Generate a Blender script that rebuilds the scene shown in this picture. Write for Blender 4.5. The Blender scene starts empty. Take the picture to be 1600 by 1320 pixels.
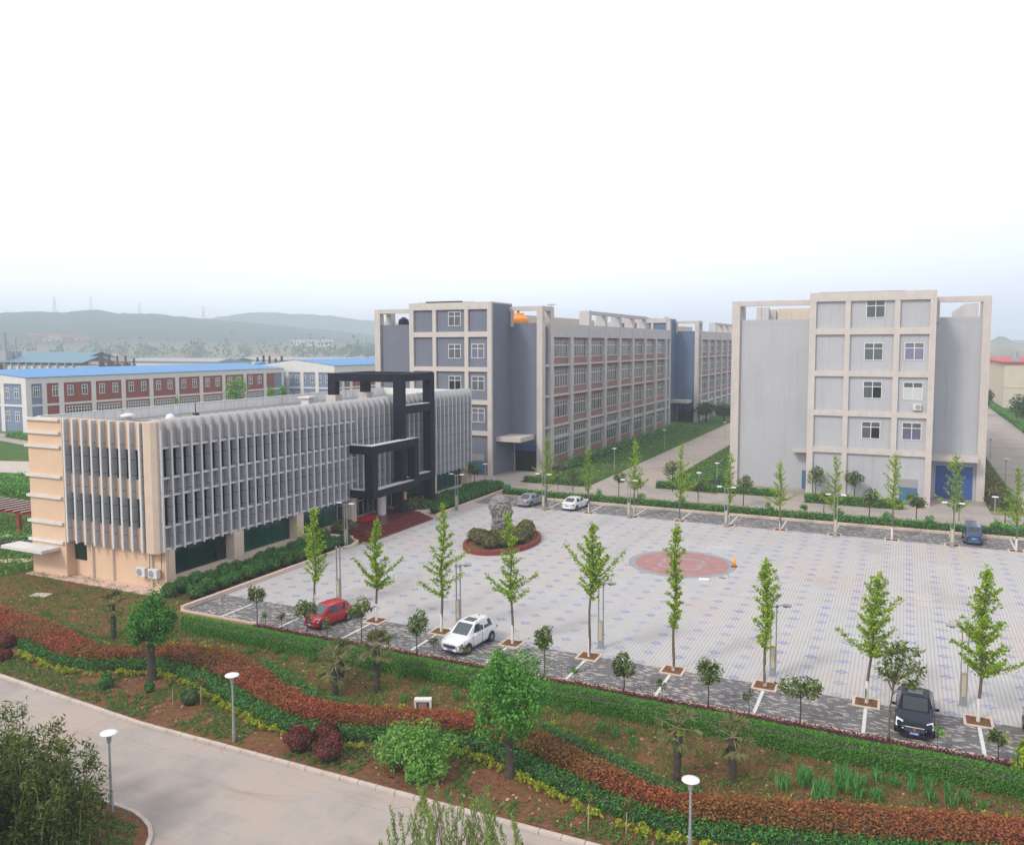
import bpy, bmesh, math, random
import numpy as np
from mathutils import Vector, Matrix
S = bpy.context.scene
COL = S.collection
rad = math.radians
R = random.Random(7)
RN = np.random.RandomState(11)

# ---------------------------------------------------------------- camera
CAM_H = 20.0
FPX, CYPX, PITCH, YAW, ROLL = 1297.0, 635.0, rad(4.25), rad(-25.29), rad(-0.12)
def cam_axes():
    cy, sy, cp, sp = math.cos(YAW), math.sin(YAW), math.cos(PITCH), math.sin(PITCH)
    fw = Vector((sy*cp, cy*cp, -sp)); rt = Vector((cy, -sy, 0)); up = rt.cross(fw)
    r2 = math.cos(ROLL)*rt + math.sin(ROLL)*up
    u2 = -math.sin(ROLL)*rt + math.cos(ROLL)*up
    return r2, u2, fw
cd = bpy.data.cameras.new('camera'); cam = bpy.data.objects.new('camera', cd); COL.objects.link(cam)
_r, _u, _f = cam_axes()
cam.matrix_world = Matrix(((_r.x, _u.x, -_f.x, 0), (_r.y, _u.y, -_f.y, 0), (_r.z, _u.z, -_f.z, CAM_H), (0, 0, 0, 1)))
cd.sensor_fit = 'HORIZONTAL'; cd.sensor_width = 36.0
cd.lens = FPX/1600*36.0
cd.shift_y = -(660-CYPX)/1600
cd.clip_start = 0.5; cd.clip_end = 8000
S.camera = cam

# ---------------------------------------------------------------- sky, sun, exposure
SUN_EL, SUN_AZ = rad(42), rad(205)     # azimuth clockwise from +Y: behind the camera, to its left
w = bpy.data.worlds.new('World'); S.world = w; w.use_nodes = True
nt = w.node_tree; nt.nodes.clear()
def wn(t, **k):
    n = nt.nodes.new(t)
    for a, b in k.items(): setattr(n, a, b)
    return n
sky = wn('ShaderNodeTexSky', sky_type='NISHITA', sun_disc=False)
sky.sun_elevation = SUN_EL; sky.sun_rotation = SUN_AZ
sky.air_density = 1.0; sky.dust_density = 3.0; sky.altitude = 50
bg1 = wn('ShaderNodeBackground'); bg1.inputs['Strength'].default_value = 0.05
nt.links.new(sky.outputs[0], bg1.inputs['Color'])
# the even white overcast veil, a touch bluer near the horizon
tc = wn('ShaderNodeTexCoord'); sep = wn('ShaderNodeSeparateXYZ'); nt.links.new(tc.outputs['Generated'], sep.inputs[0])
cr = wn('ShaderNodeValToRGB')
zx = wn('ShaderNodeMath', operation='MULTIPLY_ADD'); nt.links.new(sep.outputs['X'], zx.inputs[0]); zx.inputs[1].default_value = -0.25; nt.links.new(sep.outputs['Z'], zx.inputs[2])
za = wn('ShaderNodeMath', operation='ADD'); nt.links.new(zx.outputs[0], za.inputs[0]); za.inputs[1].default_value = 0.06   # clearer, bluer air to the east
nt.links.new(za.outputs[0], cr.inputs[0])
cr.color_ramp.elements[0].position = 0.0; cr.color_ramp.elements[0].color = (0.60, 0.645, 0.92, 1)
cr.color_ramp.elements[1].position = 0.52; cr.color_ramp.elements[1].color = (1.0, 1.0, 1.01, 1)
_e = cr.color_ramp.elements.new(0.25); _e.color = (1.16, 1.17, 1.24, 1)
bg2 = wn('ShaderNodeBackground'); bg2.inputs['Strength'].default_value = 0.88
nt.links.new(cr.outputs[0], bg2.inputs['Color'])
add = wn('ShaderNodeAddShader'); nt.links.new(bg1.outputs[0], add.inputs[0]); nt.links.new(bg2.outputs[0], add.inputs[1])
wo = wn('ShaderNodeOutputWorld'); nt.links.new(add.outputs[0], wo.inputs['Surface'])
sd = bpy.data.lights.new('sun', 'SUN'); sd.energy = 1.5; sd.angle = rad(10); sd.color = (1.0, 0.96, 0.90)
sun = bpy.data.objects.new('sun', sd); COL.objects.link(sun)
_d = Vector((math.sin(SUN_AZ)*math.cos(SUN_EL), math.cos(SUN_AZ)*math.cos(SUN_EL), math.sin(SUN_EL)))
sun.rotation_euler = _d.to_track_quat('Z', 'Y').to_euler(); sun.location = (-30, -40, 80)
vs = S.view_settings; vs.view_transform = 'Standard'; vs.look = 'None'; vs.exposure = 0.19; vs.gamma = 1.0
try:
    S.cycles.use_denoising = True
    S.cycles.max_bounces = 6; S.cycles.transparent_max_bounces = 8; S.cycles.volume_bounces = 2
except Exception: pass

# ---------------------------------------------------------------- materials
M = {}
def lin(r, g, b):
    f = lambda c: (c/255/12.92) if c/255 <= 0.04045 else ((c/255+0.055)/1.055)**2.4
    return (f(r), f(g), f(b))
class NT:
    """a tiny node-graph helper"""
    def __init__(s, name):
        s.m = bpy.data.materials.new(name); s.m.use_nodes = True; s.t = s.m.node_tree
        s.t.nodes.clear()
        s.out = s.n('ShaderNodeOutputMaterial'); s.b = s.n('ShaderNodeBsdfPrincipled')
        s.l(s.b.outputs[0], s.out.inputs['Surface'])
    def n(s, ty, **k):
        x = s.t.nodes.new(ty)
        for a, b in k.items(): setattr(x, a, b)
        return x
    def l(s, a, b): s.t.links.new(a, b)
    def set(s, inp, v):
        if hasattr(v, 'is_output'): s.l(v, inp)
        else: inp.default_value = v
    def math(s, op, a, b=0.0, c=None, clamp=False):
        x = s.n('ShaderNodeMath', operation=op); x.use_clamp = clamp
        s.set(x.inputs[0], a); s.set(x.inputs[1], b)
        if c is not None: s.set(x.inputs[2], c)
        return x.outputs[0]
    def coords(s, scale=(1, 1, 1), loc=(0, 0, 0), kind='Object'):
        tc = s.n('ShaderNodeTexCoord'); mp = s.n('ShaderNodeMapping')
        mp.inputs['Scale'].default_value = scale; mp.inputs['Location'].default_value = loc
        s.l(tc.outputs[kind], mp.inputs[0]); return mp.outputs[0]
    def noise(s, vec, scale=1.0, detail=3.0, rough=0.55):
        x = s.n('ShaderNodeTexNoise'); x.inputs['Scale'].default_value = scale
        x.inputs['Detail'].default_value = detail; x.inputs['Roughness'].default_value = rough
        if vec is not None: s.l(vec, x.inputs['Vector'])
        return x.outputs['Fac']
    def ramp(s, fac, stops, interp='LINEAR'):
        x = s.n('ShaderNodeValToRGB'); e = x.color_ramp.elements; x.color_ramp.interpolation = interp
        while len(e) < len(stops): e.new(0.5)
        for el, (p, c) in zip(e, stops):
            el.position = p; el.color = (c[0], c[1], c[2], 1) if not isinstance(c, (int, float)) else (c, c, c, 1)
        s.set(x.inputs[0], fac); return x.outputs[0]
    def mix(s, fac, a, b, mode='MIX'):
        x = s.n('ShaderNodeMix', data_type='RGBA', blend_type=mode)
        s.set(x.inputs[0], fac)
        for i, v in ((6, a), (7, b)):
            if hasattr(v, 'is_output'): s.l(v, x.inputs[i])
            else: x.inputs[i].default_value = (v[0], v[1], v[2], 1)
        return x.outputs[2]
    def col(s, c): s.set(s.b.inputs['Base Color'], c if hasattr(c, 'is_output') else (c[0], c[1], c[2], 1))
    def bump(s, h, strength=0.3, dist=0.05):
        x = s.n('ShaderNodeBump'); x.inputs['Strength'].default_value = strength; x.inputs['Distance'].default_value = dist
        s.l(h, x.inputs['Height']); s.l(x.outputs[0], s.b.inputs['Normal'])
    def p(s, **k):
        for a, v in k.items(): s.b.inputs[a.replace('_', ' ')].default_value = v
        return s
def sc(c, k): return (min(1, c[0]*k), min(1, c[1]*k), min(1, c[2]*k))
def surf(key, c, rough=0.8, var=0.12, scale=0.6, streak=0.0, bump=0.0, spec=0.3, metal=0.0, streakcol=None):
    """a painted or plastered surface: base colour, mottling and (optionally) rain streaks"""
    t = NT(key); t.p(Roughness=rough, Metallic=metal); t.b.inputs['Specular IOR Level'].default_value = spec
    v = t.coords()
    n1 = t.noise(v, scale, 5)
    c1 = t.mix(t.ramp(n1, [(0.3, 0.0), (0.7, 1.0)]), sc(c, 1-var), sc(c, 1+var))
    n2 = t.noise(v, scale*9, 3)
    c1 = t.mix(t.math('MULTIPLY', n2, 0.25), c1, sc(c, 1-1.6*var))
    if streak > 0:
        vs_ = t.coords(scale=(2.2, 2.2, 0.10))
        n3 = t.ramp(t.noise(vs_, 1.2, 4, 0.7), [(0.52, 0.0), (0.80, 1.0)])
        c1 = t.mix(t.math('MULTIPLY', n3, streak), c1, streakcol or sc(c, 0.5))
    t.col(c1)
    if bump: t.bump(n2, bump, 0.02)
    M[key] = t.m; return t.m
def flat(key, c, rough=0.5, spec=0.5, metal=0.0, **k):
    t = NT(key); t.p(Roughness=rough, Metallic=metal); t.b.inputs['Specular IOR Level'].default_value = spec
    v = t.coords(); n = t.noise(v, 3.0, 3)
    t.col(t.mix(n, sc(c, 0.92), sc(c, 1.08)))
    for a, x in k.items(): t.b.inputs[a.replace('_', ' ')].default_value = x
    M[key] = t.m; return t.m
def leafmat(key, dark, mid, light, transl=0.35, rough=0.6, second=None):
    """foliage: every leaf its own tone, part of the light passing through it"""
    t = NT(key); t.p(Roughness=rough); t.b.inputs['Specular IOR Level'].default_value = 0.25
    g = t.n('ShaderNodeNewGeometry'); oi = t.n('ShaderNodeObjectInfo')
    rnd = g.outputs['Random Per Island']
    v = t.coords(); n = t.noise(v, 1.1, 2)
    f = t.math('ADD', t.math('MULTIPLY', rnd, 0.62), t.math('MULTIPLY', n, 0.42))
    f = t.math('ADD', f, t.math('MULTIPLY', oi.outputs['Random'], 0.12), clamp=True)
    c = t.ramp(f, [(0.12, dark), (0.5, mid), (0.92, light)])
    if second: c = t.mix(t.ramp(t.noise(v, 0.16, 3), [(0.40, 0.0), (0.60, 1.0)]), c, t.ramp(f, [(0.12, second[0]), (0.5, second[1]), (0.92, second[2])]))
    t.col(c)
    tr = t.n('ShaderNodeBsdfTranslucent'); t.l(c, tr.inputs['Color'])
    mx = t.n('ShaderNodeMixShader'); mx.inputs[0].default_value = transl
    t.l(t.b.outputs[0], mx.inputs[1]); t.l(tr.outputs[0], mx.inputs[2]); t.l(mx.outputs[0], t.out.inputs['Surface'])
    M[key] = t.m; return t.m
def glassmat(key, c, rough=0.08, spec=0.6, var=0.3):
    t = NT(key); t.p(Roughness=rough); t.b.inputs['Specular IOR Level'].default_value = spec
    v = t.coords(); n = t.noise(v, 0.45, 2)
    oi = t.n('ShaderNodeObjectInfo'); k = t.math('MULTIPLY_ADD', oi.outputs['Random'], 0.9, 0.55)
    c0 = t.mix(n, sc(c, 1-var), sc(c, 1+var)); cm = t.n('ShaderNodeVectorMath', operation='SCALE'); t.l(c0, cm.inputs[0]); t.l(k, cm.inputs['Scale'])
    t.col(cm.outputs[0]); M[key] = t.m; return t.m

surf('peach_plaster', lin(210, 181, 153), 0.85, 0.05, 0.5, 0.10, 0.1)
surf('beige_stone', lin(205, 186, 166), 0.8, 0.07, 0.9, 0.15, 0.1)
surf('alu_fin', (0.43, 0.44, 0.455), 0.45, 0.06, 0.5, 0.12, 0, 0.5, 0.0)
surf('fin_edge', (0.58, 0.58, 0.585), 0.5, 0.05, 0.8, 0.1)
surf('spandrel', (0.22, 0.205, 0.20), 0.7, 0.10, 1.0, 0.1)
surf('spandrel_top', (0.42, 0.37, 0.33), 0.75, 0.08, 0.8, 0.15)
surf('granite_dark', (0.011, 0.012, 0.020), 0.5, 0.25, 1.4, 0.0, 0, 0.16)
surf('ledge_white', (0.62, 0.60, 0.58), 0.7, 0.08, 1.0, 0.15)
surf('roof_felt', (0.24, 0.23, 0.22), 0.95, 0.2, 0.4, 0, 0.2)
surf('parapet_stained', (0.74, 0.73, 0.70), 0.9, 0.08, 0.6, 0.62, 0.1, streakcol=(0.16, 0.15, 0.14))
surf('trim_cream', lin(196, 187, 180), 0.85, 0.07, 0.7, 0.36, 0.05)
surf('trim_shaded', lin(192, 186, 184), 0.85, 0.08, 0.7, 0.42, 0.05)  # cream trim greyed for the less lit long sides, shade in its colour
surf('slate_paint', lin(114, 119, 132), 0.8, 0.08, 0.2, 0.30, 0.04)
surf('slate_paint_far', lin(100, 116, 142), 0.8, 0.06, 0.25, 0.16)
surf('pale_paint', lin(176, 177, 180), 0.8, 0.06, 0.16, 0.34, 0.04)
surf('brick_red_panel', lin(152, 117, 109), 0.85, 0.12, 1.5, 0.1)
surf('brick_red_far', lin(140, 72, 62), 0.85, 0.10, 1.5, 0.0)
surf('blue_panel', lin(118, 132, 160), 0.8, 0.06, 0.6, 0.1)
surf('blue_roof', lin(88, 142, 190), 0.6, 0.05, 0.15, 0.0, 0, 0.4)
surf('teal_roof', lin(96, 130, 145), 0.5, 0.08, 0.2)
surf('warm_white', lin(212, 209, 206), 0.85, 0.05, 0.5, 0.15)
surf('door_blue', lin(64, 90, 150), 0.55, 0.06, 0.8, 0.1)
surf('door_teal', lin(70, 110, 140), 0.6, 0.08, 0.8, 0.1)
surf('rust_steel', (0.07, 0.04, 0.035), 0.9, 0.3, 1.0)
surf('tan_wall', lin(203, 190, 172), 0.85, 0.06, 0.4, 0.4)
surf('red_trim', lin(180, 78, 74), 0.6, 0.08, 0.8)
flat('white_frame', (0.62, 0.62, 0.60), 0.5)
flat('unlit_dark', (0.012, 0.012, 0.014), 0.9, 0.1)  # painted shade of the open bay
flat('white_sheet', (0.75, 0.75, 0.75), 0.6)
glassmat('green_glass', (0.007, 0.040, 0.027), 0.08, 0.38, 0.5)
glassmat('win_glass', (0.10, 0.115, 0.12), 0.12, 0.5)
glassmat('win_dark', (0.015, 0.016, 0.02), 0.1, 0.5)
glassmat('win_curtain', (0.13, 0.12, 0.18), 0.25, 0.35)
glassmat('win_blind', (0.50, 0.50, 0.50), 0.4, 0.3, 0.05)
surf('red_granite', lin(98, 38, 38), 0.35, 0.18, 2.5, 0, 0, 0.5)
surf('red_kerb', lin(126, 58, 52), 0.6, 0.12, 2.5, 0, 0.1)
surf('kerb_stone', lin(202, 182, 166), 0.85, 0.10, 1.2, 0, 0.2)
surf('kerb_grey', lin(186, 174, 164), 0.9, 0.12, 1.2, 0, 0.2)
surf('kerb_pink', lin(206, 176, 164), 0.85, 0.14, 1.5, 0, 0.2)
surf('bark', (0.16, 0.125, 0.095), 0.95, 0.3, 6, 0, 0.6)
surf('bark_dark', (0.075, 0.062, 0.052), 0.95, 0.35, 7, 0, 0.7)
surf('whitewash', (0.70, 0.67, 0.64), 0.9, 0.08, 5, 0, 0.3)
surf('bamboo_cane', (0.30, 0.29, 0.12), 0.6, 0.25, 4)
surf('galvanised', (0.36, 0.38, 0.40), 0.45, 0.12, 2.0, 0.1, 0, 0.5, 0.3)
surf('post_grey', (0.27, 0.275, 0.28), 0.5, 0.10, 1.5, 0.1)
flat('lamp_white', (0.78, 0.79, 0.80), 0.35)
flat('lamp_panel', (0.50, 0.43, 0.27), 0.4)
flat('led_grey', (0.30, 0.30, 0.31), 0.45)
flat('black_part', (0.02, 0.02, 0.022), 0.5)
surf('stake_wood', (0.42, 0.33, 0.22), 0.9, 0.2, 4)
surf('rock', (0.25, 0.23, 0.22), 0.95, 0.28, 2.2, 0, 1.0)
flat('orange_tank', lin(238, 150, 50), 0.5)
flat('cone_orange', lin(245, 160, 20), 0.55)
flat('bin_green', lin(30, 130, 105), 0.5)
flat('carpet_red', lin(200, 30, 24), 0.9, 0.1)
# cars
for k_, c_, r_ in (('paint_red', (0.42, 0.012, 0.016), 0.22), ('paint_white', (0.74, 0.74, 0.74), 0.22), ('paint_navy', (0.012, 0.017, 0.030), 0.2),
                   ('paint_silver', (0.34, 0.355, 0.38), 0.25), ('paint_blue', (0.040, 0.075, 0.155), 0.25)):
    flat(k_, c_, r_, 0.14 if k_ == 'paint_navy' else 0.5, 0.35 if k_ == 'paint_silver' else 0.0, Coat_Weight=0.0 if k_ == 'paint_navy' else 0.35, Coat_Roughness=0.08)
glassmat('car_glass', (0.030, 0.036, 0.042), 0.04, 0.7, 0.15)
glassmat('car_glass_front', (0.06, 0.075, 0.08), 0.05, 0.5, 0.2)
flat('tyre', (0.018, 0.018, 0.018), 0.85, 0.2)
flat('rim', (0.42, 0.43, 0.44), 0.3, 0.5, 0.6)
flat('chrome', (0.62, 0.63, 0.64), 0.18, 0.5, 0.9)
flat('headlight', (0.66, 0.70, 0.73), 0.1, 0.8)
flat('taillight', (0.38, 0.012, 0.015), 0.15, 0.7)
flat('plate_blue', (0.045, 0.11, 0.50), 0.5)
flat('gold', (0.60, 0.38, 0.06), 0.3, 0.5, 0.7)
flat('grille', (0.05, 0.05, 0.055), 0.4)
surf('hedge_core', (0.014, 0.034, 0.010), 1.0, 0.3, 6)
# foliage
leafmat('leaf_ginkgo', (0.10, 0.19, 0.012), (0.24, 0.40, 0.028), (0.46, 0.60, 0.055), 0.42)
leafmat('leaf_round', (0.014, 0.070, 0.012), (0.058, 0.205, 0.030), (0.16, 0.39, 0.060), 0.26)
leafmat('leaf_small', (0.020, 0.048, 0.010), (0.082, 0.130, 0.030), (0.26, 0.31, 0.095), 0.26)
leafmat('leaf_hedge', (0.020, 0.105, 0.010), (0.078, 0.275, 0.028), (0.20, 0.46, 0.055), 0.28)
leafmat('leaf_box', (0.010, 0.062, 0.012), (0.042, 0.165, 0.028), (0.135, 0.33, 0.055), 0.24)
leafmat('leaf_red', (0.075, 0.022, 0.012), (0.30, 0.072, 0.034), (0.54, 0.145, 0.060), 0.25, second=((0.055, 0.032, 0.010), (0.22, 0.095, 0.028), (0.40, 0.195, 0.050)))
leafmat('leaf_maroon', (0.026, 0.008, 0.010), (0.085, 0.018, 0.023), (0.182, 0.039, 0.042), 0.2)
leafmat('leaf_redball', (0.030, 0.022, 0.012), (0.120, 0.030, 0.024), (0.26, 0.060, 0.045), 0.2)
leafmat('leaf_yellow', (0.10, 0.15, 0.010), (0.30, 0.36, 0.022), (0.52, 0.54, 0.05), 0.3)
leafmat('leaf_shrub', (0.046, 0.132, 0.025), (0.124, 0.302, 0.054), (0.279, 0.496, 0.093), 0.32)
leafmat('leaf_olive', (0.045, 0.058, 0.014), (0.120, 0.128, 0.030), (0.24, 0.22, 0.058), 0.2)
leafmat('leaf_bamboo', (0.016, 0.036, 0.008), (0.068, 0.112, 0.020), (0.25, 0.28, 0.060), 0.28)
leafmat('leaf_willow', (0.081, 0.149, 0.030), (0.189, 0.290, 0.061), (0.365, 0.459, 0.128), 0.4)
leafmat('leaf_palm', (0.044, 0.057, 0.018), (0.111, 0.127, 0.039), (0.260, 0.240, 0.098), 0.2)
leafmat('leaf_iris', (0.025, 0.119, 0.028), (0.070, 0.259, 0.059), (0.161, 0.406, 0.098), 0.25)
leafmat('leaf_cover', (0.018, 0.080, 0.014), (0.055, 0.175, 0.028), (0.130, 0.30, 0.050), 0.2)
leafmat('leaf_grass', (0.045, 0.112, 0.019), (0.104, 0.216, 0.038), (0.216, 0.328, 0.072), 0.2)
leafmat('leaf_far', (0.035, 0.075, 0.030), (0.060, 0.115, 0.042), (0.090, 0.15, 0.055), 0.2)
leafmat('leaf_litter', (0.100, 0.045, 0.022), (0.270, 0.135, 0.080), (0.500, 0.330, 0.220), 0.0, 0.9)

# ---------------------------------------------------------------- ground materials
def ground_mats():
    # red soil with leaf litter and weedy green patches
    t = NT('soil'); t.p(Roughness=0.95); t.b.inputs['Specular IOR Level'].default_value = 0.1
    v = t.coords(); n1 = t.noise(v, 0.35, 4); n2 = t.noise(v, 3.5, 6, 0.7); n3 = t.noise(v, 14, 3, 0.6)
    c = t.ramp(n2, [(0.28, lin(74, 46, 33)), (0.5, lin(116, 78, 58)), (0.75, lin(152, 112, 88))])
    c = t.mix(t.ramp(n1, [(0.35, 0.0), (0.65, 0.55)]), c, lin(128, 92, 62))
    c = t.mix(t.ramp(n3, [(0.62, 0.0), (0.78, 0.7)]), c, lin(196, 158, 132))
    n4 = t.noise(v, 0.8, 4, 0.65)
    c = t.mix(t.ramp(n4, [(0.48, 0.0), (0.66, 0.6)]), c, lin(82, 94, 44))
    t.col(c); t.bump(t.math('ADD', n2, n3), 0.7, 0.08); M['soil'] = t.m
    # far ground: fields
    t = NT('field'); t.p(Roughness=1.0); t.b.inputs['Specular IOR Level'].default_value = 0.05
    v = t.coords(scale=(0.25, 1, 1)); n1 = t.noise(v, 0.02, 4, 0.6)
    v2 = t.coords(); n2 = t.noise(v2, 0.06, 4)
    c = t.ramp(n1, [(0.36, lin(96, 112, 66)), (0.48, lin(150, 128, 98)), (0.60, lin(110, 122, 76)), (0.7, lin(172, 140, 112))])
    c = t.mix(t.math('MULTIPLY', n2, 0.5), c, lin(90, 104, 62)); t.col(c); M['field'] = t.m
    # lawn
    t = NT('lawn'); t.p(Roughness=0.95); t.b.inputs['Specular IOR Level'].default_value = 0.1
    v = t.coords(); n1 = t.noise(v, 0.25, 4); n2 = t.noise(v, 5, 4, 0.7)
    c = t.ramp(n2, [(0.3, lin(40, 66, 28)), (0.55, lin(72, 104, 44)), (0.8, lin(110, 138, 66))])
    c = t.mix(t.ramp(n1, [(0.5, 0.0), (0.72, 0.55)]), c, lin(112, 104, 62)); t.col(c); t.bump(n2, 0.6, 0.06); M['lawn'] = t.m
    # concrete road: cast slabs, joints, stains, tyre-worn lanes
    t = NT('concrete_road'); t.p(Roughness=0.9); t.b.inputs['Specular IOR Level'].default_value = 0.2
    v = t.coords(); n1 = t.noise(v, 0.22, 6, 0.62); n2 = t.noise(v, 2.0, 5, 0.65); n3 = t.noise(v, 18, 2)
    c = t.ramp(n1, [(0.32, lin(150, 142, 137)), (0.52, lin(168, 157, 149)), (0.68, lin(176, 158, 146))])
    c = t.mix(t.ramp(n2, [(0.25, 0.35), (0.5, 0.0)]), c, lin(160, 152, 146))
    c = t.mix(t.ramp(t.noise(t.coords(scale=(0.5, 3.0, 1)), 0.35, 4), [(0.55, 0.0), (0.72, 0.55)]), c, lin(146, 130, 118))
    br = t.n('ShaderNodeTexBrick'); br.offset = 0.0
    for k_, val in (('Scale', 1.0), ('Mortar Size', 0.035), ('Brick Width', 5.2), ('Row Height', 4.1), ('Mortar Smooth', 0.3)): br.inputs[k_].default_value = val
    wob = t.mix(0.985, t.n('ShaderNodeTexNoise').outputs['Color'], v)
    t.l(v, br.inputs['Vector'])
    jm = t.math('MULTIPLY', br.outputs['Fac'], t.ramp(n2, [(0.42, 0.0), (0.70, 0.55)]))
    c = t.mix(jm, c, lin(120, 112, 106))
    vo = t.n('ShaderNodeTexVoronoi', feature='DISTANCE_TO_EDGE'); vo.inputs['Scale'].default_value = 0.16
    t.l(t.mix(0.06, v, t.noise(v, 1.5, 3)), vo.inputs['Vector'])
    ck = t.math('MULTIPLY', t.ramp(vo.outputs['Distance'], [(0.0, 1.0), (0.006, 0.0)]), t.ramp(n1, [(0.50, 0.0), (0.62, 0.35)]))
    c = t.mix(ck, c, lin(110, 102, 98))
    c = t.mix(t.math('MULTIPLY', n3, 0.10), c, lin(120, 115, 110))
    t.col(c); t.bump(n3, 0.15, 0.01); M['concrete_road'] = t.m
    # plaza pavers: courses 0.2 m wide with grey joints, a lattice of blue diamond motifs
    t = NT('plaza_pavers'); t.p(Roughness=0.75); t.b.inputs['Specular IOR Level'].default_value = 0.3
    tc = t.n('ShaderNodeTexCoord'); sp = t.n('ShaderNodeSeparateXYZ'); t.l(tc.outputs['Object'], sp.inputs[0])
    X, Y = sp.outputs[0], sp.outputs[1]; v = t.coords()
    n1 = t.noise(v, 0.09, 5, 0.6); n2 = t.noise(v, 0.7, 5, 0.65); n3 = t.noise(v, 9, 2)
    base = t.ramp(n1, [(0.34, lin(183, 182, 183)), (0.50, lin(186, 182, 180)), (0.66, lin(188, 177, 170))])
    base = t.mix(t.ramp(n2, [(0.3, 0.28), (0.55, 0.0)]), base, lin(176, 168, 164))
    br = t.n('ShaderNodeTexBrick'); br.offset = 0.5
    for k_, val in (('Scale', 1.0), ('Mortar Size', 0.0), ('Brick Width', 0.2), ('Row Height', 0.1)): br.inputs[k_].default_value = val
    br.inputs['Color1'].default_value = (0, 0, 0, 1); br.inputs['Color2'].default_value = (1, 1, 1, 1); t.l(v, br.inputs['Vector'])
    base = t.mix(t.math('MULTIPLY', br.outputs['Color'], 0.18), base, lin(168, 163, 160))
    px = t.math('PINGPONG', t.math('ADD', X, 500.0), 0.115)              # one grey course line every 0.23 m
    jx = t.ramp(px, [(0.030, 1.0), (0.048, 0.0)])
    py = t.math('PINGPONG', t.math('ADD', Y, 500.0), 0.115)
    jy = t.ramp(py, [(0.010, 1.0), (0.022, 0.0)])
    wear = t.ramp(n2, [(0.3, 0.65), (0.7, 0.30)])
    base = t.mix(t.math('MULTIPLY', jx, wear), base, lin(138, 132, 130))
    base = t.mix(t.math('MULTIPLY', t.math('MULTIPLY', jy, wear), 0.15), base, lin(150, 142, 138))
    def cell(A, a0, per):
        q = t.math('DIVIDE', t.math('SUBTRACT', A, a0), per)
        fr = t.math('SUBTRACT', t.math('FRACT', t.math('ADD', q, 400.5)), 0.5)
        return t.math('ABSOLUTE', t.math('MULTIPLY', fr, per))
    u = t.math('SNAP', cell(X, -2.94, 1.93), 0.07); vv = t.math('SNAP', cell(Y, 51.5, 1.83), 0.07)
    d = t.math('ADD', u, t.math('MULTIPLY', vv, 1.1))
    ring = t.ramp(d, [(0.0, 0.35), (0.11, 0.15), (0.13, 1.0), (0.335, 1.0), (0.35, 0.0)], 'CONSTANT')
    cellr = t.n('ShaderNodeTexWhiteNoise', noise_dimensions='2D')
    cmb = t.n('ShaderNodeCombineXYZ')
    t.l(t.math('FLOOR', t.math('ADD', t.math('DIVIDE', t.math('SUBTRACT', X, -2.94), 1.93), 400.5)), cmb.inputs[0])
    t.l(t.math('FLOOR', t.math('ADD', t.math('DIVIDE', t.math('SUBTRACT', Y, 51.5), 1.83), 400.5)), cmb.inputs[1])
    t.l(cmb.outputs[0], cellr.inputs[0])
    fade = t.math('MULTIPLY', t.ramp(cellr.outputs[0], [(0.0, 0.55), (1.0, 1.0)]), t.ramp(n2, [(0.35, 0.95), (0.70, 0.55)]))
    fade = t.math('MULTIPLY', fade, t.math('SUBTRACT', 1.0, t.math('MULTIPLY', br.outputs['Color'], 0.35)))
    base = t.mix(t.math('MULTIPLY', ring, fade), base, lin(92, 110, 172))
    base = t.mix(t.math('MULTIPLY', n3, 0.12), base, lin(150, 145, 142))
    st = t.ramp(t.noise(t.coords(scale=(1, 0.35, 1)), 0.22, 5, 0.6), [(0.55, 0.0), (0.72, 0.55)])
    base = t.mix(st, base, lin(150, 145, 142))
    pale = t.ramp(t.noise(t.coords(loc=(31, 7, 0)), 0.16, 4, 0.6), [(0.60, 0.0), (0.70, 0.5)])
    base = t.mix(pale, base, lin(192, 188, 184))
    arc = t.math('SUBTRACT', t.math('SQRT', t.math('ADD', t.math('POWER', t.math('ADD', X, 2.0), 2.0), t.math('POWER', t.math('SUBTRACT', Y, 96.0), 2.0))), 26.0)
    trk = t.math('MULTIPLY', t.ramp(t.math('ABSOLUTE', t.math('SUBTRACT', t.math('ABSOLUTE', arc), 0.8)), [(0.06, 0.35), (0.16, 0.0)]), t.ramp(n1, [(0.45, 0.0), (0.6, 1.0)]))
    base = t.mix(trk, base, lin(120, 116, 114))
    t.col(base); M['plaza_pavers'] = t.m
    # parking strip: dark brick pavers, some bleached white
    t = NT('parking_pavers'); t.p(Roughness=0.85); t.b.inputs['Specular IOR Level'].default_value = 0.25
    v = t.coords(); n1 = t.noise(v, 0.30, 4, 0.6); n2 = t.noise(v, 2.2, 4, 0.65); n3 = t.noise(v, 20, 2)
    br = t.n('ShaderNodeTexBrick'); br.offset = 0.5
    for k_, val in (('Scale', 1.0), ('Mortar Size', 0.006), ('Brick Width', 0.30), ('Row Height', 0.10)): br.inputs[k_].default_value = val
    br.inputs['Color1'].default_value = (0, 0, 0, 1); br.inputs['Color2'].default_value = (1, 1, 1, 1)
    br.inputs['Mortar'].default_value = (0.2, 0.2, 0.2, 1)
    t.l(t.mix(0.02, v, t.noise(v, 1.0, 2)), br.inputs['Vector'])
    c = t.ramp(n2, [(0.3, lin(96, 94, 96)), (0.7, lin(124, 120, 120))])
    c = t.mix(t.math('MULTIPLY', br.outputs['Color'], 0.35), c, lin(86, 84, 88))
    thr = t.math('SUBTRACT', t.math('ADD', br.outputs['Color'], t.math('MULTIPLY', n1, 0.9)), 1.18)
    thr = t.math('ADD', thr, t.math('MULTIPLY', t.math('SUBTRACT', n2, 0.5), 0.9))
    wh = t.ramp(thr, [(0.02, 0.0), (0.10, 0.8)])
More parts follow.
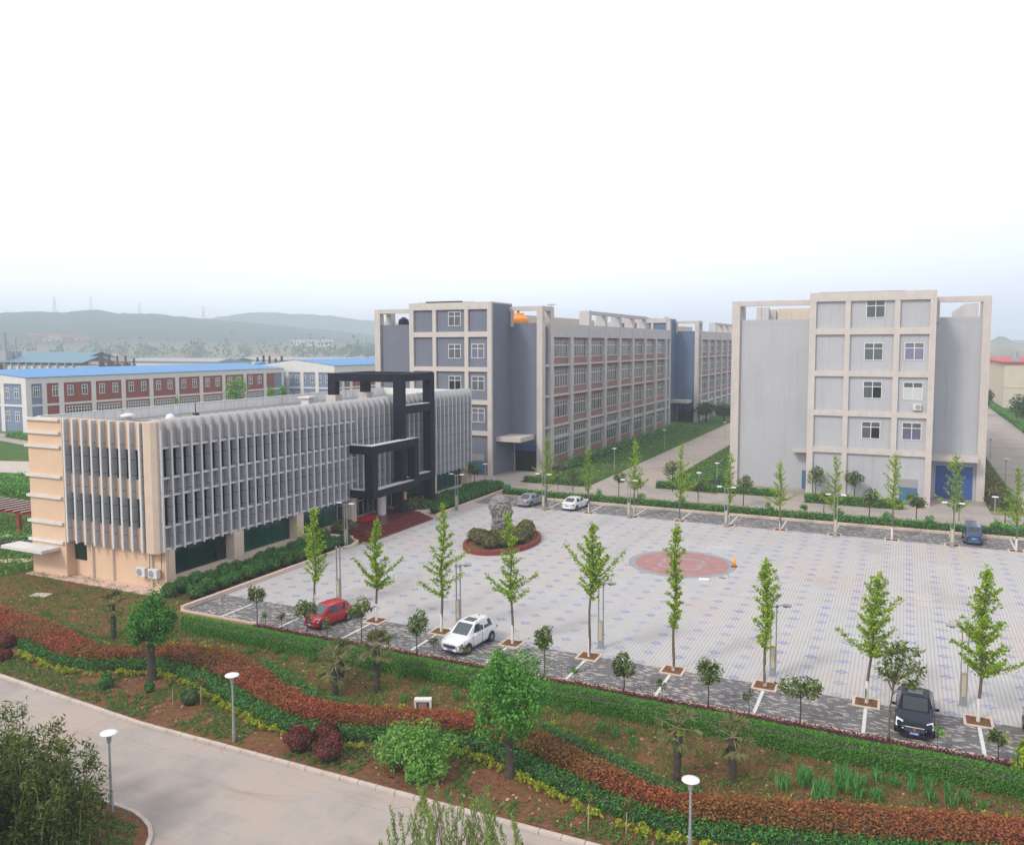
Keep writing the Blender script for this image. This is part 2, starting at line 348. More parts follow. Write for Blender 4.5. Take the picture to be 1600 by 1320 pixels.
    c = t.mix(wh, c, lin(196, 186, 178)); c = t.mix(t.math('MULTIPLY', n3, 0.2), c, lin(80, 78, 78))
    t.col(c); M['parking_pavers'] = t.m
    # disc in the plaza: red pavers, grey ring, four grey petals and dots
    t = NT('disc_red'); t.p(Roughness=0.8)
    v = t.coords(); n1 = t.noise(v, 0.8, 5, 0.6); n2 = t.noise(v, 8, 2)
    c = t.ramp(n1, [(0.3, lin(152, 106, 104)), (0.7, lin(168, 126, 122))])
    tc = t.n('ShaderNodeTexCoord'); sp = t.n('ShaderNodeSeparateXYZ'); t.l(tc.outputs['Object'], sp.inputs[0])
    r = t.math('SQRT', t.math('ADD', t.math('POWER', sp.outputs[0], 2.0), t.math('POWER', sp.outputs[1], 2.0)))
    ang = t.math('ARCTAN2', sp.outputs[1], sp.outputs[0])
    s4 = t.math('ABSOLUTE', t.math('SINE', t.math('MULTIPLY', ang, 2.0)))
    rr = t.math('ADD', 1.45, t.math('MULTIPLY', s4, 0.75))
    pet = t.ramp(t.math('ABSOLUTE', t.math('SUBTRACT', r, rr)), [(0.16, 1.0), (0.22, 0.0)])
    s8 = t.ramp(t.math('SINE', t.math('MULTIPLY', ang, 8.0)), [(0.72, 0.0), (0.8, 1.0)])
    dot = t.math('MULTIPLY', s8, t.ramp(t.math('ABSOLUTE', t.math('SUBTRACT', r, 3.2)), [(0.14, 0.9), (0.2, 0.0)]))
    c = t.mix(t.math('MULTIPLY', t.math('MAXIMUM', pet, dot), 0.8), c, lin(150, 148, 150))
    c = t.mix(t.math('MULTIPLY', n2, 0.25), c, lin(150, 110, 106)); t.col(c); M['disc_red'] = t.m
    surf('disc_ring', lin(146, 146, 150), 0.8, 0.12, 1.5)
    surf('paint_mark', (0.62, 0.62, 0.60), 0.8, 0.15, 3.0)
    # wooded hillside far off
    t = NT('hill_woods'); t.p(Roughness=1.0); t.b.inputs['Specular IOR Level'].default_value = 0.0
    v = t.coords(); n1 = t.noise(v, 0.006, 5, 0.6); n2 = t.noise(v, 0.05, 4, 0.7)
    c = t.ramp(n1, [(0.35, (0.030, 0.055, 0.030)), (0.6, (0.06, 0.085, 0.040)), (0.75, (0.16, 0.13, 0.09))])
    c = t.mix(t.math('MULTIPLY', n2, 0.6), c, (0.025, 0.045, 0.022))
    tc = t.n('ShaderNodeTexCoord'); sp = t.n('ShaderNodeSeparateXYZ'); t.l(tc.outputs['Object'], sp.inputs[0])
    low = t.ramp(t.math('ADD', t.math('DIVIDE', sp.outputs[2], 60.0), t.math('MULTIPLY', n1, 0.5)), [(0.50, 1.0), (0.74, 0.0)])
    fld = t.ramp(t.noise(t.coords(scale=(0.4, 1, 1)), 0.012, 4), [(0.38, lin(150, 120, 96)), (0.5, lin(112, 118, 78)), (0.62, lin(168, 138, 116))])
    c = t.mix(t.math('MULTIPLY', low, 0.8), c, fld); t.col(c); M['hill_woods'] = t.m
ground_mats()

# ---------------------------------------------------------------- mesh helpers
class MB:
    """collects shapes into one mesh; o is subtracted from every coordinate at build time"""
    def __init__(s, o=(0, 0, 0)): s.v = []; s.f = []; s.mi = []; s.o = o
    def add(s, vs_, fs, m=0):
        b = len(s.v); s.v += [tuple(q) for q in vs_]
        s.f += [tuple(b+i for i in f) for f in fs]; s.mi += [m]*len(fs); return s
    def box(s, x0, x1, y0, y1, z0, z1, m=0):
        vs_ = [(x, y, z) for z in (z0, z1) for x, y in ((x0, y0), (x1, y0), (x1, y1), (x0, y1))]
        return s.add(vs_, [(3, 2, 1, 0), (4, 5, 6, 7), (0, 1, 5, 4), (1, 2, 6, 5), (2, 3, 7, 6), (3, 0, 4, 7)], m)
    def obox(s, c, half, rz=0.0, m=0, tilt=(0, 0)):
        """box with a turn about z; tilt shears the top"""
        ca, sa = math.cos(rz), math.sin(rz); vs_ = []
        for dz in (-1, 1):
            for dx, dy in ((-1, -1), (1, -1), (1, 1), (-1, 1)):
                x, y = dx*half[0], dy*half[1]
                vs_.append((c[0]+x*ca-y*sa+(tilt[0] if dz > 0 else 0), c[1]+x*sa+y*ca+(tilt[1] if dz > 0 else 0), c[2]+dz*half[2]))
        return s.add(vs_, [(3, 2, 1, 0), (4, 5, 6, 7), (0, 1, 5, 4), (1, 2, 6, 5), (2, 3, 7, 6), (3, 0, 4, 7)], m)
    def quad(s, a, b, c, d, m=0): return s.add([a, b, c, d], [(0, 1, 2, 3)], m)
    def prism(s, pts, z0, z1, m=0, caps=True):
        n = len(pts); vs_ = [(x, y, z0) for x, y in pts]+[(x, y, z1) for x, y in pts]
        fs = [(i, (i+1) % n, n+(i+1) % n, n+i) for i in range(n)]
        if caps: fs += [tuple(range(n-1, -1, -1)), tuple(range(n, 2*n))]
        return s.add(vs_, fs, m)
    def extr(s, prof, axis, a0, a1, m=0):
        """profile of 2-D points swept along x ('x': prof is (y,z)) or y ('y': prof is (x,z))"""
        n = len(prof)
        P = (lambda q, a: (a, q[0], q[1])) if axis == 'x' else (lambda q, a: (q[0], a, q[1]))
        vs_ = [P(q, a0) for q in prof]+[P(q, a1) for q in prof]
        fs = [(i, (i+1) % n, n+(i+1) % n, n+i) for i in range(n)]+[tuple(range(n-1, -1, -1)), tuple(range(n, 2*n))]
        return s.add(vs_, fs, m)
    def cone(s, c, z0, z1, r0, r1, n=12, m=0):
        vs_ = [(c[0]+r*math.cos(2*math.pi*i/n), c[1]+r*math.sin(2*math.pi*i/n), z) for z, r in ((z0, r0), (z1, r1)) for i in range(n)]
        fs = [(i, (i+1) % n, n+(i+1) % n, n+i) for i in range(n)]+[tuple(range(n-1, -1, -1)), tuple(range(n, 2*n))]
        return s.add(vs_, fs, m)
    def lathe(s, c, prof, n=16, m=0):
        vs_ = [(c[0]+r*math.cos(2*math.pi*i/n), c[1]+r*math.sin(2*math.pi*i/n), c[2]+z) for r, z in prof for i in range(n)]
        fs = []
        for k in range(len(prof)-1):
            for i in range(n): fs.append((k*n+i, k*n+(i+1) % n, (k+1)*n+(i+1) % n, (k+1)*n+i))
        fs += [tuple(range(n-1, -1, -1)), tuple(range((len(prof)-1)*n, len(prof)*n))]
        return s.add(vs_, fs, m)
    def tube(s, pts, rs, n=6, m=0):
        pts = [Vector(p) for p in pts]; rings = []
        if not hasattr(rs, '__len__'): rs = [rs]*len(pts)
        for i, p in enumerate(pts):
            d = (pts[min(i+1, len(pts)-1)]-pts[max(i-1, 0)]).normalized()
            a = d.orthogonal().normalized() if i == 0 else (rings[-1][1]-d*rings[-1][1].dot(d)).normalized()
            rings.append((p, a, d.cross(a), rs[i]))
        vs_ = [tuple(p+(a*math.cos(2*math.pi*k/n)+b*math.sin(2*math.pi*k/n))*r) for p, a, b, r in rings for k in range(n)]
        fs = [(j*n+k, j*n+(k+1) % n, (j+1)*n+(k+1) % n, (j+1)*n+k) for j in range(len(pts)-1) for k in range(n)]
        fs += [tuple(range(n-1, -1, -1)), tuple(range((len(pts)-1)*n, len(pts)*n))]
        return s.add(vs_, fs, m)
    def build(s, name, mats, parent=None, smooth=False, bevel=0.0):
        me = bpy.data.meshes.new(name); o_ = s.o
        me.from_pydata([(x-o_[0], y-o_[1], z-o_[2]) for x, y, z in s.v], [], s.f)
        if isinstance(mats, str): mats = [mats]
        for k in mats: me.materials.append(M[k])
        me.polygons.foreach_set('material_index', s.mi)
        if smooth: me.polygons.foreach_set('use_smooth', [True]*len(s.f))
        me.update(); ob = bpy.data.objects.new(name, me); COL.objects.link(ob)
        if parent is not None: ob.parent = parent
        if bevel:
            b = ob.modifiers.new('bevel', 'BEVEL'); b.width = bevel; b.segments = 2; b.limit_method = 'ANGLE'
        return ob
def leaves(name, P, size, mat, parent=None, nrm=None, aspect=1.6, jit=0.35, o=(0, 0, 0), flat_=0.0, dirs=None):
    """a cloud of leaf-sized bent diamonds. P: (N,3); nrm: preferred leaf normals; dirs: preferred long axis"""
    P = np.asarray(P, float)-np.array(o); n = len(P)
    sz = (np.asarray(size)*np.ones(n))*(1+jit*(RN.rand(n)*2-1))
    if nrm is None: N = RN.normal(size=(n, 3))
    else: N = np.asarray(nrm, float)+RN.normal(size=(n, 3))*0.55
    N[:, 2] += flat_; N /= np.linalg.norm(N, axis=1)[:, None]+1e-9
    A = RN.normal(size=(n, 3)) if dirs is None else np.asarray(dirs, float)+RN.normal(size=(n, 3))*0.25
    A -= N*(A*N).sum(1)[:, None]; A /= np.linalg.norm(A, axis=1)[:, None]+1e-9
    B = np.cross(N, A); l = (sz*0.5)[:, None]; wd = l/aspect
    V = np.empty((n, 4, 3))
    V[:, 0] = P-A*l; V[:, 1] = P+B*wd+N*l*0.15; V[:, 2] = P+A*l; V[:, 3] = P-B*wd+N*l*0.15
    me = bpy.data.meshes.new(name)
    me.vertices.add(4*n); me.vertices.foreach_set('co', V.reshape(-1))
    me.loops.add(4*n); me.loops.foreach_set('vertex_index', np.arange(4*n, dtype=np.int32))
    me.polygons.add(n); me.polygons.foreach_set('loop_start', np.arange(0, 4*n, 4, dtype=np.int32))
    me.polygons.foreach_set('loop_total', np.full(n, 4, dtype=np.int32))
    me.materials.append(M[mat]); me.update(calc_edges=True)
    ob = bpy.data.objects.new(name, me); COL.objects.link(ob)
    if parent is not None: ob.parent = parent
    return ob
def tag(o, label=None, cat=None, group=None, kind=None):
    if label: o['label'] = label
    if cat: o['category'] = cat
    if group: o['group'] = group
    if kind: o['kind'] = kind
    return o
def thing(name, loc, label, cat, group=None, rz=0.0):
    o = bpy.data.objects.new(name, None); COL.objects.link(o); o.empty_display_size = 0.3
    o.location = loc; o.rotation_euler = (0, 0, rz)
    return tag(o, label, cat, group)
KIDS = {}
def copy_tree(o, parent=None):
    c = o.copy(); COL.objects.link(c)
    if parent is not None: c.parent = parent
    for ch in list(o.children): copy_tree(ch, c)
    return c
def place(proto, loc, rz=0.0, label=None, group=None, scale=None, first=[]):
    o = copy_tree(proto)
    o.location = loc; o.rotation_euler = (0, 0, rz)
    if label: o['label'] = label
    if group: o['group'] = group
    if scale: o.scale = (scale, scale, scale) if not hasattr(scale, '__len__') else scale
    return o
def struct(o): o['kind'] = 'structure'; return o
def sheet(name, pts, z, mat, thick=None):
    m = MB()
    if thick: m.prism(pts, z-thick, z)
    else: m.add([(x, y, z) for x, y in pts], [tuple(range(len(pts)))])
    return struct(m.build(name, mat))

# ================================================================ THE SETTING
def setting():
    m = MB(); m.add([(-4600, -400, -0.03), (2200, -400, -0.03), (2200, 4200, -0.03), (-4600, 4200, -0.03)], [(0, 1, 2, 3)])
    struct(m.build('ground', 'field'))
    sheet('garden_soil', [(-75, 24), (40, 24), (40, 44.6), (-49.3, 44.6), (-49.3, 103), (-57, 103), (-57, 48), (-75, 48)], -0.012, 'soil')
    # the near road and the planted corner cut out of it
    sheet('concrete_road', [(-120, -60), (60, -60), (60, 29.95), (-36, 29.95), (-49, 30.9), (-75, 33.0), (-120, 36.5)], 0.0, 'concrete_road')
    arc = [(-29.3+3.0*math.cos(a), 20.9+3.0*math.sin(a)) for a in [rad(d) for d in range(90, -1, -15)]]
    sheet('soil_corner', [(-60, -20), (-26.3, -20)]+arc[::-1]+[(-60, 24.6)], 0.06, 'soil')
    m = MB()
    def run(pts, w_, z0, z1, gap=0.02, L=1.0, mi=0):
        for (xa, ya), (xb, yb) in zip(pts[:-1], pts[1:]):
            d = math.hypot(xb-xa, yb-ya); n = max(1, round(d/L)); a = math.atan2(yb-ya, xb-xa)
            for k in range(n):
                t_ = (k+0.5)/n; q = R.uniform(-0.008, 0.008)
                m.obox((xa+(xb-xa)*t_-math.sin(a)*q, ya+(yb-ya)*t_+math.cos(a)*q, (z0+z1)/2+R.uniform(-0.004, 0.004)), (d/n/2-gap/2, w_/2, (z1-z0)/2), a, mi)
    run([(60, 30.07), (-36, 30.07), (-49, 31.02), (-75, 33.12), (-120, 36.6)], 0.22, -0.1, 0.15)
    run([(-60, 24.72), (-29.3, 24.02)]+arc[1:]+[(-26.18, -20)], 0.18, -0.1, 0.13)
    struct(m.build('road_kerb', 'kerb_grey', bevel=0.02))
    # the plaza: pavers, two parking strips, kerbs and markings
    sheet('plaza_paving', [(-49.0, 49.35), (60, 49.35), (60, 92.2), (-49.0, 92.2)], 0.004, 'plaza_pavers')
    sheet('near_parking_strip', [(-48.9, 45.0), (60, 45.0), (60, 49.35), (-48.9, 49.35)], 0.002, 'parking_pavers')
    sheet('far_parking_strip', [(-48.9, 92.2), (60, 92.2), (60, 97.6), (-48.9, 97.6)], 0.002, 'parking_pavers')
    sheet('service_road', [(-70, 99.4), (60, 99.4), (60, 113.0), (25, 113.0), (25, 420), (13.6, 420), (13.6, 111), (-22.3, 111), (-30.8, 113), (-30.8, 420), (-39.9, 420), (-39.9, 109.5), (-49.2, 109.5), (-49.2, 119), (-70, 119)], 0.0, 'concrete_road')
    m = MB()
    def run2(*a, **k): run(*a, **k)
    run([(-49.0, 44.93), (60, 44.93)], 0.14, -0.05, 0.10, L=0.8)
    struct(m.build('pink_kerb', 'kerb_pink', bevel=0.015)); m = MB()
    run([(-49.02, 45.05), (-49.02, 66.6), (-49.6, 68.2), (-50.4, 68.6)], 0.30, -0.05, 0.32, L=1.2)
    run([(-48.3, 82.3), (-48.9, 82.9), (-49.05, 84), (-49.05, 103.0), (-56, 104.6)], 0.30, -0.05, 0.32, L=1.2)
    run([(-50.8, 82.2), (-48.3, 82.2)], 0.3, -0.05, 0.32)
    run([(-48.6, 97.75), (60, 97.75)], 0.28, -0.05, 0.28, L=1.2)
    struct(m.build('plaza_kerb', 'kerb_stone', bevel=0.02))
    m = MB()
    for i in range(-3, 17):
        x = -34.25+5.48*i
        if x < 55 and x > -49: m.box(x-0.09, x+0.09, 45.1, 48.45, 0.0, 0.008)
    for j in range(-1, 17):
        x = -39.0+5.48*j
        m.box(x-0.07, x+0.07, 92.75, 97.5, 0.0, 0.008)
    struct(m.build('parking_markings', 'paint_mark'))
    m = MB()                                           # low frames of paving round the tree pits
    for i in range(-1, 12):
        x = -34.25+5.48*i
        for a, b, c, d in ((x-0.72, x+0.72, 48.48, 48.63), (x-0.72, x+0.72, 49.77, 49.92), (x-0.72, x-0.57, 48.63, 49.77), (x+0.57, x+0.72, 48.63, 49.77)): m.box(a, b, c, d, -0.02, 0.05)
    for j in range(0, 14):
        x = -39.0+5.48*j
        for a, b, c, d in ((x-0.7, x+0.7, 91.6, 91.75), (x-0.7, x+0.7, 92.85, 93.0), (x-0.7, x-0.55, 91.75, 92.85), (x+0.55, x+0.7, 91.75, 92.85)): m.box(a, b, c, d, -0.02, 0.05)
    struct(m.build('tree_pit_kerb', 'kerb_stone', bevel=0.01))
    m = MB()
    for i in range(-1, 12): x = -34.25+5.48*i; m.box(x-0.57, x+0.57, 48.63, 49.77, -0.02, 0.02)
    for j in range(0, 14): x = -39.0+5.48*j; m.box(x-0.55, x+0.55, 91.75, 92.85, -0.02, 0.02)
    struct(m.build('tree_pit_soil', 'soil'))
    m = MB((-17.9, 74.2, 0)); m.lathe((-17.9, 74.2, 0), [(4.82, 0.0), (4.82, 0.012), (4.20, 0.012)], 72)
    o = struct(m.build('paved_ring', 'disc_ring')); o.location = (-17.9, 74.2, 0)
    m = MB((-17.9, 74.2, 0)); m.cone((-17.9, 74.2, 0), 0.0, 0.016, 4.21, 4.21, 72)
    o = struct(m.build('paved_disc', 'disc_red')); o.location = (-17.9, 74.2, 0)
    sheet('factory_apron', [(-22.3, 110.9), (9.75, 110.9), (9.75, 121), (-22.3, 121)], 0.006, 'concrete_road')
    # lawns
    sheet('lawn', [(-50.6, 109.4), (-40.0, 109.4), (-40.0, 205), (-50.6, 205)], 0.03, 'lawn')
    sheet('lawn', [(-31.0, 113.8), (-22.4, 113.8), (-22.4, 230), (-31.0, 230)], 0.03, 'lawn')
    sheet('lawn', [(9.8, 113.6), (13.4, 115.4), (13.4, 230), (9.8, 230)], 0.03, 'lawn')
    sheet('lawn', [(24.6, 113), (60, 113), (60, 330), (24.6, 330)], 0.03, 'lawn')
    sheet('lawn', [(-50.5, 205), (-40.3, 205), (-40.3, 260), (-50.5, 260)], 0.025, 'lawn')
    sheet('hedge_bed', [(-48.6, 97.9), (60, 97.9), (60, 99.3), (-48.6, 99.3)], 0.02, 'soil')
    # garden on the far left, past the end of the office block
    sheet('lawn', [(-180, 30), (-70.2, 30), (-70.2, 48), (-70.2, 130), (-180, 122)], -0.006, 'lawn')
    sheet('garden_path', [(-70.4, 51.2), (-78.5, 45.5), (-110, 40), (-110, 41.5), (-79, 47), (-70.4, 52.7)], 0.02, 'kerb_stone')
    sheet('garden_path', [(-70.5, 62.0), (-82, 54.4), (-120, 44), (-120, 46), (-84, 56.5), (-70.5, 65.4)], 0.02, 'kerb_grey')
    sheet('garden_path', [(-70.5, 76), (-125, 84), (-160, 78), (-160, 86), (-125, 97), (-70.5, 88)], 0.02, 'kerb_grey')
    sheet('garden_path', [(-130, 101), (-178, 113), (-200, 112), (-200, 122), (-130, 118)], 0.02, 'concrete_road')
setting()

# ---------------------------------------------------------------- hills and the far land
def hills():
    def skyline(az):
        P = [(-70, 484), (-8, 486), (0, 488), (60, 485), (90, 487), (120, 486), (150, 483), (170, 485), (190, 489), (230, 489), (280, 493), (330, 498), (420, 506), (520, 516), (640, 528), (800, 536), (1200, 539), (1500, 539), (1546, 535), (1558, 528), (1570, 529), (1584, 537), (1620, 538), (1700, 539)]
        Q = [(-70, 520), (230, 512), (290, 500), (330, 497), (390, 488.5), (430, 488), (480, 491), (520, 493), (560, 499), (600, 503), (680, 507), (800, 520), (1000, 534), (1300, 536), (1480, 534), (1580, 533), (1700, 535)]
        return np.interp(az, [a for a, b in P], [b for a, b in P]), np.interp(az, [a for a, b in Q], [b for a, b in Q])
    for name, layer, rc, r0, r1 in (('hills', 0, 2400, 1150, 3000), ('far_hills', 1, 3250, 2450, 3900)):
        xs = np.arange(-90, 1720, 8.0); rs = np.concatenate([np.linspace(r0, rc, 26), np.linspace(rc, r1, 8)[1:]])
        vs_ = []; az = YAW+np.arctan((xs-800)/FPX); sk = skyline(xs)[layer]
        H = CAM_H+rc*(538.5-sk)/FPX*np.cos(np.arctan((xs-800)/FPX))
        nx = len(xs); nz = [R.uniform(0, 6.28) for _ in range(12)]
        for r_ in rs:
            t = (r_-r0)/(rc-r0)
            k = (3*t*t-2*t**3) if t <= 1 else 1-0.6*((r_-rc)/(r1-rc))**2
            k = k*0.55+0.45*(t**2.2 if t <= 1 else k)
            for i in range(nx):
                h = H[i]*k-1.0*(1-min(1, t))
                h += (math.sin(az[i]*60+r_*0.013+nz[0])+math.sin(az[i]*140-r_*0.021+nz[1])*0.6)*1.6*min(1, t)*(1-0.7*min(1, t))
                h += R.uniform(-1.6, 2.0)*min(1, t*1.5)
                vs_.append((math.sin(az[i])*r_, math.cos(az[i])*r_, h))
        fs = [(j*nx+i, j*nx+i+1, (j+1)*nx+i+1, (j+1)*nx+i) for j in range(len(rs)-1) for i in range(nx-1)]
        m = MB(); m.add(vs_, fs); struct(m.build(name, 'hill_woods', smooth=True))
hills()

# ================================================================ THE OFFICE BLOCK (left)
def window_part(parent, cx, cz, w_, h_, plane, axis, cols, trans, pane='win_glass', fr=0.07, d=0.09, o=(0, 0, 0), frame='white_frame', dark=None, name='window'):
    """a window frame with mullions and, as its child, the glass. axis 'x': it lies along x and faces -y; 'y': along y and faces +x"""
    f = MB(); g = MB()
    def bx(mb, a0, a1, z0, z1, p0, p1, m=0):
        if axis == 'x': mb.box(a0, a1, plane-p1, plane-p0, z0, z1, m)
        else: mb.box(plane+p0, plane+p1, a0, a1, z0, z1, m)
    a0, a1, z0, z1 = cx-w_/2, cx+w_/2, cz-h_/2, cz+h_/2
    bx(f, a0, a1, z0, z0+fr, -0.03, d); bx(f, a0, a1, z1-fr, z1, -0.03, d)
    for k in range(cols+1):
        c = a0+fr/2+(w_-fr)*k/cols; bx(f, c-fr/2, c+fr/2, z0+fr, z1-fr, -0.03, d)
    for tz in trans:
        for k in range(cols):
            l = a0+fr+(w_-fr)*k/cols; r = a0+(w_-fr)*(k+1)/cols
            bx(f, l, r, z0+h_*tz-fr/2, z0+h_*tz+fr/2, -0.02, d)
    ob = f.build(name, frame, parent)
    for k in range(cols):
        l = a0+fr*0.6+(w_-fr)*k/cols; r = a0+fr*0.4+(w_-fr)*(k+1)/cols; mi = 1 if dark is not None and k in dark else 0
        zt = z0+h_*trans[-1] if trans else z1-fr*0.5
        bx(g, l, r, z0+fr*0.5, zt, 0.04, 0.06, mi)
        if trans: bx(g, l, r, zt, z1-fr*0.5, 0.04, 0.06, 2)
    g.build('pane', [pane, 'win_dark', 'win_glass'], ob)
    return ob
def office():
    O = (-54.1, 47.5, 0)
    t = thing('office_building', O, 'three storey office block clad in grey vertical fins, with a black granite portal', 'building')
    # storey office block clad in grey vertical fins, with peach end wall and black granite portal'
    B = lambda: MB(O)
    # peach end wall with the stair tower, and the body behind
    m = B(); m.box(-69.3, -55.35, 48.2, 102.2, 0, 12.7); m.box(-69.35, -64.9, 47.33, 48.2, 0, 13.75); m.box(-69.0, -56.0, 102.2, 102.4, 0, 12.7)
    m.box(-55.35, -54.05, 48.2, 48.45, 0.0, 3.2); m.box(-64.9, -55.0, 48.15, 48.2, 3.1, 3.2)
    m.box(-64.9, -55.4, 47.9, 48.15, 12.72, 13.8)
    m.build('end_wall', 'peach_plaster', t)
    for z in (13.70, 12.55, 11.35, 8.75, 6.95, 4.7, 3.05):
        m = B(); m.box(-69.6, -65.1, 47.12, 47.33, z-0.13, z+0.10); m.build('string_course', 'ledge_white', t)
    m = B(); m.box(-71.1, -65.7, 45.6, 47.32, 2.35, 2.62); m.build('canopy', 'ledge_white', t)
    # upper floors: spandrels and dark green glass strips
    for z0, z1 in ((7.73, 9.19), (3.2, 5.16)):
        m = B(); m.box(-55.35, -54.45, 48.4, 101.9, z0, z1); m.build('spandrel', 'spandrel', t)
    m = B()
    m.box(-55.35, -54.43, 48.4, 101.9, 11.69, 12.75)
    pr = [(-54.43, 12.75), (-54.43, 13.3), (-54.50, 13.6), (-54.68, 13.82), (-54.95, 13.9), (-55.7, 13.9), (-55.7, 12.75)]
    m.extr(pr, 'y', 48.4, 101.9); m.build('eaves_panel', 'spandrel_top', t)
    for z0, z1 in ((5.16, 7.73), (9.19, 11.69)):
        m = B(); m.box(-55.34, -54.58, 48.42, 101.88, z0, z1)
        for k in range(51): y = 48.9+1.06*k; m.box(-54.59, -54.54, y-0.03, y+0.03, z0, z1, 1)
        m.build('strip_window', ['green_glass', 'granite_dark'], t)
    for z in (11.69, 9.19, 7.73, 5.16, 3.36):
        m = B()
        for k in range(25): y = 48.0+1.06*k; m.box(-54.60, -54.16, y+0.085, y+0.975, z-0.085, z+0.065)
        m.build('ledge', 'ledge_white', t)
    # the fins of the long front
    prof = [(-54.9, 3.25), (-53.98, 3.25), (-53.98, 13.2), (-54.01, 13.48), (-54.10, 13.70), (-54.25, 13.86), (-54.46, 13.95), (-54.9, 13.97), (-54.9, 12.7)]
    for k in range(51):
        y = 48.0+1.06*k; m = B()
        m.extr(prof, 'y', y-0.085, y+0.085)
        m.box(-53.98, -53.90, y-0.075, y+0.075, 3.2, 13.2, 1)
        m.extr([(-53.98, 13.2), (-53.90, 13.2), (-53.93, 13.50), (-54.04, 13.76), (-54.21, 13.93), (-54.44, 14.03), (-54.9, 14.05), (-54.9, 13.97), (-54.46, 13.95), (-54.25, 13.86), (-54.10, 13.70), (-54.01, 13.48)], 'y', y-0.088, y+0.088, 0)
        for z in (4.4, 5.6, 6.8, 8.1, 9.4, 10.7, 11.9): m.box(-54.9, -53.97, y-0.0885, y+0.0885, z-0.018, z+0.018, 2)
        m.build('fin', ['alu_fin', 'fin_edge', 'granite_dark'], t)
    # the end face: fins, floors and windows between the tower and the corner
    for z0, z1 in ((5.05, 7.45), (9.05, 11.5)):
        m = B(); m.box(-64.85, -55.39, 47.86, 48.19, z0, z1); m.build('strip_window', 'green_glass', t)
    for z0, z1 in ((3.2, 5.05), (7.45, 9.05), (11.5, 13.7)):
        m = B(); m.box(-64.85, -55.39, 47.72, 48.19, z0, z1); m.build('end_spandrel', 'peach_plaster', t)
    for k in range(9):
        x = -64.62+1.125*k; m = B()
        m.box(x-0.085, x+0.085, 47.32, 47.90, 3.2, 13.78)
        m.box(x-0.10, x+0.10, 47.24, 47.32, 3.15, 13.8, 1)
        for z in (4.4, 5.6, 6.8, 8.1, 9.4, 10.7, 11.9): m.box(x-0.0885, x+0.0885, 47.316, 47.9, z-0.018, z+0.018, 2)
        m.build('fin', ['alu_fin', 'fin_edge', 'granite_dark'], t)
    m = B(); m.prism([(-55.38, 48.19), (-55.38, 47.45), (-55.05, 47.28), (-54.45, 47.40), (-54.14, 47.70), (-54.12, 48.0), (-54.12, 48.30), (-55.30, 48.30)], 3.15, 13.85)
    m.build('corner_pier', 'beige_stone', t)
    # ground floor: pillars, plinth, sheet glass
    for y0, y1 in ((48.45, 49.05), (55.75, 56.94), (64.3, 65.27), (73.3, 74.2), (90.6, 91.5), (99.7, 101.0)):
        m = B(); m.box(-54.95, -53.95, y0, y1, 0, 3.25); m.build('pillar', 'beige_stone', t)
    m = B(); m.box(-55.3, -54.2, 49.05, 72.0, 0, 0.8); m.box(-54.2, -53.75, 48.5, 68.8, 0, 0.22); m.build('plinth', 'beige_stone', t)
    m = B(); m.box(-55.3, -54.2, 86.0, 101.8, 0, 0.8); m.build('plinth', 'beige_stone', t)
    for y0, y1 in ((49.05, 55.75), (56.94, 64.3), (65.27, 71.9), (86.0, 90.6), (91.5, 99.7)):
        m = B(); m.box(-55.3, -55.02, y0, y1, 0.8, 3.22)
        n = max(1, round((y1-y0)/2.3))
        for k in range(1, n): y = y0+(y1-y0)*k/n; m.box(-55.03, -55.0, y-0.02, y+0.02, 0.8, 3.22, 1)
        m.build('shop_window', ['green_glass', 'granite_dark'], t)
    # glazed lobby
    m = B(); m.box(-55.3, -55.0, 71.9, 86.0, 0.75, 3.22); m.build('lobby_glass', 'win_dark', t)
    m = B()
    for y in np.arange(72.0, 82.6, 0.95): m.box(-55.0, -54.9, y-0.045, y+0.045, 0.75, 3.22)
    m.box(-55.0, -54.92, 72.0, 82.4, 2.55, 2.65); m.box(-55.0, -54.92, 72.0, 82.4, 0.75, 0.9)
    m.build('entrance_door', 'galvanised', t)
    m = B(); m.cone((-53.4, 78.2, 0), 0.75, 3.5, 0.5, 0.5, 20); m.build('round_column', 'ledge_white', t, smooth=False)
    m = B(); m.box(-55.3, -54.0, 71.9, 86.2, 3.22, 3.3); m.build('lobby_soffit', 'spandrel_top', t)
    # black granite portal (tall) and porch frame (low)
    X0, X1, Y0, Y1, ZT = -62.0, -51.7, 79.9, 87.3, 16.7
    m = B(); e = 0.004
    m.box(X1-1.1, X1, Y0, Y0+0.95, 0, ZT); m.box(X1-1.1, X1, Y1-0.95, Y1, 0, ZT)
    m.box(X0, X0+1.0, Y0, Y0+0.95, 14.1, ZT); m.box(X0, X0+1.0, Y1-0.95, Y1, 14.1, ZT)
    m.box(X0+1.0, X1-1.1, Y0+e, Y0+0.95-e, ZT-0.95, ZT-e); m.box(X0+1.0, X1-1.1, Y1-0.95+e, Y1-e, ZT-0.95, ZT-e)
    m.box(X0+e, X0+1.0-e, Y0+0.95, Y1-0.95, ZT-0.95, ZT-e); m.box(X1-1.1+e, X1-e, Y0+0.95, Y1-0.95, ZT-0.9, ZT-e)
    m.box(X1-0.9, X1-e, Y0+0.95, Y1-0.95, 12.05, 13.0); m.box(X1-0.9, X1-e, Y0+0.95, Y1-0.95, 3.75, 4.65)
    m.box(X1-0.9, X1-0.05, Y0+0.95, Y1-0.95, 13.0, 13.05, 1); m.box(X1-0.9, X1-0.05, Y0+0.95, Y1-0.95, 4.65, 4.70, 1)
    m.build('portal_frame', ['granite_dark', 'ledge_white'], t)
    m = B(); a, b, c, d, z0, z1 = -54.0, -51.0, 73.1, 82.5, 3.5, 9.2
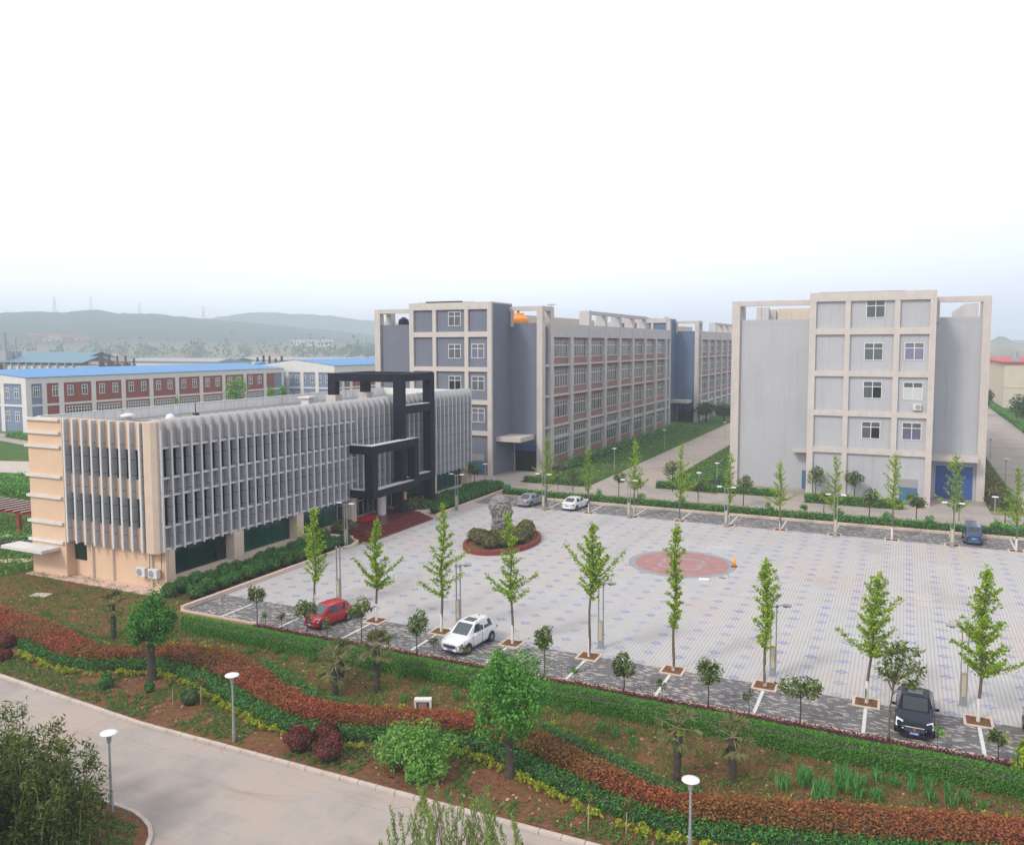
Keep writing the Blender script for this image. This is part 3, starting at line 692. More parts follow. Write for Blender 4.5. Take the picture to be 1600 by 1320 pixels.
    m.box(b-1.05, b, c, c+0.95, z0, z1); m.box(b-1.05, b, d-0.95, d, z0, z1)
    m.box(b-1.05+e, b-e, c+0.95, d-0.95, z1-0.9, z1-e); m.box(b-1.05+e, b-e, c+0.95, d-0.95, z0+e, z0+0.85)
    m.box(a, b-1.05, c+e, c+0.95-e, z1-0.9, z1-e); m.box(a, b-1.05, c+e, c+0.95-e, z0+e, z0+0.85)
    m.box(a, b-1.05, d-0.95+e, d-e, z1-0.9, z1-e); m.box(a, b-1.05, d-0.95+e, d-e, z0+e, z0+0.85)
    m.box(b-1.0, b-0.05, c+0.05, d-0.05, z1, z1+0.05, 1); m.box(b-0.98, b-0.06, c+0.95, d-0.95, z0+0.85, z0+0.90, 1)
    m.box(a, b-1.0, c+0.05, c+0.9, z1, z1+0.05, 1); m.box(a, b-1.05, c+0.08, c+0.9, z0+0.85, z0+0.90, 1)
    m.build('porch_frame', ['granite_dark', 'ledge_white'], t)
    m = B(); m.box(-52.4, -51.69, 80.25, 80.8, 2.2, 3.1); m.build('name_plate', 'gold', t)
    # roof
    m = B(); m.box(-69.0, -55.5, 48.3, 102.0, 12.71, 12.80); m.build('roof', 'roof_felt', t)
    m = B(); m.box(-69.3, -69.02, 48.22, 102.2, 12.72, 13.75); m.box(-69.0, -55.4, 101.9, 102.2, 12.82, 13.75)
    m.box(-69.36, -68.98, 48.25, 102.2, 13.75, 13.82, 1)
    m.build('parapet', ['parapet_stained', 'ledge_white'], t)
    for a, b in ((Y0-0.15, Y0+1.1), (Y1-1.1, Y1+0.15)): m = B(); m.box(X0-0.2, X0+1.2, a, b, 12.8, 14.1); m.build('portal_plinth', 'trim_cream', t)
    m = B(); m.box(-64.85, -63.5, 48.12, 48.19, 1.5, 3.05); m.build('small_window', 'green_glass', t)
    for x in (-62.6, -60.1, -55.5): 
        m = B(); m.cone((x, 48.06, 0), 0.05, 3.2, 0.07, 0.07, 8); m.build('downpipe', 'trim_cream', t)
    m = B(); m.box(-69.3, -53.9, 46.6, 48.2, -0.05, 0.08); m.build('apron', 'kerb_pink', t)
    # things that stand on the roof and hang on the wall
    v = thing('roof_vent', (-63.9, 78.5, 12.8), 'squat white roof vent with a wide cap on the flat office roof', 'vent')
    m = MB(); m.box(-0.55, 0.55, -0.55, 0.55, 0, 0.95); m.build('housing', 'ledge_white', v)
    m = MB(); m.box(-0.8, 0.8, -0.8, 0.8, 0.95, 1.15); m.build('cap', 'warm_white', v)
    v = thing('roof_vent', (-66.6, 55.5, 12.8), 'small white mushroom vent by the near end of the office roof', 'vent')
    m = MB(); m.cone((0, 0), 0, 0.5, 0.3, 0.3, 12); m.build('housing', 'ledge_white', v)
    m = MB(); m.lathe((0, 0, 0.5), [(0.7, 0), (0.65, 0.15), (0.2, 0.3)], 16); m.build('cap', 'warm_white', v)
    v = thing('roof_light', (-60.0, 54.5, 12.8), 'round white lamp on the office roof edge beside a thin black mast', 'lamp')
    m = MB(); m.lathe((0, 0, 0), [(0.1, 0), (0.3, 0.3), (0.42, 0.65), (0.3, 0.95), (0.05, 1.05)], 14); m.build('globe', 'lamp_white', v, smooth=True)
    v = thing('roof_mast', (-58.0, 55.6, 12.8), 'thin black mast with a squat box on the office roof edge', 'mast')
    m = MB(); m.cone((0, 0), 0, 2.1, 0.06, 0.03, 8); m.build('pole', 'black_part', v)
    m = MB(); m.box(-0.2, 0.2, -0.2, 0.2, 0.55, 1.1); m.build('box', 'black_part', v)
    for x, lab in ((-56.3, 'outdoor air conditioner on the peach end wall, left of the pair'), (-54.95, 'outdoor air conditioner on the peach end wall, right of the pair by the corner')):
        v = thing('air_conditioner', (x, 47.75, 1.05), lab, 'air conditioner', 'air conditioners on the office end wall')
        m = MB(); m.box(-0.5, 0.5, -0.2, 0.2, 0, 0.75); m.build('casing', 'warm_white', v, bevel=0.03)
        m = MB(); m.lathe((0, 0, 0), [(0.3, 0), (0.3, 0.02), (0.12, 0.03)], 16); f = m.build('fan_grille', 'led_grey', v); f.rotation_euler = (rad(90), 0, 0); f.location = (-0.12, -0.2, 0.38)
        m = MB(); m.box(-0.45, -0.38, -0.15, 0.45, -0.08, 0.0); m.box(0.38, 0.45, -0.15, 0.45, -0.08, 0.0); m.build('bracket', 'galvanised', v)
        m = MB(); m.tube([(0.4, 0.1, 0.4), (0.6, 0.25, 0.7), (0.62, 0.27, 2.0)], 0.025, 6); m.build('pipe', 'rust_steel', v)
office()
def steps():
    t = thing('entrance_steps', (-51.5, 75, 0), 'dark red granite steps up to the glazed office entrance', 'steps')
    m = MB((-51.5, 75, 0)); n = 5
    for k in range(n):
        d = 0.40*(n-1-k); z0, z1 = 0.15*k, 0.15*(k+1)
        m.box(-54.9, -50.15+d, 70.4-d, 81.4-0.003*k, z0 if k == 0 else z0, z1)
    m.build('treads', 'red_granite', t)
    m = MB((-51.5, 75, 0))
    for k in range(n):
        d = 0.40*(n-1-k); z1 = 0.15*(k+1)
        m.box(-50.15+d-0.10, -50.15+d+0.012, 70.4-d-0.012, 81.38, z1-0.03, z1+0.004); m.box(-54.88, -50.15+d-0.10, 70.4-d-0.012, 70.4-d+0.10, z1-0.03, z1+0.004)
    m.build('nosing', 'red_kerb', t)
    t = MB((-53.6, 75.6, 0.755)); t.box(-54.5, -52.8, 74.2, 77.2, 0.756, 0.79); o = t.build('door_mat', 'carpet_red'); o.location = (-53.6, 75.6, 0.755)
    tag(o, 'bright red mat on the granite landing by the office doors', 'mat')
    # low ramp walls beside the landing
    m = MB((-52, 84.3, 0)); m.box(-52.0, -50.6, 81.45, 88.6, 0, 0.45); o = m.build('planter_wall', 'kerb_stone', bevel=0.03); o.location = (-52, 84.3, 0); tag(o, 'low pale stone planter wall beside the right end of the red steps', 'planter wall')
    m = MB((-52.2, 69.6, 0)); m.box(-54.0, -50.4, 67.9, 68.7, 0, 0.55); o = m.build('planter_wall', 'kerb_stone', bevel=0.03); o.location = (-52.2, 69.6, 0); tag(o, 'low pale stone planter wall beside the left end of the red steps', 'planter wall')
steps()

# ================================================================ THE FACTORY BLOCKS
FL = [(6.1, 6.8), (10.85, 11.55), (15.9, 16.6), (21.2, 22.0)]
def factory(loc, label, wall, trim, xr, side_bays, states, depth=85.0, canopy_y=1.5, door='open', side_windows=True, trim_side='trim_shaded'):
    """five storeys: a projecting stair block with a grid of frames, two recessed wings with open corner frames, long bay sides.
    local: x from the left edge of the stair block, y from its front, going back"""
    t = thing('factory_building', loc, label, 'building')
    xl, W, cw = -11.0, 14.55, 1.1
    cols = [(0, 0.78), (4.25, 4.87), (9.92, 10.56), (13.85, W)]
    # walls of the wings and body
    m = MB()
    m.box(xl+0.3, xr-0.6, 6.9, depth, 0, 22.8); m.box(xl+0.3, -0.02, 6.88, 7.2, 22.8, 23.4); m.box(W+0.02, xr-0.6, 6.88, 7.2, 22.8, 23.4)
    m.build('wing_wall', wall, t)
    m = MB(); m.box(0.1, W-0.03, 0.34, 7.5, 0, 26.2); m.box(W-0.03, W, 0.5, 7.4, 0, 26.3); m.build('stair_wall', wall, t)
    # frame grid of the stair block
    m = MB()
    for a, b in cols: m.box(a, b, 0, 0.5, 0, 25.4)
    for (a, b) in FL:
        for (p, q), (r, s_) in zip(cols[:-1], cols[1:]): m.box(q, r, 0.012, 0.5, a, b)
    m.box(0, W, -0.02, 0.5, 25.4, 26.5); m.box(0, W, 0.5, 7.4, 26.3, 26.5)
    m.build('front_frame', trim, t)
    # corner columns, top beams and the returns of the open frames
    m = MB(); m.box(xl, xl+cw, 6.4, 7.6, 0, 26.0); m.box(xl+cw, 0, 6.42, 7.3, 25.3, 25.98); m.box(xl+0.01, xl+cw-0.02, 7.6, 9.9, 25.3, 25.98); m.box(xl+0.01, xl+cw-0.02, 9.9, 11.2, 0, 26.0)
    m.build('corner_frame', trim, t)
    m = MB(); m.box(xr-0.95, xr, 6.4, 7.6, 0, 26.0); m.box(W, xr-0.95, 6.42, 7.3, 25.3, 25.98); m.box(xr-0.93, xr-0.01, 7.6, 9.9, 25.3, 25.98); m.box(xr-0.93, xr-0.01, 9.9, 11.2, 0, 26.0); m.box(W+0.15, W+0.55, 6.5, 6.9, 22.8, 25.4)
    m.build('corner_frame', trim, t)
    # long sides: columns, floor bands, parapet, roof pergola
    n = side_bays; ye = 11.2+8.8*n
    for sgn, xo in ((1, xr), (-1, xl)):
        xi = xo-sgn*0.75; m = MB()
        def bx(x0, x1, *a): m.box(min(x0, x1), max(x0, x1), *a)
        for k in range(1, n+1):
            y = 11.2+8.8*k-1.25; bx(xi, xo, y, y+1.25, 0, 21.2 if not (2 <= k <= 6) else 26.0)
        bx(xi, xo, depth-1.1, depth, 0, 26.0)
        bx(xi+sgn*0.1, xo-sgn*0.06, 11.2, depth-1.1, 21.2, 23.4)
        for z in (16.5, 11.6, 6.62, 4.62): bx(xi+sgn*0.05, xo-sgn*0.1, 7.6, depth-1.1, z, z+0.33)
        bx(xo-sgn*0.75, xo-sgn*0.01, 11.2+17.6, 11.2+52.8, 25.35, 25.97)
        for k in range(2, 7):
            y = 11.2+8.8*k-1.25; bx(xo-sgn*1.9, xo-sgn*0.75, y+0.1, y+1.15, 23.0, 25.97)
        m.build('side_frame', trim_side, t)
    m = MB(); m.box(xl+0.8, xr-0.8, 7.2, depth-0.5, 22.81, 22.9); m.box(1.0, 11.0, 1.0, 7.0, 26.5, 26.62); m.build('roof', 'roof_felt', t)
    m = MB(); m.box(-8.5, 1.0, 34, 84.0, 22.9, 26.0); m.build('lit_parapet_wall', 'tan_wall', t)  # stands for the far parapet wall; the tan paints its warm lit face
    if door == 'open': m = MB(); m.box(3.0, 9.2, 0.15, 0.9, 26.5, 26.72); m.build('roof_slab', 'granite_dark', t)
    # the canopy and the loading door of the right wing
    m = MB(); m.box(W+0.02, xr-0.95 if canopy_y > 3 else xr-1.5, canopy_y, 6.89, 5.15, 5.85); m.build('canopy', trim, t)
    dx0 = W+0.75; dx1 = min(xr-1.3, dx0+4.2)
    if door == 'open':
        m = MB(); m.box(dx0, dx1, 6.86, 6.9, 0.02, 4.2); m.build('bay_shade', 'unlit_dark', t)  # flat dark sheet on the wall, painted as the unlit open bay
        m = MB(); m.box(dx0, dx1, 6.80, 6.86, 3.25, 4.2)
        for k in range(6): m.box(dx0, dx1, 6.785, 6.80, 3.27+k*0.155, 3.33+k*0.155)
        m.build('roller_shutter', 'door_blue', t)
        m = MB(); m.box(dx0-0.14, dx0, 6.78, 6.9, 0, 4.3); m.build('door_jamb', 'trim_cream', t)
    else:
        for a, b in ((dx0, (dx0+dx1)/2-0.02), ((dx0+dx1)/2+0.02, dx1)):
            m = MB(); m.box(a, b, 6.80, 6.9, 0.05, 4.25)
            for q in range(1, 4): xx = a+(b-a)*q/4; m.box(xx-0.03, xx+0.03, 6.785, 6.80, 0.05, 4.25)
            m.build('loading_door', 'door_blue', t)
    m = MB(); m.box(11.05, 13.1, 0.26, 0.34, 0.02, 2.15); m.box(12.05, 12.1, 0.25, 0.26, 0.02, 2.15); m.build('door', 'door_teal', t)
    m = MB(); m.box(11.05, 13.1, 0.27, 0.34, 2.15, 3.2); m.build('door_transom', 'led_grey', t)
    m = MB(); m.box(-2.4, 0.0, 5.3, 6.88, 5.25, 5.6); m.build('small_canopy', trim, t)
    m = MB(); m.box(-1.2, -0.1, 6.82, 6.9, 0.02, 2.6); m.build('side_door', 'door_teal', t)
    # stair-block windows
    for (cx, cz), (pane, dark) in states.items():
        window_part(t, cx, cz, 2.2, 2.2, 0.34, 'x', 2, [0.68], pane, 0.095, 0.07, dark=dark)
    # the bays of the long side that shows
    if side_windows:
        X = xr-0.62
        for k in range(n):
            y0 = 11.2+8.8*k; y1 = y0+7.55
            for z0, z1, d in ((16.83, 17.88, .10), (20.63, 21.08, .12), (11.93, 12.98, .10), (15.73, 16.18, .12), (6.95, 8.0, .10), (10.75, 11.2, .12), (6.25, 6.62, .12), (0.0, 1.75, .10)):
                m = MB(); m.box(X, X+d, y0, y1, z0, z1); m.build('brick_panel', 'brick_red_panel', t)
        m = MB()
        for z0, z1 in ((1, 4.6), (4.95, 6.6), (6.95, 11.6), (11.93, 16.5), (16.83, 21.2)): m.box(X, X+0.08, 7.65, 9.9, z0, z1)
        m.build('stair_panel', wall, t)
        protos = {}
        for k in range(n):
            y0 = 11.2+8.8*k
            for (zc, hh, key) in ((19.3, 2.78, 'a'), (14.4, 2.78, 'a'), (9.42, 2.78, 'b' if k in (0, 2) else 'a'), (5.58, 1.2, 'c'), (3.18, 2.82, 'a')):
                w_ = 7.0; yc = y0+3.75
                if key not in protos:
                    protos[key] = (window_part(t, yc, zc, w_, hh, X, 'y', 6, [0.72] if key != 'c' else [], 'win_glass', 0.11, 0.10, dark=(2, 4) if key == 'b' else None), yc, zc)
                else:
                    p_, yb, zb = protos[key]; q = copy_tree(p_, t); q.location = (0, yc-yb, zc-zb)
    return t
ST = {(7.85, 24.3): ('win_glass', None)}
WC = {(7.75, 24.35): ('win_glass', None), (7.65, 19.05): ('win_glass', None), (7.65, 14.25): ('win_glass', (1,)), (7.6, 9.15): ('win_glass', (1,)),
      (12.25, 19.1): ('win_curtain', None), (12.25, 14.2): ('win_blind', None), (12.25, 9.2): ('win_curtain', None)}
WB = {(8.05, 24.0): ('win_glass', None), (8.05, 19.0): ('win_glass', None), (8.05, 14.1): ('win_dark', None),
      (12.1, 19.05): ('win_curtain', None), (12.1, 14.1): ('win_glass', None), (12.1, 9.2): ('win_curtain', None)}
FB = factory((-71.15, 112.5, 0), 'dark slate grey five storey factory with long brick and glass side, behind the office block', 'slate_paint', 'trim_cream', 20.2, 8, WB)
FC = factory((-11.2, 113.4, 0), 'pale grey five storey factory with a cream frame grid and blue loading doors', 'pale_paint', 'trim_cream', 20.85, 8, WC, canopy_y=4.4, door='shut', side_windows=False)
FD = factory((-68.3, 206.0, 0), 'bluish five storey factory standing behind the dark slate one, partly hidden by it', 'slate_paint_far', 'trim_cream', 20.6, 6, WB, depth=68)
def roof_things():
    o = thing('cooling_tower', (-57.7, 124.6, 22.9), 'orange squat cooling tower on the roof of the dark slate factory', 'cooling tower')
    m = MB(); m.lathe((0, 0, 0), [(1.75, 0.3), (1.8, 1.0), (1.75, 1.35), (1.3, 1.75), (1.0, 1.95), (0.95, 2.25), (0.7, 2.3)], 24); m.build('shell', 'orange_tank', o, smooth=False)
    m = MB(); m.cone((0, 0), 2.3, 2.7, 0.22, 0.18, 10); m.build('motor', 'black_part', o)
    m = MB()
    for a in range(6): m.cone((1.5*math.cos(a*1.047), 1.5*math.sin(a*1.047)), 0, 0.32, 0.07, 0.07, 6)
    m.build('feet', 'galvanised', o)
    o = thing('water_tank', (-79.2, 123.5, 22.9), 'black lidded water tank on the left wing roof of the dark slate factory', 'water tank')
    m = MB(); m.lathe((0, 0, 0), [(0.85, 0.3), (0.95, 0.9), (0.85, 1.5), (0.4, 1.75), (0.3, 1.9)], 18); m.build('body', 'granite_dark', o)
    m = MB(); m.box(-0.9, 0.9, -0.9, 0.9, 0, 0.3); m.build('base', 'ledge_white', o)
    o = thing('air_conditioner', (1.55, 113.3, 11.85), 'outdoor air conditioner under the white blind window of the pale factory', 'air conditioner')
    m = MB(); m.box(-0.48, 0.48, -0.02, 0.38, 0, 0.8); m.build('casing', 'warm_white', o, bevel=0.03)
    m = MB(); m.lathe((0, 0, 0), [(0.32, 0), (0.32, 0.02), (0.12, 0.03)], 16); f = m.build('fan_grille', 'led_grey', o); f.rotation_euler = (rad(90), 0, 0); f.location = (0.1, -0.02, 0.4)
    for x, y, lab in ((-51.8, 124.5, 'thin mast on the slate factory roof corner by the orange cooling tower'), (-51.8, 196, 'thin pole at the far end of the dark slate factory roof')):
        o = thing('roof_mast', (x, y, 23.4), lab, 'mast')
        m = MB(); m.cone((0, 0), 0, 3.0, 0.07, 0.05, 6); m.build('pole', 'galvanised', o)
        m = MB(); m.box(-0.6, 0.6, -0.1, 0.1, 2.9, 3.1); m.build('crossarm', 'galvanised', o)
roof_things()

# ================================================================ THE WAREHOUSES (far left)
def warehouse(x1, y0, y1, eave, ridge, half, label, nb):
    t = thing('warehouse', (x1, y0, 0), label, 'building'); x0 = x1-2*half; xm = x1-half; O = (x1, y0, 0)
    B = lambda: MB(O)
    m = B(); m.box(x0, x1-0.3, y0+0.3, y1, 0, eave-0.4); m.build('wall', 'blue_panel', t)
    m = B(); e = 0.35
    m.quad((x1+e, y0-0.2, eave-0.05), (x1+e, y1+0.2, eave-0.05), (xm, y1+0.2, ridge), (xm, y0-0.2, ridge)); m.quad((x0-e, y1+0.2, eave-0.05), (x0-e, y0-0.2, eave-0.05), (xm, y0-0.2, ridge), (xm, y1+0.2, ridge))
    m.build('roof', 'blue_roof', t)
    m = B(); m.extr([(x0, 11.2), (x1, 11.2), (x1, eave-0.15), (xm, ridge-0.12), (x0, eave-0.15)], 'y', y0, y0+0.4)
    m.box(x1-0.4, x1+0.02, y0+0.4, y1, 11.2, eave-0.15)
    m.box(x1-1.6, x1, y0-0.02, y0+1.3, 0, 11.2)
    n = 5
    for k in range(n+1):
        x = x1-1.6-(2*half-1.6)*k/n
        if k: m.box(x, x+1.3, y0, y0+0.4, 0, 11.2)
    m.box(x0, x1-1.6, y0+0.02, y0+0.4, 5.9, 6.4)
    ys = [y0+1.3, y0+4.0, y0+9.0]
    cs = [(y0+4.0, y0+5.1), (y0+8.2, y0+9.5)]
    k = 0
    while y0+9.5+8.75*(k+1) < y1-8: cs.append((y0+9.5+8.75*(k+1)-1.25, y0+9.5+8.75*(k+1))); k += 1
    for a, b in cs: m.box(x1-0.32, x1, a, b, 0, 11.2)
    m.box(x1-0.3, x1-0.06, y0+1.3, y1, 5.9, 6.4); m.box(x1-0.4, x1, y1-1.0, y1, 0, 11.2)
    m.build('white_frame', 'warm_white', t)
    for a, b in ((6.4, 11.2), (0, 5.9)): m = B(); m.box(x1-0.30, x1-0.14, cs[0][1], y1-4.5, a, b); m.build('brick_panel', 'brick_red_far', t)
    P = {}
    def win(c, z, w_, h_, cols, ax, pl):
        key = (round(w_, 1), round(h_, 1), cols, ax)
        if key not in P: P[key] = (window_part(t, c-O[1] if ax == 'y' else c-O[0], z, w_, h_, pl-(O[0] if ax == 'y' else O[1]), ax, cols, [0.66], 'win_glass', 0.16, 0.08), c, z)
        else:
            p_, cb, zb = P[key]; q = copy_tree(p_, t); q.location = (0, c-cb, z-zb) if ax == 'y' else (c-cb, 0, z-zb)
    win(y0+2.7, 9.3, 1.7, 2.5, 3, 'y', x1-0.3)
    bays = [(a[1], b[0]) for a, b in zip(cs[:-1], cs[1:])]
    for i, (a, b) in enumerate(bays):
        if i == 0: win((a+b)/2+0.7, 9.3, 1.6, 2.5, 2, 'y', x1-0.14)
        else:
            for q in (0.24, 0.76): win(a+(b-a)*q, 9.3, 1.6, 2.5, 2, 'y', x1-0.14)
        if i: win((a+b)/2, 4.2, 6.4, 2.4, 8, 'y', x1-0.14)
    for k in range(n-1):
        c0 = x1-1.6-(2*half-1.6)*(k+0.5)/n
        for q in (-1.7, 1.7):
            for z in (9.0, 3.6): win(c0+q, z, 1.6, 2.4, 2, 'x', y0+0.3)
    return t
warehouse(-182, 124.3, 212, 12.75, 14.15, 20, 'long blue roofed warehouse with red brick bays, the nearer one beyond the office roof', 9)
warehouse(-164.5, 215.5, 300, 13.5, 15.3, 16, 'second blue roofed warehouse with a white gable, at the far end of the first', 8)

def far_yard():
    # long teal roofed sheds beyond the warehouses
    for x0, x1, y, zt, lab in ((-620, -392, 302, 16.6, 'upper of two long teal roofed sheds far beyond the warehouse at the left edge'), (-620, -372, 285, 14.6, 'lower of two long teal roofed sheds far beyond the warehouse, in front of the other')):
        t = thing('long_shed', ((x0+x1)/2, y, 0), lab, 'shed', 'long sheds beyond the warehouses'); O = ((x0+x1)/2, y, 0)
        m = MB(O); m.quad((x0, y-1, zt-3.3), (x1, y-1, zt-3.3), (x1, y+9, zt), (x0, y+9, zt)); m.quad((x1, y+9, zt), (x1, y+19, zt-3), (x0, y+19, zt-3), (x0, y+9, zt)); m.build('roof', 'teal_roof', t)
        m = MB(O); m.box(x0, x1, y+1, y+17, 0, zt-4.6); m.build('wall', 'warm_white', t)
        m = MB(O)
        for k in range(int((x1-x0)/6)): m.box(x0+k*6, x0+k*6+0.8, y-0.6, y+0.2, 0, zt-3.4)
        m.build('columns', 'post_grey', t)
    # rusty racks and bins of machinery standing in the yard
    for x, y, wd, lab in ((-354, 290, 23, 'rusty steel hopper rig with many short stacks, left of the two beyond the warehouse roof'), (-241, 272, 13, 'rusty steel hopper rig with a blue tank, beyond the gap between the warehouses'), (-440, 290, 14, 'dark red kiln works with two thin chimneys, at the left edge')):
        t = thing('steel_rig', (x, y, 0), lab, 'machinery', 'steel rigs in the far yard'); m = MB()
        for k in range(9):
            xx = -wd/2+wd*k/8; h = 11.0+R.uniform(-1.5, 1.0)
            m.box(xx-0.35, xx+0.35, -0.4, 0.4, 0, h)
            if k % 2 == 0: m.lathe((xx, 0, h), [(1.3, -2.5), (1.3, 0.5), (0.5, 1.3), (0.45, 3.6+R.uniform(0, 1.5))], 10)
        for z in (7.5, 9.6, 11.6): m.box(-wd/2, wd/2, -0.3, 0.3, z, z+0.5)
        for k in range(8):
            xa = -wd/2+wd*k/8; m.tube([(xa, 0, 7.5), (xa+wd/8, 0, 11.6)], 0.22, 5)
        m.build('frame', 'rust_steel', t)
        m = MB()
        if x == -241: m.lathe((-wd/2+3, -2, 8), [(2.4, 0), (2.4, 4.6), (0.8, 5.2)], 14)
        else: m.box(-wd/2+2, wd/2-2, -2.4, 2.4, 4, 6.6)
        m.build('tank', 'blue_roof' if x == -241 else 'led_grey', t)
        if x == -440:
            m = MB(); m.cone((-2, 1), 0, 27, 1.4, 1.0, 10); m.cone((7, 1), 0, 24, 0.7, 0.55, 10); m.box(-9, 6, -4, 5, 0, 17); m.build('chimneys', 'led_grey', t)
    # low pale sheds in the gap
    for x, y, w_, zt, lab in ((-338, 310, 61, 13.5, 'long low grey shed with a dark roof beyond the gap in the warehouse roofs'), (-330, 330, 26, 13.5, 'small pale blue roofed shed beyond the warehouse roof'), (-300, 380, 120, 13.0, 'pale flat shed far behind the warehouse roofs')):
        t = thing('low_shed', (x, y, 0), lab, 'shed')
        m = MB(); m.box(-w_/2, w_/2, 0, 14, 0, zt-1.5); m.build('wall', 'warm_white', t)
        m = MB(); m.extr([(-1, zt-1.8), (15, zt-1.8), (15, zt-1.5), (7, zt), (-1, zt-1.5)], 'x', -w_/2-1, w_/2+1); m.build('roof', 'teal_roof' if w_ < 30 else 'led_grey', t)
    # tan hall with a red eave at the right, beyond the side road
    t = thing('tan_hall', (28.3, 300, 0), 'tan hall with a red eave, at the right edge beyond the side road', 'building')
    m = MB((28.3, 300, 0)); m.box(28.3, 80, 300, 420, 0, 13.9); m.box(34.0, 34.6, 299.8, 300, 0, 13.4); m.box(46, 46.6, 299.8, 300, 0, 13.4); m.box(28.3, 80, 299.85, 300, 6.4, 6.7); m.build('wall', 'tan_wall', t)
    m = MB((28.3, 300, 0)); m.box(27.6, 80.6, 299.3, 420.6, 13.9, 14.4); m.build('eave', 'red_trim', t)
    for k in range(9):
        m = MB((28.3, 300, 0)); m.cone((31.5+k*4.6, 306), 14.4, 17.4+0.6*(k % 3), 1.15, 0.9, 10); m.box(30.4+k*4.6, 32.6+k*4.6, 303.6, 304.4, 14.4, 15.4)
        m.build('roof_vent', 'galvanised', t)
    # the village and the plant at the foot of the hills
    spots = [(-656, 458, 11, 5, 'brick_red_panel', 'pink walled house at the hill foot, leftmost of the village'), (-651, 465, 13, 3, 'tan_wall', 'low tan house second from the left in the hill foot village'), (-647.5, 470, 9, 5, 'warm_white', 'white house in the middle of the hill foot village'), (-643, 476, 14, 3.5, 'brick_red_panel', 'dull red house right of the white one at the hill foot'), (-637, 484, 16, 3, 'tan_wall', 'tan house at the right end of the hill foot village')]
    for x, y, w_, h, mt, lab in spots:
        d = math.hypot(x, y); k = 1.0
        t = thing('village_house', (x*2.1, y*2.1, 27.0), lab, 'house', 'houses of the hill foot village', rz=rad(53)); w_ *= 2.1; h *= 2.1
        m = MB(); m.box(-w_/2, w_/2, -8, 8, -27, h); m.build('wall', mt, t)
        m = MB(); m.extr([(-9.4, h), (9.4, h), (0, h+4)], 'x', -w_/2-0.6, w_/2+0.6); m.build('roof', 'brick_red_far', t)
        m = MB()
        for q in range(3): xx = -w_/2+w_*(q+0.5)/3; m.box(xx-1.5, xx+1.5, -8.2, -7.9, 1.2, 4.4)
        m.build('windows', 'win_dark', t)
    t = thing('white_plant', (-1052, 1308, 21), 'long white plant building far off at the foot of the right hill', 'building', rz=rad(39.6))
    m = MB(); m.box(-40, 40, -10, 10, -24, 7.6); m.build('wall', 'ledge_white', t)
    m = MB(); m.box(-41, 41, -11, 11, 7.6, 9); m.build('roof', 'warm_white', t)
    for k in range(14):
        m = MB(); m.box(-38+k*5.6, -35.5+k*5.6, -10.2, -9.9, 1.6, 5.4); m.build('window', 'win_glass', t)
    # pylons on the skyline
    for x, y, zb, h, lab in ((-930, 676, 59, 19.5, 'lattice pylon on the hill skyline, leftmost'), (-906.5, 707.5, 61, 18.5, 'lattice pylon on the hill skyline, second from the left'), (-821, 805, 56, 14, 'lattice pylon on the hill skyline left of the dip'), (-872, 749.6, 59, 14.5, 'faint short lattice mast on the hill skyline between the taller pylons')):
        x, y, zb, h = x*2.1, y*2.1, 20+(zb-20)*2.1, h*2.1
        t = thing('pylon', (x, y, zb), lab, 'pylon', 'pylons along the hill crest', rz=rad(50)); m = MB(); b = 5.0
        for sx, sy in ((1, 1), (1, -1), (-1, 1), (-1, -1)): m.tube([(sx*b, sy*b, -14), (sx*0.5, sy*0.5, h)], [0.55, 0.4], 4)
        for k in range(6):
            z0, z1 = h*k/6, h*(k+1)/6; r0, r1 = b-(b-0.5)*(k/6), b-(b-0.5)*((k+1)/6)
            for s_ in (1, -1): m.tube([(-r0, s_*r0, z0), (r1, s_*r1, z1)], 0.27, 4); m.tube([(r0, s_*r0, z0), (-r1, s_*r1, z1)], 0.27, 4)
        m.build('tower', 'galvanised', t); m = MB()
        for z, l in ((h*0.80, 7), (h*0.97, 5.4)): m.tube([(-l, 0, z), (0, 0, z+0.9), (l, 0, z)], 0.36, 4)
        m.build('crossarm', 'galvanised', t)
far_yard()

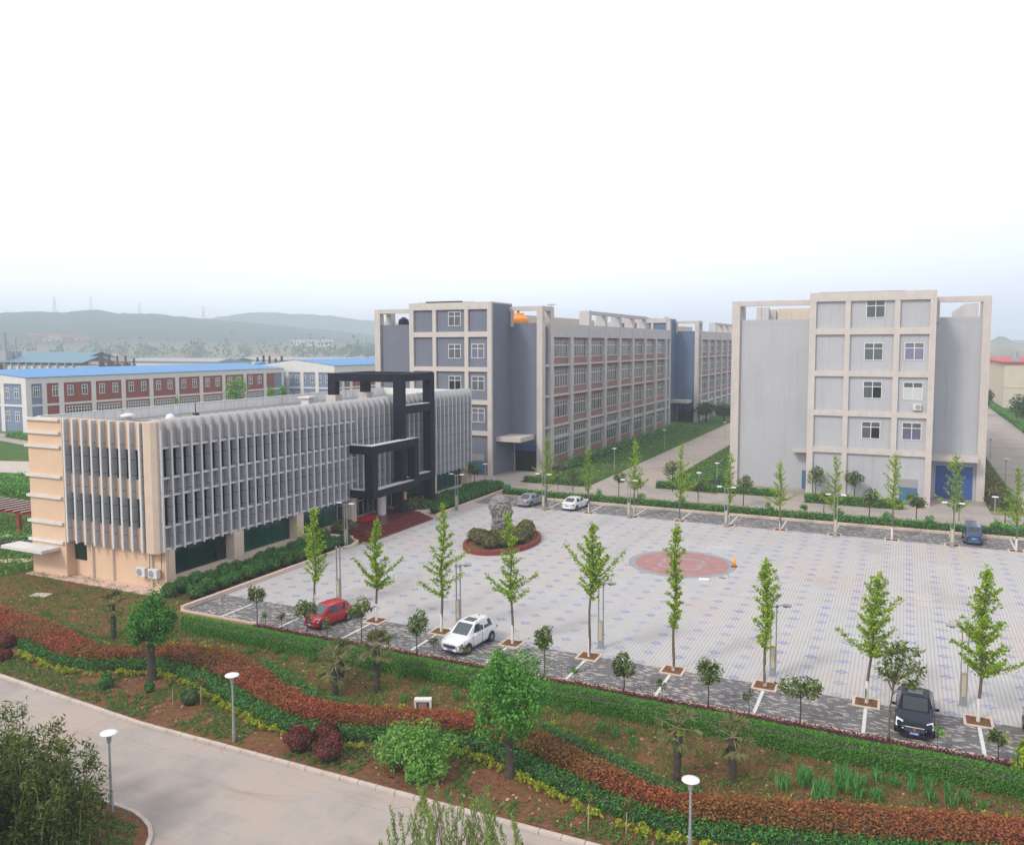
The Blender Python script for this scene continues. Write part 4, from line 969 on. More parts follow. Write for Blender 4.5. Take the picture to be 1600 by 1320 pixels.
# ================================================================ TREES AND PLANTS
def vnoise(n, s=1.0): return RN.normal(size=(n, 3))*s
def ginkgo_parts(t, H, zc, prof, nb, arms=(), lean=(0, 0), dens=1.0, seed=0):
    """slender street tree: white-washed foot, straight leader, rising side branches with leaf tufts along them.
    prof: (height fraction of the crown, reach) pairs; arms: extra long low branches (azimuth, z, reach, rise)"""
    rr = random.Random(seed)
    def axis(z): k = z/H; return (lean[0]*k+0.07*math.sin(z*1.3+seed), lean[1]*k+0.06*math.cos(z*1.1+seed))
    zs = np.linspace(0, H*0.985, 12)
    pts = [(axis(z)[0]*(z/H)**0.3 if z else 0, axis(z)[1]*(z/H)**0.3 if z else 0, z) for z in zs]
    m = MB(); m.tube(pts, [0.085*(1-z/H)**0.8+0.012 for z in zs], 7)
    P = []; D = []
    def tufts(a, b, n, sp, rise):
        a = np.array(a); b = np.array(b)
        for q in range(n):
            f = (q+0.6)/n; c = a+(b-a)*f+np.array([0, 0, rise*f*f])
            k = max(4, int(rr.uniform(12, 23)*dens)); P.append(c+vnoise(k, sp*rr.uniform(0.5, 1.15))*np.array([1, 1, 0.8]))
    for i in range(nb):
        f = (i+rr.random())/nb; z = zc+(H-zc)*f*0.97
        reach = np.interp(f, [p[0] for p in prof], [p[1] for p in prof])*rr.choice((0.45, 0.7, 0.9, 1.0, 1.15))
        az = i*2.4+rr.uniform(-0.5, 0.5); ax = axis(z)
        up = reach*rr.uniform(0.35, 0.95)+0.12
        a = (ax[0], ax[1], z); b = (ax[0]+math.cos(az)*reach, ax[1]+math.sin(az)*reach, z+up*0.65)
        m.tube([a, ((a[0]+b[0])/2, (a[1]+b[1])/2, z+up*0.32), (b[0], b[1], b[2]+up*0.3)], [0.028, 0.02, 0.008], 4)
        tufts(a, b, max(2, int(reach/0.17)), 0.10, up*0.3)
    for az, z, reach, rise in arms:
        ax = axis(z); a = (ax[0], ax[1], z); b = (ax[0]+math.cos(az)*reach, ax[1]+math.sin(az)*reach, z+rise*0.6)
        m.tube([a, ((a[0]+b[0])/2, (a[1]+b[1])/2, z+rise*0.4), (b[0], b[1], z+rise)], [0.028, 0.02, 0.006], 4)
        tufts(a, b, int(reach/0.16), 0.12, rise*0.4)
    ztop = axis(H); P.append(np.array([ztop[0], ztop[1], H])+vnoise(int(22*dens), 0.07)*np.array([1, 1, 2.2]))
    m.build('trunk', 'bark', t)
    m = MB(); m.cone((0, 0), -0.05, 1.25, 0.10, 0.088, 9); m.build('whitewash', 'whitewash', t)
    leaves('crown', np.concatenate(P), 0.126, 'leaf_ginkgo', t, aspect=1.15, jit=0.4, flat_=0.35)
NEAR = [  # x, height, crown base, reach profile, branches, arms, lean, label
 (-39.75, 7.7, 2.1, [(0, .75), (.25, .95), (.6, .75), (.85, .5), (1, .2)], 44, [(3.3, 4.9, 1.5, 1.5)], (0.05, 0), 'columnar young ginkgo behind the red hatchback, leftmost of the front row'),
 (-34.2, 7.3, 2.2, [(0, 1.2), (.2, 1.15), (.5, .75), (.8, .4), (1, .15)], 44, [(3.2, 2.8, 2.0, 1.7), (0.2, 3.2, 2.0, 1.6), (0.1, 2.6, 1.3, 0.5)], (0.1, 0), 'cone shaped young ginkgo with two low spreading arms, right of the red hatchback'),
 (-28.75, 9.0, 2.3, [(0, .5), (.3, .75), (.6, .8), (.85, .45), (1, .15)], 38, [(2.9, 2.5, 2.3, 0.6), (0.3, 4.6, 2.0, 1.3), (0.1, 3.4, 1.6, 0.9), (3.3, 4.0, 1.3, 0.6)], (0.25, 0), 'tall ragged ginkgo with long loose arms, between the red and white cars'),
 (-23.25, 8.7, 2.6, [(0, .8), (.2, 1.1), (.5, .75), (.8, .5), (1, .2)], 36, [(3.0, 3.4, 2.0, 1.0), (0.2, 3.7, 1.9, 1.2), (0.3, 3.0, 1.2, 0.7)], (-0.2, 0), 'open ginkgo standing in front of the planter rock, behind the white sport utility car'),
 (-17.8, 8.6, 3.7, [(0, .8), (.35, 1.1), (.65, 1.0), (.85, .5), (1, .15)], 42, [(2.9, 5.2, 2.3, 1.9), (0.2, 5.0, 2.0, 2.0), (0.1, 4.4, 1.4, 1.2)], (0.3, 0), 'vase shaped ginkgo with a bushy top and bent trunk beside the red paved disc'),
 (-12.3, 9.0, 2.5, [(0, .35), (.3, .5), (.7, .6), (.9, .35), (1, .12)], 54, [], (0.1, 0), 'narrow pillar like ginkgo rising in front of the red paved disc'),
 (-6.85, 7.4, 2.1, [(0, .55), (.3, .75), (.7, .7), (.9, .5), (1, .25)], 50, [], (-0.05, 0), 'stout columnar ginkgo just right of the red paved disc, beside a lamp post'),
 (-1.35, 7.2, 2.6, [(0, 1.2), (.2, 1.0), (.6, .75), (.85, .6), (1, .35)], 46, [(3.0, 2.7, 1.9, 1.2), (0.2, 2.7, 1.7, 0.9), (0.5, 5.0, 1.5, 1.0)], (0.45, 0), 'leaning ginkgo with low side arms just behind the dark saloon car'),
 (4.1, 8.2, 2.3, [(0, 1.05), (.25, 1.3), (.5, .95), (.8, .6), (1, .3)], 56, [(0.1, 2.6, 1.9, 0.8), (2.6, 4.2, 1.4, 0.9)], (0.1, 0), 'dense pyramid shaped ginkgo beside a lamp post, past the dark saloon car'),
]
def ginkgos():
    for i, (x, H, zc, prof, nb, arms, lean, lab) in enumerate(NEAR):
        t = thing('ginkgo_tree', (x, 49.2, 0.02), lab, 'tree', 'ginkgo trees along the near parking strip')
        ginkgo_parts(t, H, zc, prof, nb, arms, lean, 1.15, seed=i+3)
    protos = []
    profs = ([(0, .8), (.3, 1.0), (.6, .8), (.85, .45), (1, .15)], [(0, .5), (.4, .75), (.8, .5), (1, .15)], [(0, 1.2), (.3, 1.1), (.6, .8), (1, .2)], [(0, .6), (.3, .9), (.7, .9), (.9, .6), (1, .2)])
    far = [(-38.95, 9.0, 0, 'leftmost ginkgo of the far row, between the silver and white saloons'), (-33.5, 7.8, 1, 'thin sparse ginkgo of the far row just right of the white saloon'),
           (-28.0, 8.8, 2, 'ginkgo of the far row behind the second double lamp from the left'), (-22.55, 8.7, 0, 'ginkgo of the far row where the road between the factories opens'),
           (-17.1, 7.9, 1, 'ginkgo of the far row before the left corner of the pale factory'), (-11.6, 7.3, 2, 'spreading ginkgo of the far row before the small side door of the pale factory'),
           (-6.1, 8.3, 0, 'ginkgo of the far row before the blank left bays of the pale factory'), (-0.65, 8.7, 3, 'ginkgo of the far row before the teal door of the pale factory'),
           (4.85, 8.9, 3, 'ginkgo of the far row before the big blue doors, left of the blue van'), (10.3, 8.1, 0, 'rightmost ginkgo of the far row, right of the blue van'), (15.8, 8.2, 1, None)]
    for v in range(4):
        t = thing('ginkgo_tree', (0, -300, 0), 'x', 'tree', 'ginkgo trees along the far parking strip')
        ginkgo_parts(t, 8.4, 2.3+0.3*v, profs[v], 36, [(0.2, 3.2, 1.7, 1.0), (3.0, 3.6, 1.8, 1.1)] if v != 1 else [], (0.1, 0), 0.9, seed=40+v); protos.append([t, False])
    for j, (x, H, v, lab) in enumerate(far):
        if lab is None: continue
        p = protos[v]
        o = p[0] if not p[1] else copy_tree(p[0]); p[1] = True
        o.location = (x, 92.3, 0.02); o.rotation_euler = (0, 0, R.choice((0, 0.4, 3.14, 2.8))); o.scale = (1, 1, H/8.4); o['label'] = lab
ginkgos()

def blob_points(n, cen, rx, ry, rz, lumps=9, shell=0.55, seed=0, flat=0.9, low=0.0, out=1.0, lr=0.42):
    """points through an uneven crown: several overlapping leafy lobes, denser towards their skins; gives points and outward normals"""
    rs = np.random.RandomState(seed); L = rs.normal(size=(lumps, 3)); L /= np.linalg.norm(L, axis=1)[:, None]
    L[:, 2] = L[:, 2]*flat-low
    L = L*np.array([rx, ry, rz])*0.58*out*(0.55+0.55*rs.rand(lumps))[:, None] if out > 1 else L*np.array([rx, ry, rz])*0.58; rad_ = lr+0.22*rs.rand(lumps)
    k = rs.randint(0, lumps, n); d = rs.normal(size=(n, 3)); d /= np.linalg.norm(d, axis=1)[:, None]
    q = (shell+(1-shell)*rs.rand(n)**0.6)*(1+0.10*rs.normal(size=n))
    P = L[k]+d*(rad_[k]*q)[:, None]*np.array([rx, ry, rz])
    return P+np.array(cen), d
def lollipop(t, H, zc, r, n, mat, leaf, seed, trunk=0.035, bark='bark_dark', lumps=6, sparse=False, rzf=None):
    m = MB(); m.tube([(0, 0, -0.02), (0.03, 0.02, zc*0.6), (0.0, 0.0, zc+0.2), (0.02, 0, H-0.4*r)], [trunk*1.2, trunk, trunk*0.8, 0.01], 7)
    rz = (H-zc)/2 if rzf is None else rzf; rs = random.Random(seed)
    for k in range(7):
        a = k*2.4; z = zc-0.1+rs.random()*(H-zc)*0.4; l = r*rs.uniform(0.6, 0.95)
        m.tube([(0, 0, z), (l*0.5*math.cos(a), l*0.5*math.sin(a), z+l*0.5), (l*math.cos(a), l*math.sin(a), z+l*0.75)], [trunk*0.55, trunk*0.4, 0.008], 4)
    m.build('trunk', bark, t)
    P, N = blob_points(n, (0, 0, (H+zc)/2), r, r, rz, lumps, 0.3 if not sparse else 0.7, seed)
    leaves('crown', P, leaf, mat, t, N*0.6, aspect=1.8, flat_=0.5)
def small_trees():
    near = [(-41.2, 3.1, 0.62, 'small dark green clipped tree in the corner bay, left of the red hatchback'), (-36.75, 2.65, 0.75, 'small tree standing right in front of the red hatchback'), (-32.2, 3.3, 0.95, 'small round tree between the red hatchback and the tallest left palm'),
            (-27.9, 3.05, 0.72, 'small egg shaped tree at the front left of the white sport utility car'), (-18.95, 3.45, 0.72, 'small upright tree right of the large round tree, at the kerb'), (-14.0, 2.55, 0.68, 'small ball headed tree at the kerb between the vase shaped and pillar ginkgos'),
            (-9.2, 2.95, 0.80, 'small tree at the kerb between the pillar ginkgo and the stout ginkgo'), (-4.4, 3.0, 1.05, 'small wide topped tree at the kerb left of the dark saloon car')]
    for i, (x, H, r, lab) in enumerate(near):
        t = thing('small_tree', (x, 44.55, 0), lab, 'tree', 'small clipped trees along the near kerb')
        lollipop(t, H, H-1.55 if r < 0.9 else H-1.45, r, 720 if r < 0.9 else 850, 'leaf_small', 0.19, 60+i, lumps=7, sparse=i % 2 == 1)
    t = thing('magnolia_tree', (-0.15, 44.6, 0), 'taller airy tree with big dark leaf rosettes, leaning over the dark saloon car', 'tree')
    m = MB(); P = []
    rs = random.Random(5); m.tube([(0, 0, 0), (0.0, 0.0, 1.7), (0.15, 0, 3.1)], [0.05, 0.045, 0.03], 7)
    for k in range(16):
        a = k*2.4; l = rs.uniform(0.4, 1.0); z = rs.uniform(2.8, 3.5); e = np.array([0.35+l*math.cos(a), l*math.sin(a), z+rs.uniform(0.2, 1.9)])
        m.tube([(0.1, 0, z-0.3), ((0.25+l*0.5*math.cos(a)), l*0.5*math.sin(a), z+0.25), tuple(e)], [0.025, 0.018, 0.008], 5); P.append(e+vnoise(26, 0.17)); P.append((e*0.75+np.array([0.05, 0, z*0.25]))+vnoise(10, 0.15))
    m.build('trunk', 'bark', t); leaves('crown', np.concatenate(P), 0.30, 'leaf_small', t, aspect=2.4, flat_=0.4)
    # knee-high sprigs along the kerb
    sp = [(-40.4, 44.5), (-38.9, 44.45), (-34.9, 44.4), (-29.9, 44.3), (-24.3, 44.4), (-26.4, 44.2), (-17.0, 44.5), (-11.75, 44.4), (-7.0, 44.4), (2.0, 44.6)]
    labs = ['small sprig of a tree at the kerb in the corner bay', 'sprig of a tree left of the red hatchback bonnet, behind the hedge', 'sprig of a tree right of the red hatchback, behind the hedge', 'sprig behind the hedge between the two left palms and the white car', 'bushy sprig beside the flank of the white sport utility car', 'sprig directly in front of the white sport utility car',
            'leafy sprig at the kerb right of the large round tree', 'sprig at the foot of the white bay line near the pillar ginkgo', 'sprig at the kerb below the stout ginkgo', 'sprig at the kerb just right of the dark saloon car']
    for i, ((x, y), lab) in enumerate(zip(sp, labs)):
        t = thing('sapling', (x, y, 0), lab, 'sapling', 'knee high saplings along the near kerb')
        lollipop(t, 1.3+0.25*(i % 3), 0.75, 0.36, 110, 'leaf_small' if i % 3 else 'leaf_shrub', 0.15, 90+i, trunk=0.018, lumps=3)
    # the trees between the far kerb and the factories
    far = [(-53.2, 100.5, 4.3, 1.2, 'dark round tree by the right end of the office block'), (-39.1, 101.6, 3.6, 0.95, 'small round tree behind the hedge, above the white saloon'), (-33.4, 103.5, 3.8, 1.0, 'small round tree behind the hedge, right of the white saloon'), (-30.3, 101.7, 3.6, 0.8, 'thin small tree behind the far hedge by the second double lamp'),
           (-28.1, 110.6, 4.2, 1.3, 'reddish wide small tree at the corner of the lawn beside the road between the factories'), (-22.5, 101.2, 3.9, 1.05, 'dark small tree before the lawn, left of the pale factory corner'), (-17.6, 104.4, 4.2, 1.15, 'dark small tree before the left corner of the pale factory'), (-9.8, 112.0, 4.4, 1.1, 'dark round tree against the wall of the pale factory, left of the pair'),
           (-7.9, 101.0, 3.6, 0.9, 'small tree by the far hedge, before the blank bays of the pale factory'), (-5.2, 112.2, 4.6, 1.25, 'dark round tree against the wall of the pale factory, right of the pair'), (-3.1, 101.2, 3.8, 1.1, 'small wide tree by the far hedge in the middle of the pale factory front'), (1.7, 101.0, 4.0, 1.15, 'small round tree by the far hedge before the teal door'),
           (6.1, 105.5, 3.0, 0.7, 'small dark tree before the right leaf of the big blue doors'), (10.6, 105.8, 3.2, 0.9, 'small reddish tree at the edge of the side road, right of the van'), (-42.6, 104.9, 3.2, 0.7, 'thin tree by the lawn corner at the dark slate factory')]
    pr = []
    for v in range(3):
        t = thing('small_tree', (0, -300, 0), 'x', 'tree', 'small trees between the far kerb and the factories')
        lollipop(t, 3.9, 1.75, 1.0, 620, 'leaf_small', 0.24, 120+v, trunk=0.05, lumps=7, sparse=v == 1); pr.append([t, 0])
    for i, (x, y, H, r, lab) in enumerate(far):
        p = pr[i % 3]; o = p[0] if not p[1] else copy_tree(p[0]); p[1] = 1
        o.location = (x, y, 0); o.rotation_euler = (0, 0, R.uniform(0, 6)); o.scale = (r, r, H/3.9); o['label'] = lab
    labs = ['bush standing in the far hedge, leftmost by the white saloon', 'bush standing in the far hedge below the road opening', 'bush standing in the far hedge at the left corner of the pale factory', 'bush standing in the far hedge before the blank bays', 'bush standing in the far hedge before the middle bays', 'bush standing in the far hedge before the teal door', 'bush standing in the far hedge just left of the blue van', 'bush standing in the far hedge just right of the blue van', 'bush standing in the far hedge right of the second lamp']
    for x, lab in zip((-34.5, -23.8, -13.6, -9.9, -6.2, -1.2, 3.0, 9.3, -29.0), labs):
        t = thing('bush', (x, 98.9, 0), lab, 'bush', 'bushes standing in the far hedge')
        lollipop(t, 1.9+R.uniform(-0.2, 0.3), 0.6, 0.6, 200, 'leaf_hedge', 0.2, int(x*3)+400, trunk=0.03, lumps=4)
small_trees()

def round_trees():
    for i, (x, y, H, r, zb, th, lab) in enumerate([(-40.4, 34.7, 5.6, 1.72, 1.75, 0.28, 'smaller round headed bright green tree with a stout trunk, near the peach end wall'), (-16.0, 33.6, 6.2, 2.12, 2.0, 0.22, 'larger round headed bright green tree in front of the white sport utility car')]):
        t = thing('round_tree', (x, y, 0), lab, 'tree', 'round headed trees of the planted bed')
        m = MB(); m.tube([(0, 0, -0.1), (0.02, 0, 0.5), (-0.05, 0.0, 1.6), (0.0, 0.05, zb+0.6), (0.1, 0, zb+1.6)], [th*1.3, th*0.9, th*0.8, th*0.75, th*0.4], 12)
        rs = random.Random(i)
        for k in range(11):
            a = k*2.4; l = r*rs.uniform(0.5, 0.8); z = zb+0.3+0.1*k
            m.tube([(0, 0, z), (0.5*l*math.cos(a), 0.5*l*math.sin(a), z+0.45), (l*math.cos(a), l*math.sin(a), z+0.9)], [th*0.4, th*0.25, 0.02], 5)
        m.build('trunk', 'bark_dark', t)
        zc = (H+zb)/2
        P, N = blob_points(8200, (0, 0, zc-0.05), r*1.0, r*1.0, (H-zb)/2*0.96, 34, 0.45, 200+i, 1.0, 0.04, 1.36, 0.18)
        P2, N2 = blob_points(900, (0, 0, zc), r*0.75, r*0.75, (H-zb)/2*0.75, 10, 0.2, 210+i)
        P3, N3 = blob_points(900, (0, 0, zc), r*1.14, r*1.14, (H-zb)/2*1.1, 34, 0.8, 220+i, 1.0, 0.04, 1.36, 0.16)
        P = np.concatenate([P, P3]); N = np.concatenate([N, N3]*1)
        leaves('crown', np.concatenate([P, P2]), 0.17, 'leaf_round', t, np.concatenate([N, N2]), aspect=2.1, flat_=0.35)
round_trees()

def palm(t, H, seed, nf=26, wilt=0.5):
    rs = random.Random(seed); m = MB()
    zs = np.linspace(0, H, 14)
    m.tube([(0.05*math.sin(z*0.9+seed)*z/H, 0.04*math.cos(z+seed)*z/H, z-0.05 if i == 0 else z) for i, z in enumerate(zs)], [0.17+0.02*math.sin(z*19)+0.03*(z/H) for z in zs], 10)
    m.build('trunk', 'bark_dark', t)
    m = MB(); P = []; Nn = []; D = []
    for k in range(nf):
        az = k*2.4+rs.uniform(-0.3, 0.3); f = k/nf; el = 1.25-f*(1.7+wilt)+rs.uniform(-0.15, 0.15)
        l = rs.uniform(0.5, 0.85); d = np.array([math.cos(az)*math.cos(el), math.sin(az)*math.cos(el), math.sin(el)])
        a = np.array([0, 0, H]); b = a+d*l+np.array([0, 0, -0.05])
        m.tube([tuple(a), tuple(b)], [0.018, 0.012], 4)
        side = np.cross(d, [0, 0, 1]); side /= np.linalg.norm(side)+1e-6; nn = np.cross(side, d)
        nb = 17; R_ = rs.uniform(0.42, 0.62)
        for q in range(nb):
            th = -1.35+2.7*q/(nb-1); dd = d*math.cos(th)+side*math.sin(th); dd = dd+np.array([0, 0, -0.28-0.3*rs.random()*wilt]); dd /= np.linalg.norm(dd)
            P.append(b+dd*R_*0.5); Nn.append(nn*3); D.append(dd*4)
    m.build('frond_stems', 'bamboo_cane', t)
    leaves('fronds', np.array(P), 0.66, 'leaf_palm', t, np.array(Nn), aspect=7.5, jit=0.15, dirs=np.array(D))
def palms():
    L = [(-48.25, 38.4, 2.55, 'short fan palm standing behind the left round tree'), (-28.8, 37.3, 1.9, 'short leaning fan palm, left of the pair left of centre'), (-29.65, 38.95, 1.65, 'short fan palm close behind the left palm of the pair'), (-27.05, 38.9, 2.7, 'tall fan palm with a fresh green head, left of centre before the hedge'), (-8.85, 36.3, 2.6, 'thick trunked fan palm with yellow flower stalks, right of centre before the hedge'), (-6.55, 37.5, 2.1, 'fan palm with drooping brown fronds, the right one of the right hand pair')]
    for i, (x, y, H, lab) in enumerate(L):
        t = thing('fan_palm', (x, y, 0), lab, 'palm', 'fan palms of the planted bed')
        palm(t, H, 7+i*3, 15 if i != 3 else 22, 0.25 if i == 3 else 0.75)
        if i == 4:
            k = 60; leaves('flower_stalks', np.array([0.15, -0.25, H-0.1])+vnoise(k, 0.05), 0.12, 'leaf_yellow', t)
palms()

# ---------------------------------------------------------------- clipped hedges and bedding bands
def ribbon_pts(back, front, n, h0, h1, side=0.5):
    """points over the top and front side of a band between two edge lines; gives points and normals"""
    B = np.array(back, float); F = np.array(front, float)
    s = RN.rand(n); x = s*(len(B)-1); i = np.minimum(x.astype(int), len(B)-2); f = (x-i)[:, None]
    seg = np.linalg.norm(((B[1:]+F[1:])-(B[:-1]+F[:-1]))/2, axis=1); cum = np.concatenate([[0], np.cumsum(seg)])/seg.sum()
    x = np.interp(s, cum, np.arange(len(B))); i = np.minimum(x.astype(int), len(B)-2); f = (x-i)[:, None]
    b = B[i]*(1-f)+B[i+1]*f; q = F[i]*(1-f)+F[i+1]*f
    return b, q
def band(name, back, front, h, mat, leaf, dens, label, cat='hedge', group=None, rough=0.09, core=None, round_=0.35, aspect=1.7, lumpy=0.0):
    """a clipped band of shrubs between its back and front edges (lists of x,y), h high"""
    back = np.array(back, float); front = np.array(front, float); c = (back.mean(0)+front.mean(0))/2
    ob_loc = (float(c[0]), float(c[1]), 0.0)
    mid = (back+front)/2; L = np.linalg.norm(np.diff(mid, axis=0), axis=1).sum(); W = np.linalg.norm(back-front, axis=1).mean()
    t = thing(name, ob_loc, label, cat, group)
    m = MB(ob_loc); n = len(back); vs_ = []
    for k in range(n):
        b, f = back[k], front[k]; u = f-b; prof = [(0.04, 0), (0.06, 0.72), (0.25, 0.93), (0.75, 0.93), (0.94, 0.72), (0.96, 0)]
        for a, z in prof: vs_.append((b[0]+u[0]*a, b[1]+u[1]*a, (h-0.06)*z))
    fs = [(k*6+j, k*6+j+1, (k+1)*6+j+1, (k+1)*6+j) for k in range(n-1) for j in range(5)]+[(0, 1, 2, 3, 4, 5), tuple((n-1)*6+j for j in (5, 4, 3, 2, 1, 0))]
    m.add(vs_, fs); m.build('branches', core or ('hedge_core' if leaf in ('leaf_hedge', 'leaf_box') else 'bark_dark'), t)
    nt_ = int(L*(W+h*1.3)*dens)
    b, f = ribbon_pts(back, front, nt_, 0, h)
    per = W+2*h; a = RN.rand(nt_)*(W+1.5*h)-0.25*h                      # unrolled: back lip, top, front side
    top = (a >= 0) & (a < W); fr = a >= W
    u = f-b; ul = np.linalg.norm(u, axis=1)[:, None]; un = u/(ul+1e-6)
    fa = np.clip(a/W, 0, 1)[:, None]; P = np.zeros((nt_, 3)); P[:, :2] = b+u*fa
    edge = np.minimum(fa[:, 0], 1-fa[:, 0])*ul[:, 0]
    hz = h-np.clip(round_*h-edge, 0, None)**2/(round_*h+1e-6)*0.6
    P[:, 2] = hz; P[fr, 2] = hz[fr]-(a[fr]-W)*(hz[fr]/(1.25*h)); bk = a < 0; P[bk, 2] = hz[bk]+a[bk]
    N = np.zeros((nt_, 3)); N[top, 2] = 1; N[fr, :2] = un[fr]*0.25; N[fr, 2] = 0.9; N[bk, :2] = -un[bk]
    if lumpy: P[:, 2] += lumpy*(np.sin(P[:, 0]*2.1)*np.cos(P[:, 1]*2.7+P[:, 0])+0.5*np.sin(P[:, 0]*5.3+P[:, 1]*4))
    P += RN.normal(size=P.shape)*rough; P[:, 2] = np.maximum(P[:, 2], 0.03)
    leaves('foliage', P, leaf, mat, t, N*1.2, aspect=aspect, o=ob_loc, flat_=0.2)
    return t
def line(x0, x1, y, n=24, wob=0.05): return [(x0+(x1-x0)*k/(n-1), y+R.uniform(-wob, wob)) for k in range(n)]
RED_B = [(-63.0, 38.92), (-60.19, 38.33), (-56.08, 37.98), (-51.87, 37.39), (-46.62, 35.9), (-44.65, 36.57), (-43.44, 37.6), (-41.44, 38.5), (-38.87, 38.9), (-35.26, 37.96), (-30.99, 35.85), (-28.27, 35.25), (-26.25, 35.39), (-24.51, 35.85), (-22.93, 36.51), (-21.27, 37.02), (-19.56, 37.4), (-17.69, 37.37), (-15.73, 36.96), (-13.69, 36.08), (-11.85, 35.39), (-10.02, 34.5), (-8.54, 34.25), (-7.23, 34.52), (-4.72, 35.53), (-2.21, 36.21), (0.23, 36.92), (2.63, 37.68), (4.97, 38.36), (7.27, 39.08)]
RED_F = [(-58.34, 35.95), (-56.39, 35.83), (-51.99, 35.13), (-47.75, 34.33), (-45.24, 34.6), (-43.78, 35.6), (-41.86, 36.5), (-39.37, 36.75), (-36.09, 36.16), (-32.38, 34.8), (-29.39, 33.95), (-27.2, 33.88), (-25.36, 34.17), (-23.73, 34.69), (-22.2, 35.33), (-20.6, 35.84), (-18.92, 36.16), (-17.01, 35.92), (-14.95, 35.13), (-13.04, 34.39), (-11.33, 33.86), (-9.74, 33.46), (-8.27, 33.17), (-6.95, 33.27), (-4.48, 33.92), (-2.08, 34.55), (0.26, 35.17), (2.55, 35.96), (4.8, 36.68), (7.01, 37.4)]
GREEN_F = [(-53.63, 34.98), (-50.44, 34.04), (-47.17, 33.7), (-44.6, 34.0), (-43.08, 35.0), (-41.36, 35.85), (-38.38, 35.6), (-34.64, 34.5), (-31.06, 33.3), (-28.39, 32.77), (-26.48, 32.86), (-24.79, 33.27), (-23.16, 33.8), (-21.66, 34.46), (-20.13, 34.95), (-18.5, 35.15), (-16.41, 34.5), (-14.44, 33.75), (-12.68, 33.2), (-10.97, 32.7), (-9.47, 32.45), (-8.09, 32.3), (-6.82, 32.45), (-4.38, 33.1), (-2.02, 33.7), (1.4, 34.76), (4.5, 35.7), (7.0, 36.5)]
GREEN_B = [(-52.6, 35.35), (-50.2, 34.85), (-47.6, 34.38), (-45.15, 34.75), (-43.75, 35.65), (-41.8, 36.55), (-38.9, 36.75), (-35.1, 35.75), (-31.5, 34.45), (-28.6, 33.92), (-26.3, 34.05), (-24.4, 34.5), (-22.6, 35.15), (-21.1, 35.7), (-19.6, 36.05), (-18.0, 36.1), (-15.9, 35.45), (-13.9, 34.7), (-12.1, 34.1), (-10.5, 33.65), (-9.2, 33.3), (-7.9, 33.15), (-6.6, 33.35), (-4.1, 34.0), (-1.75, 34.62), (1.1, 35.45), (4.2, 36.45), (6.8, 37.3)]
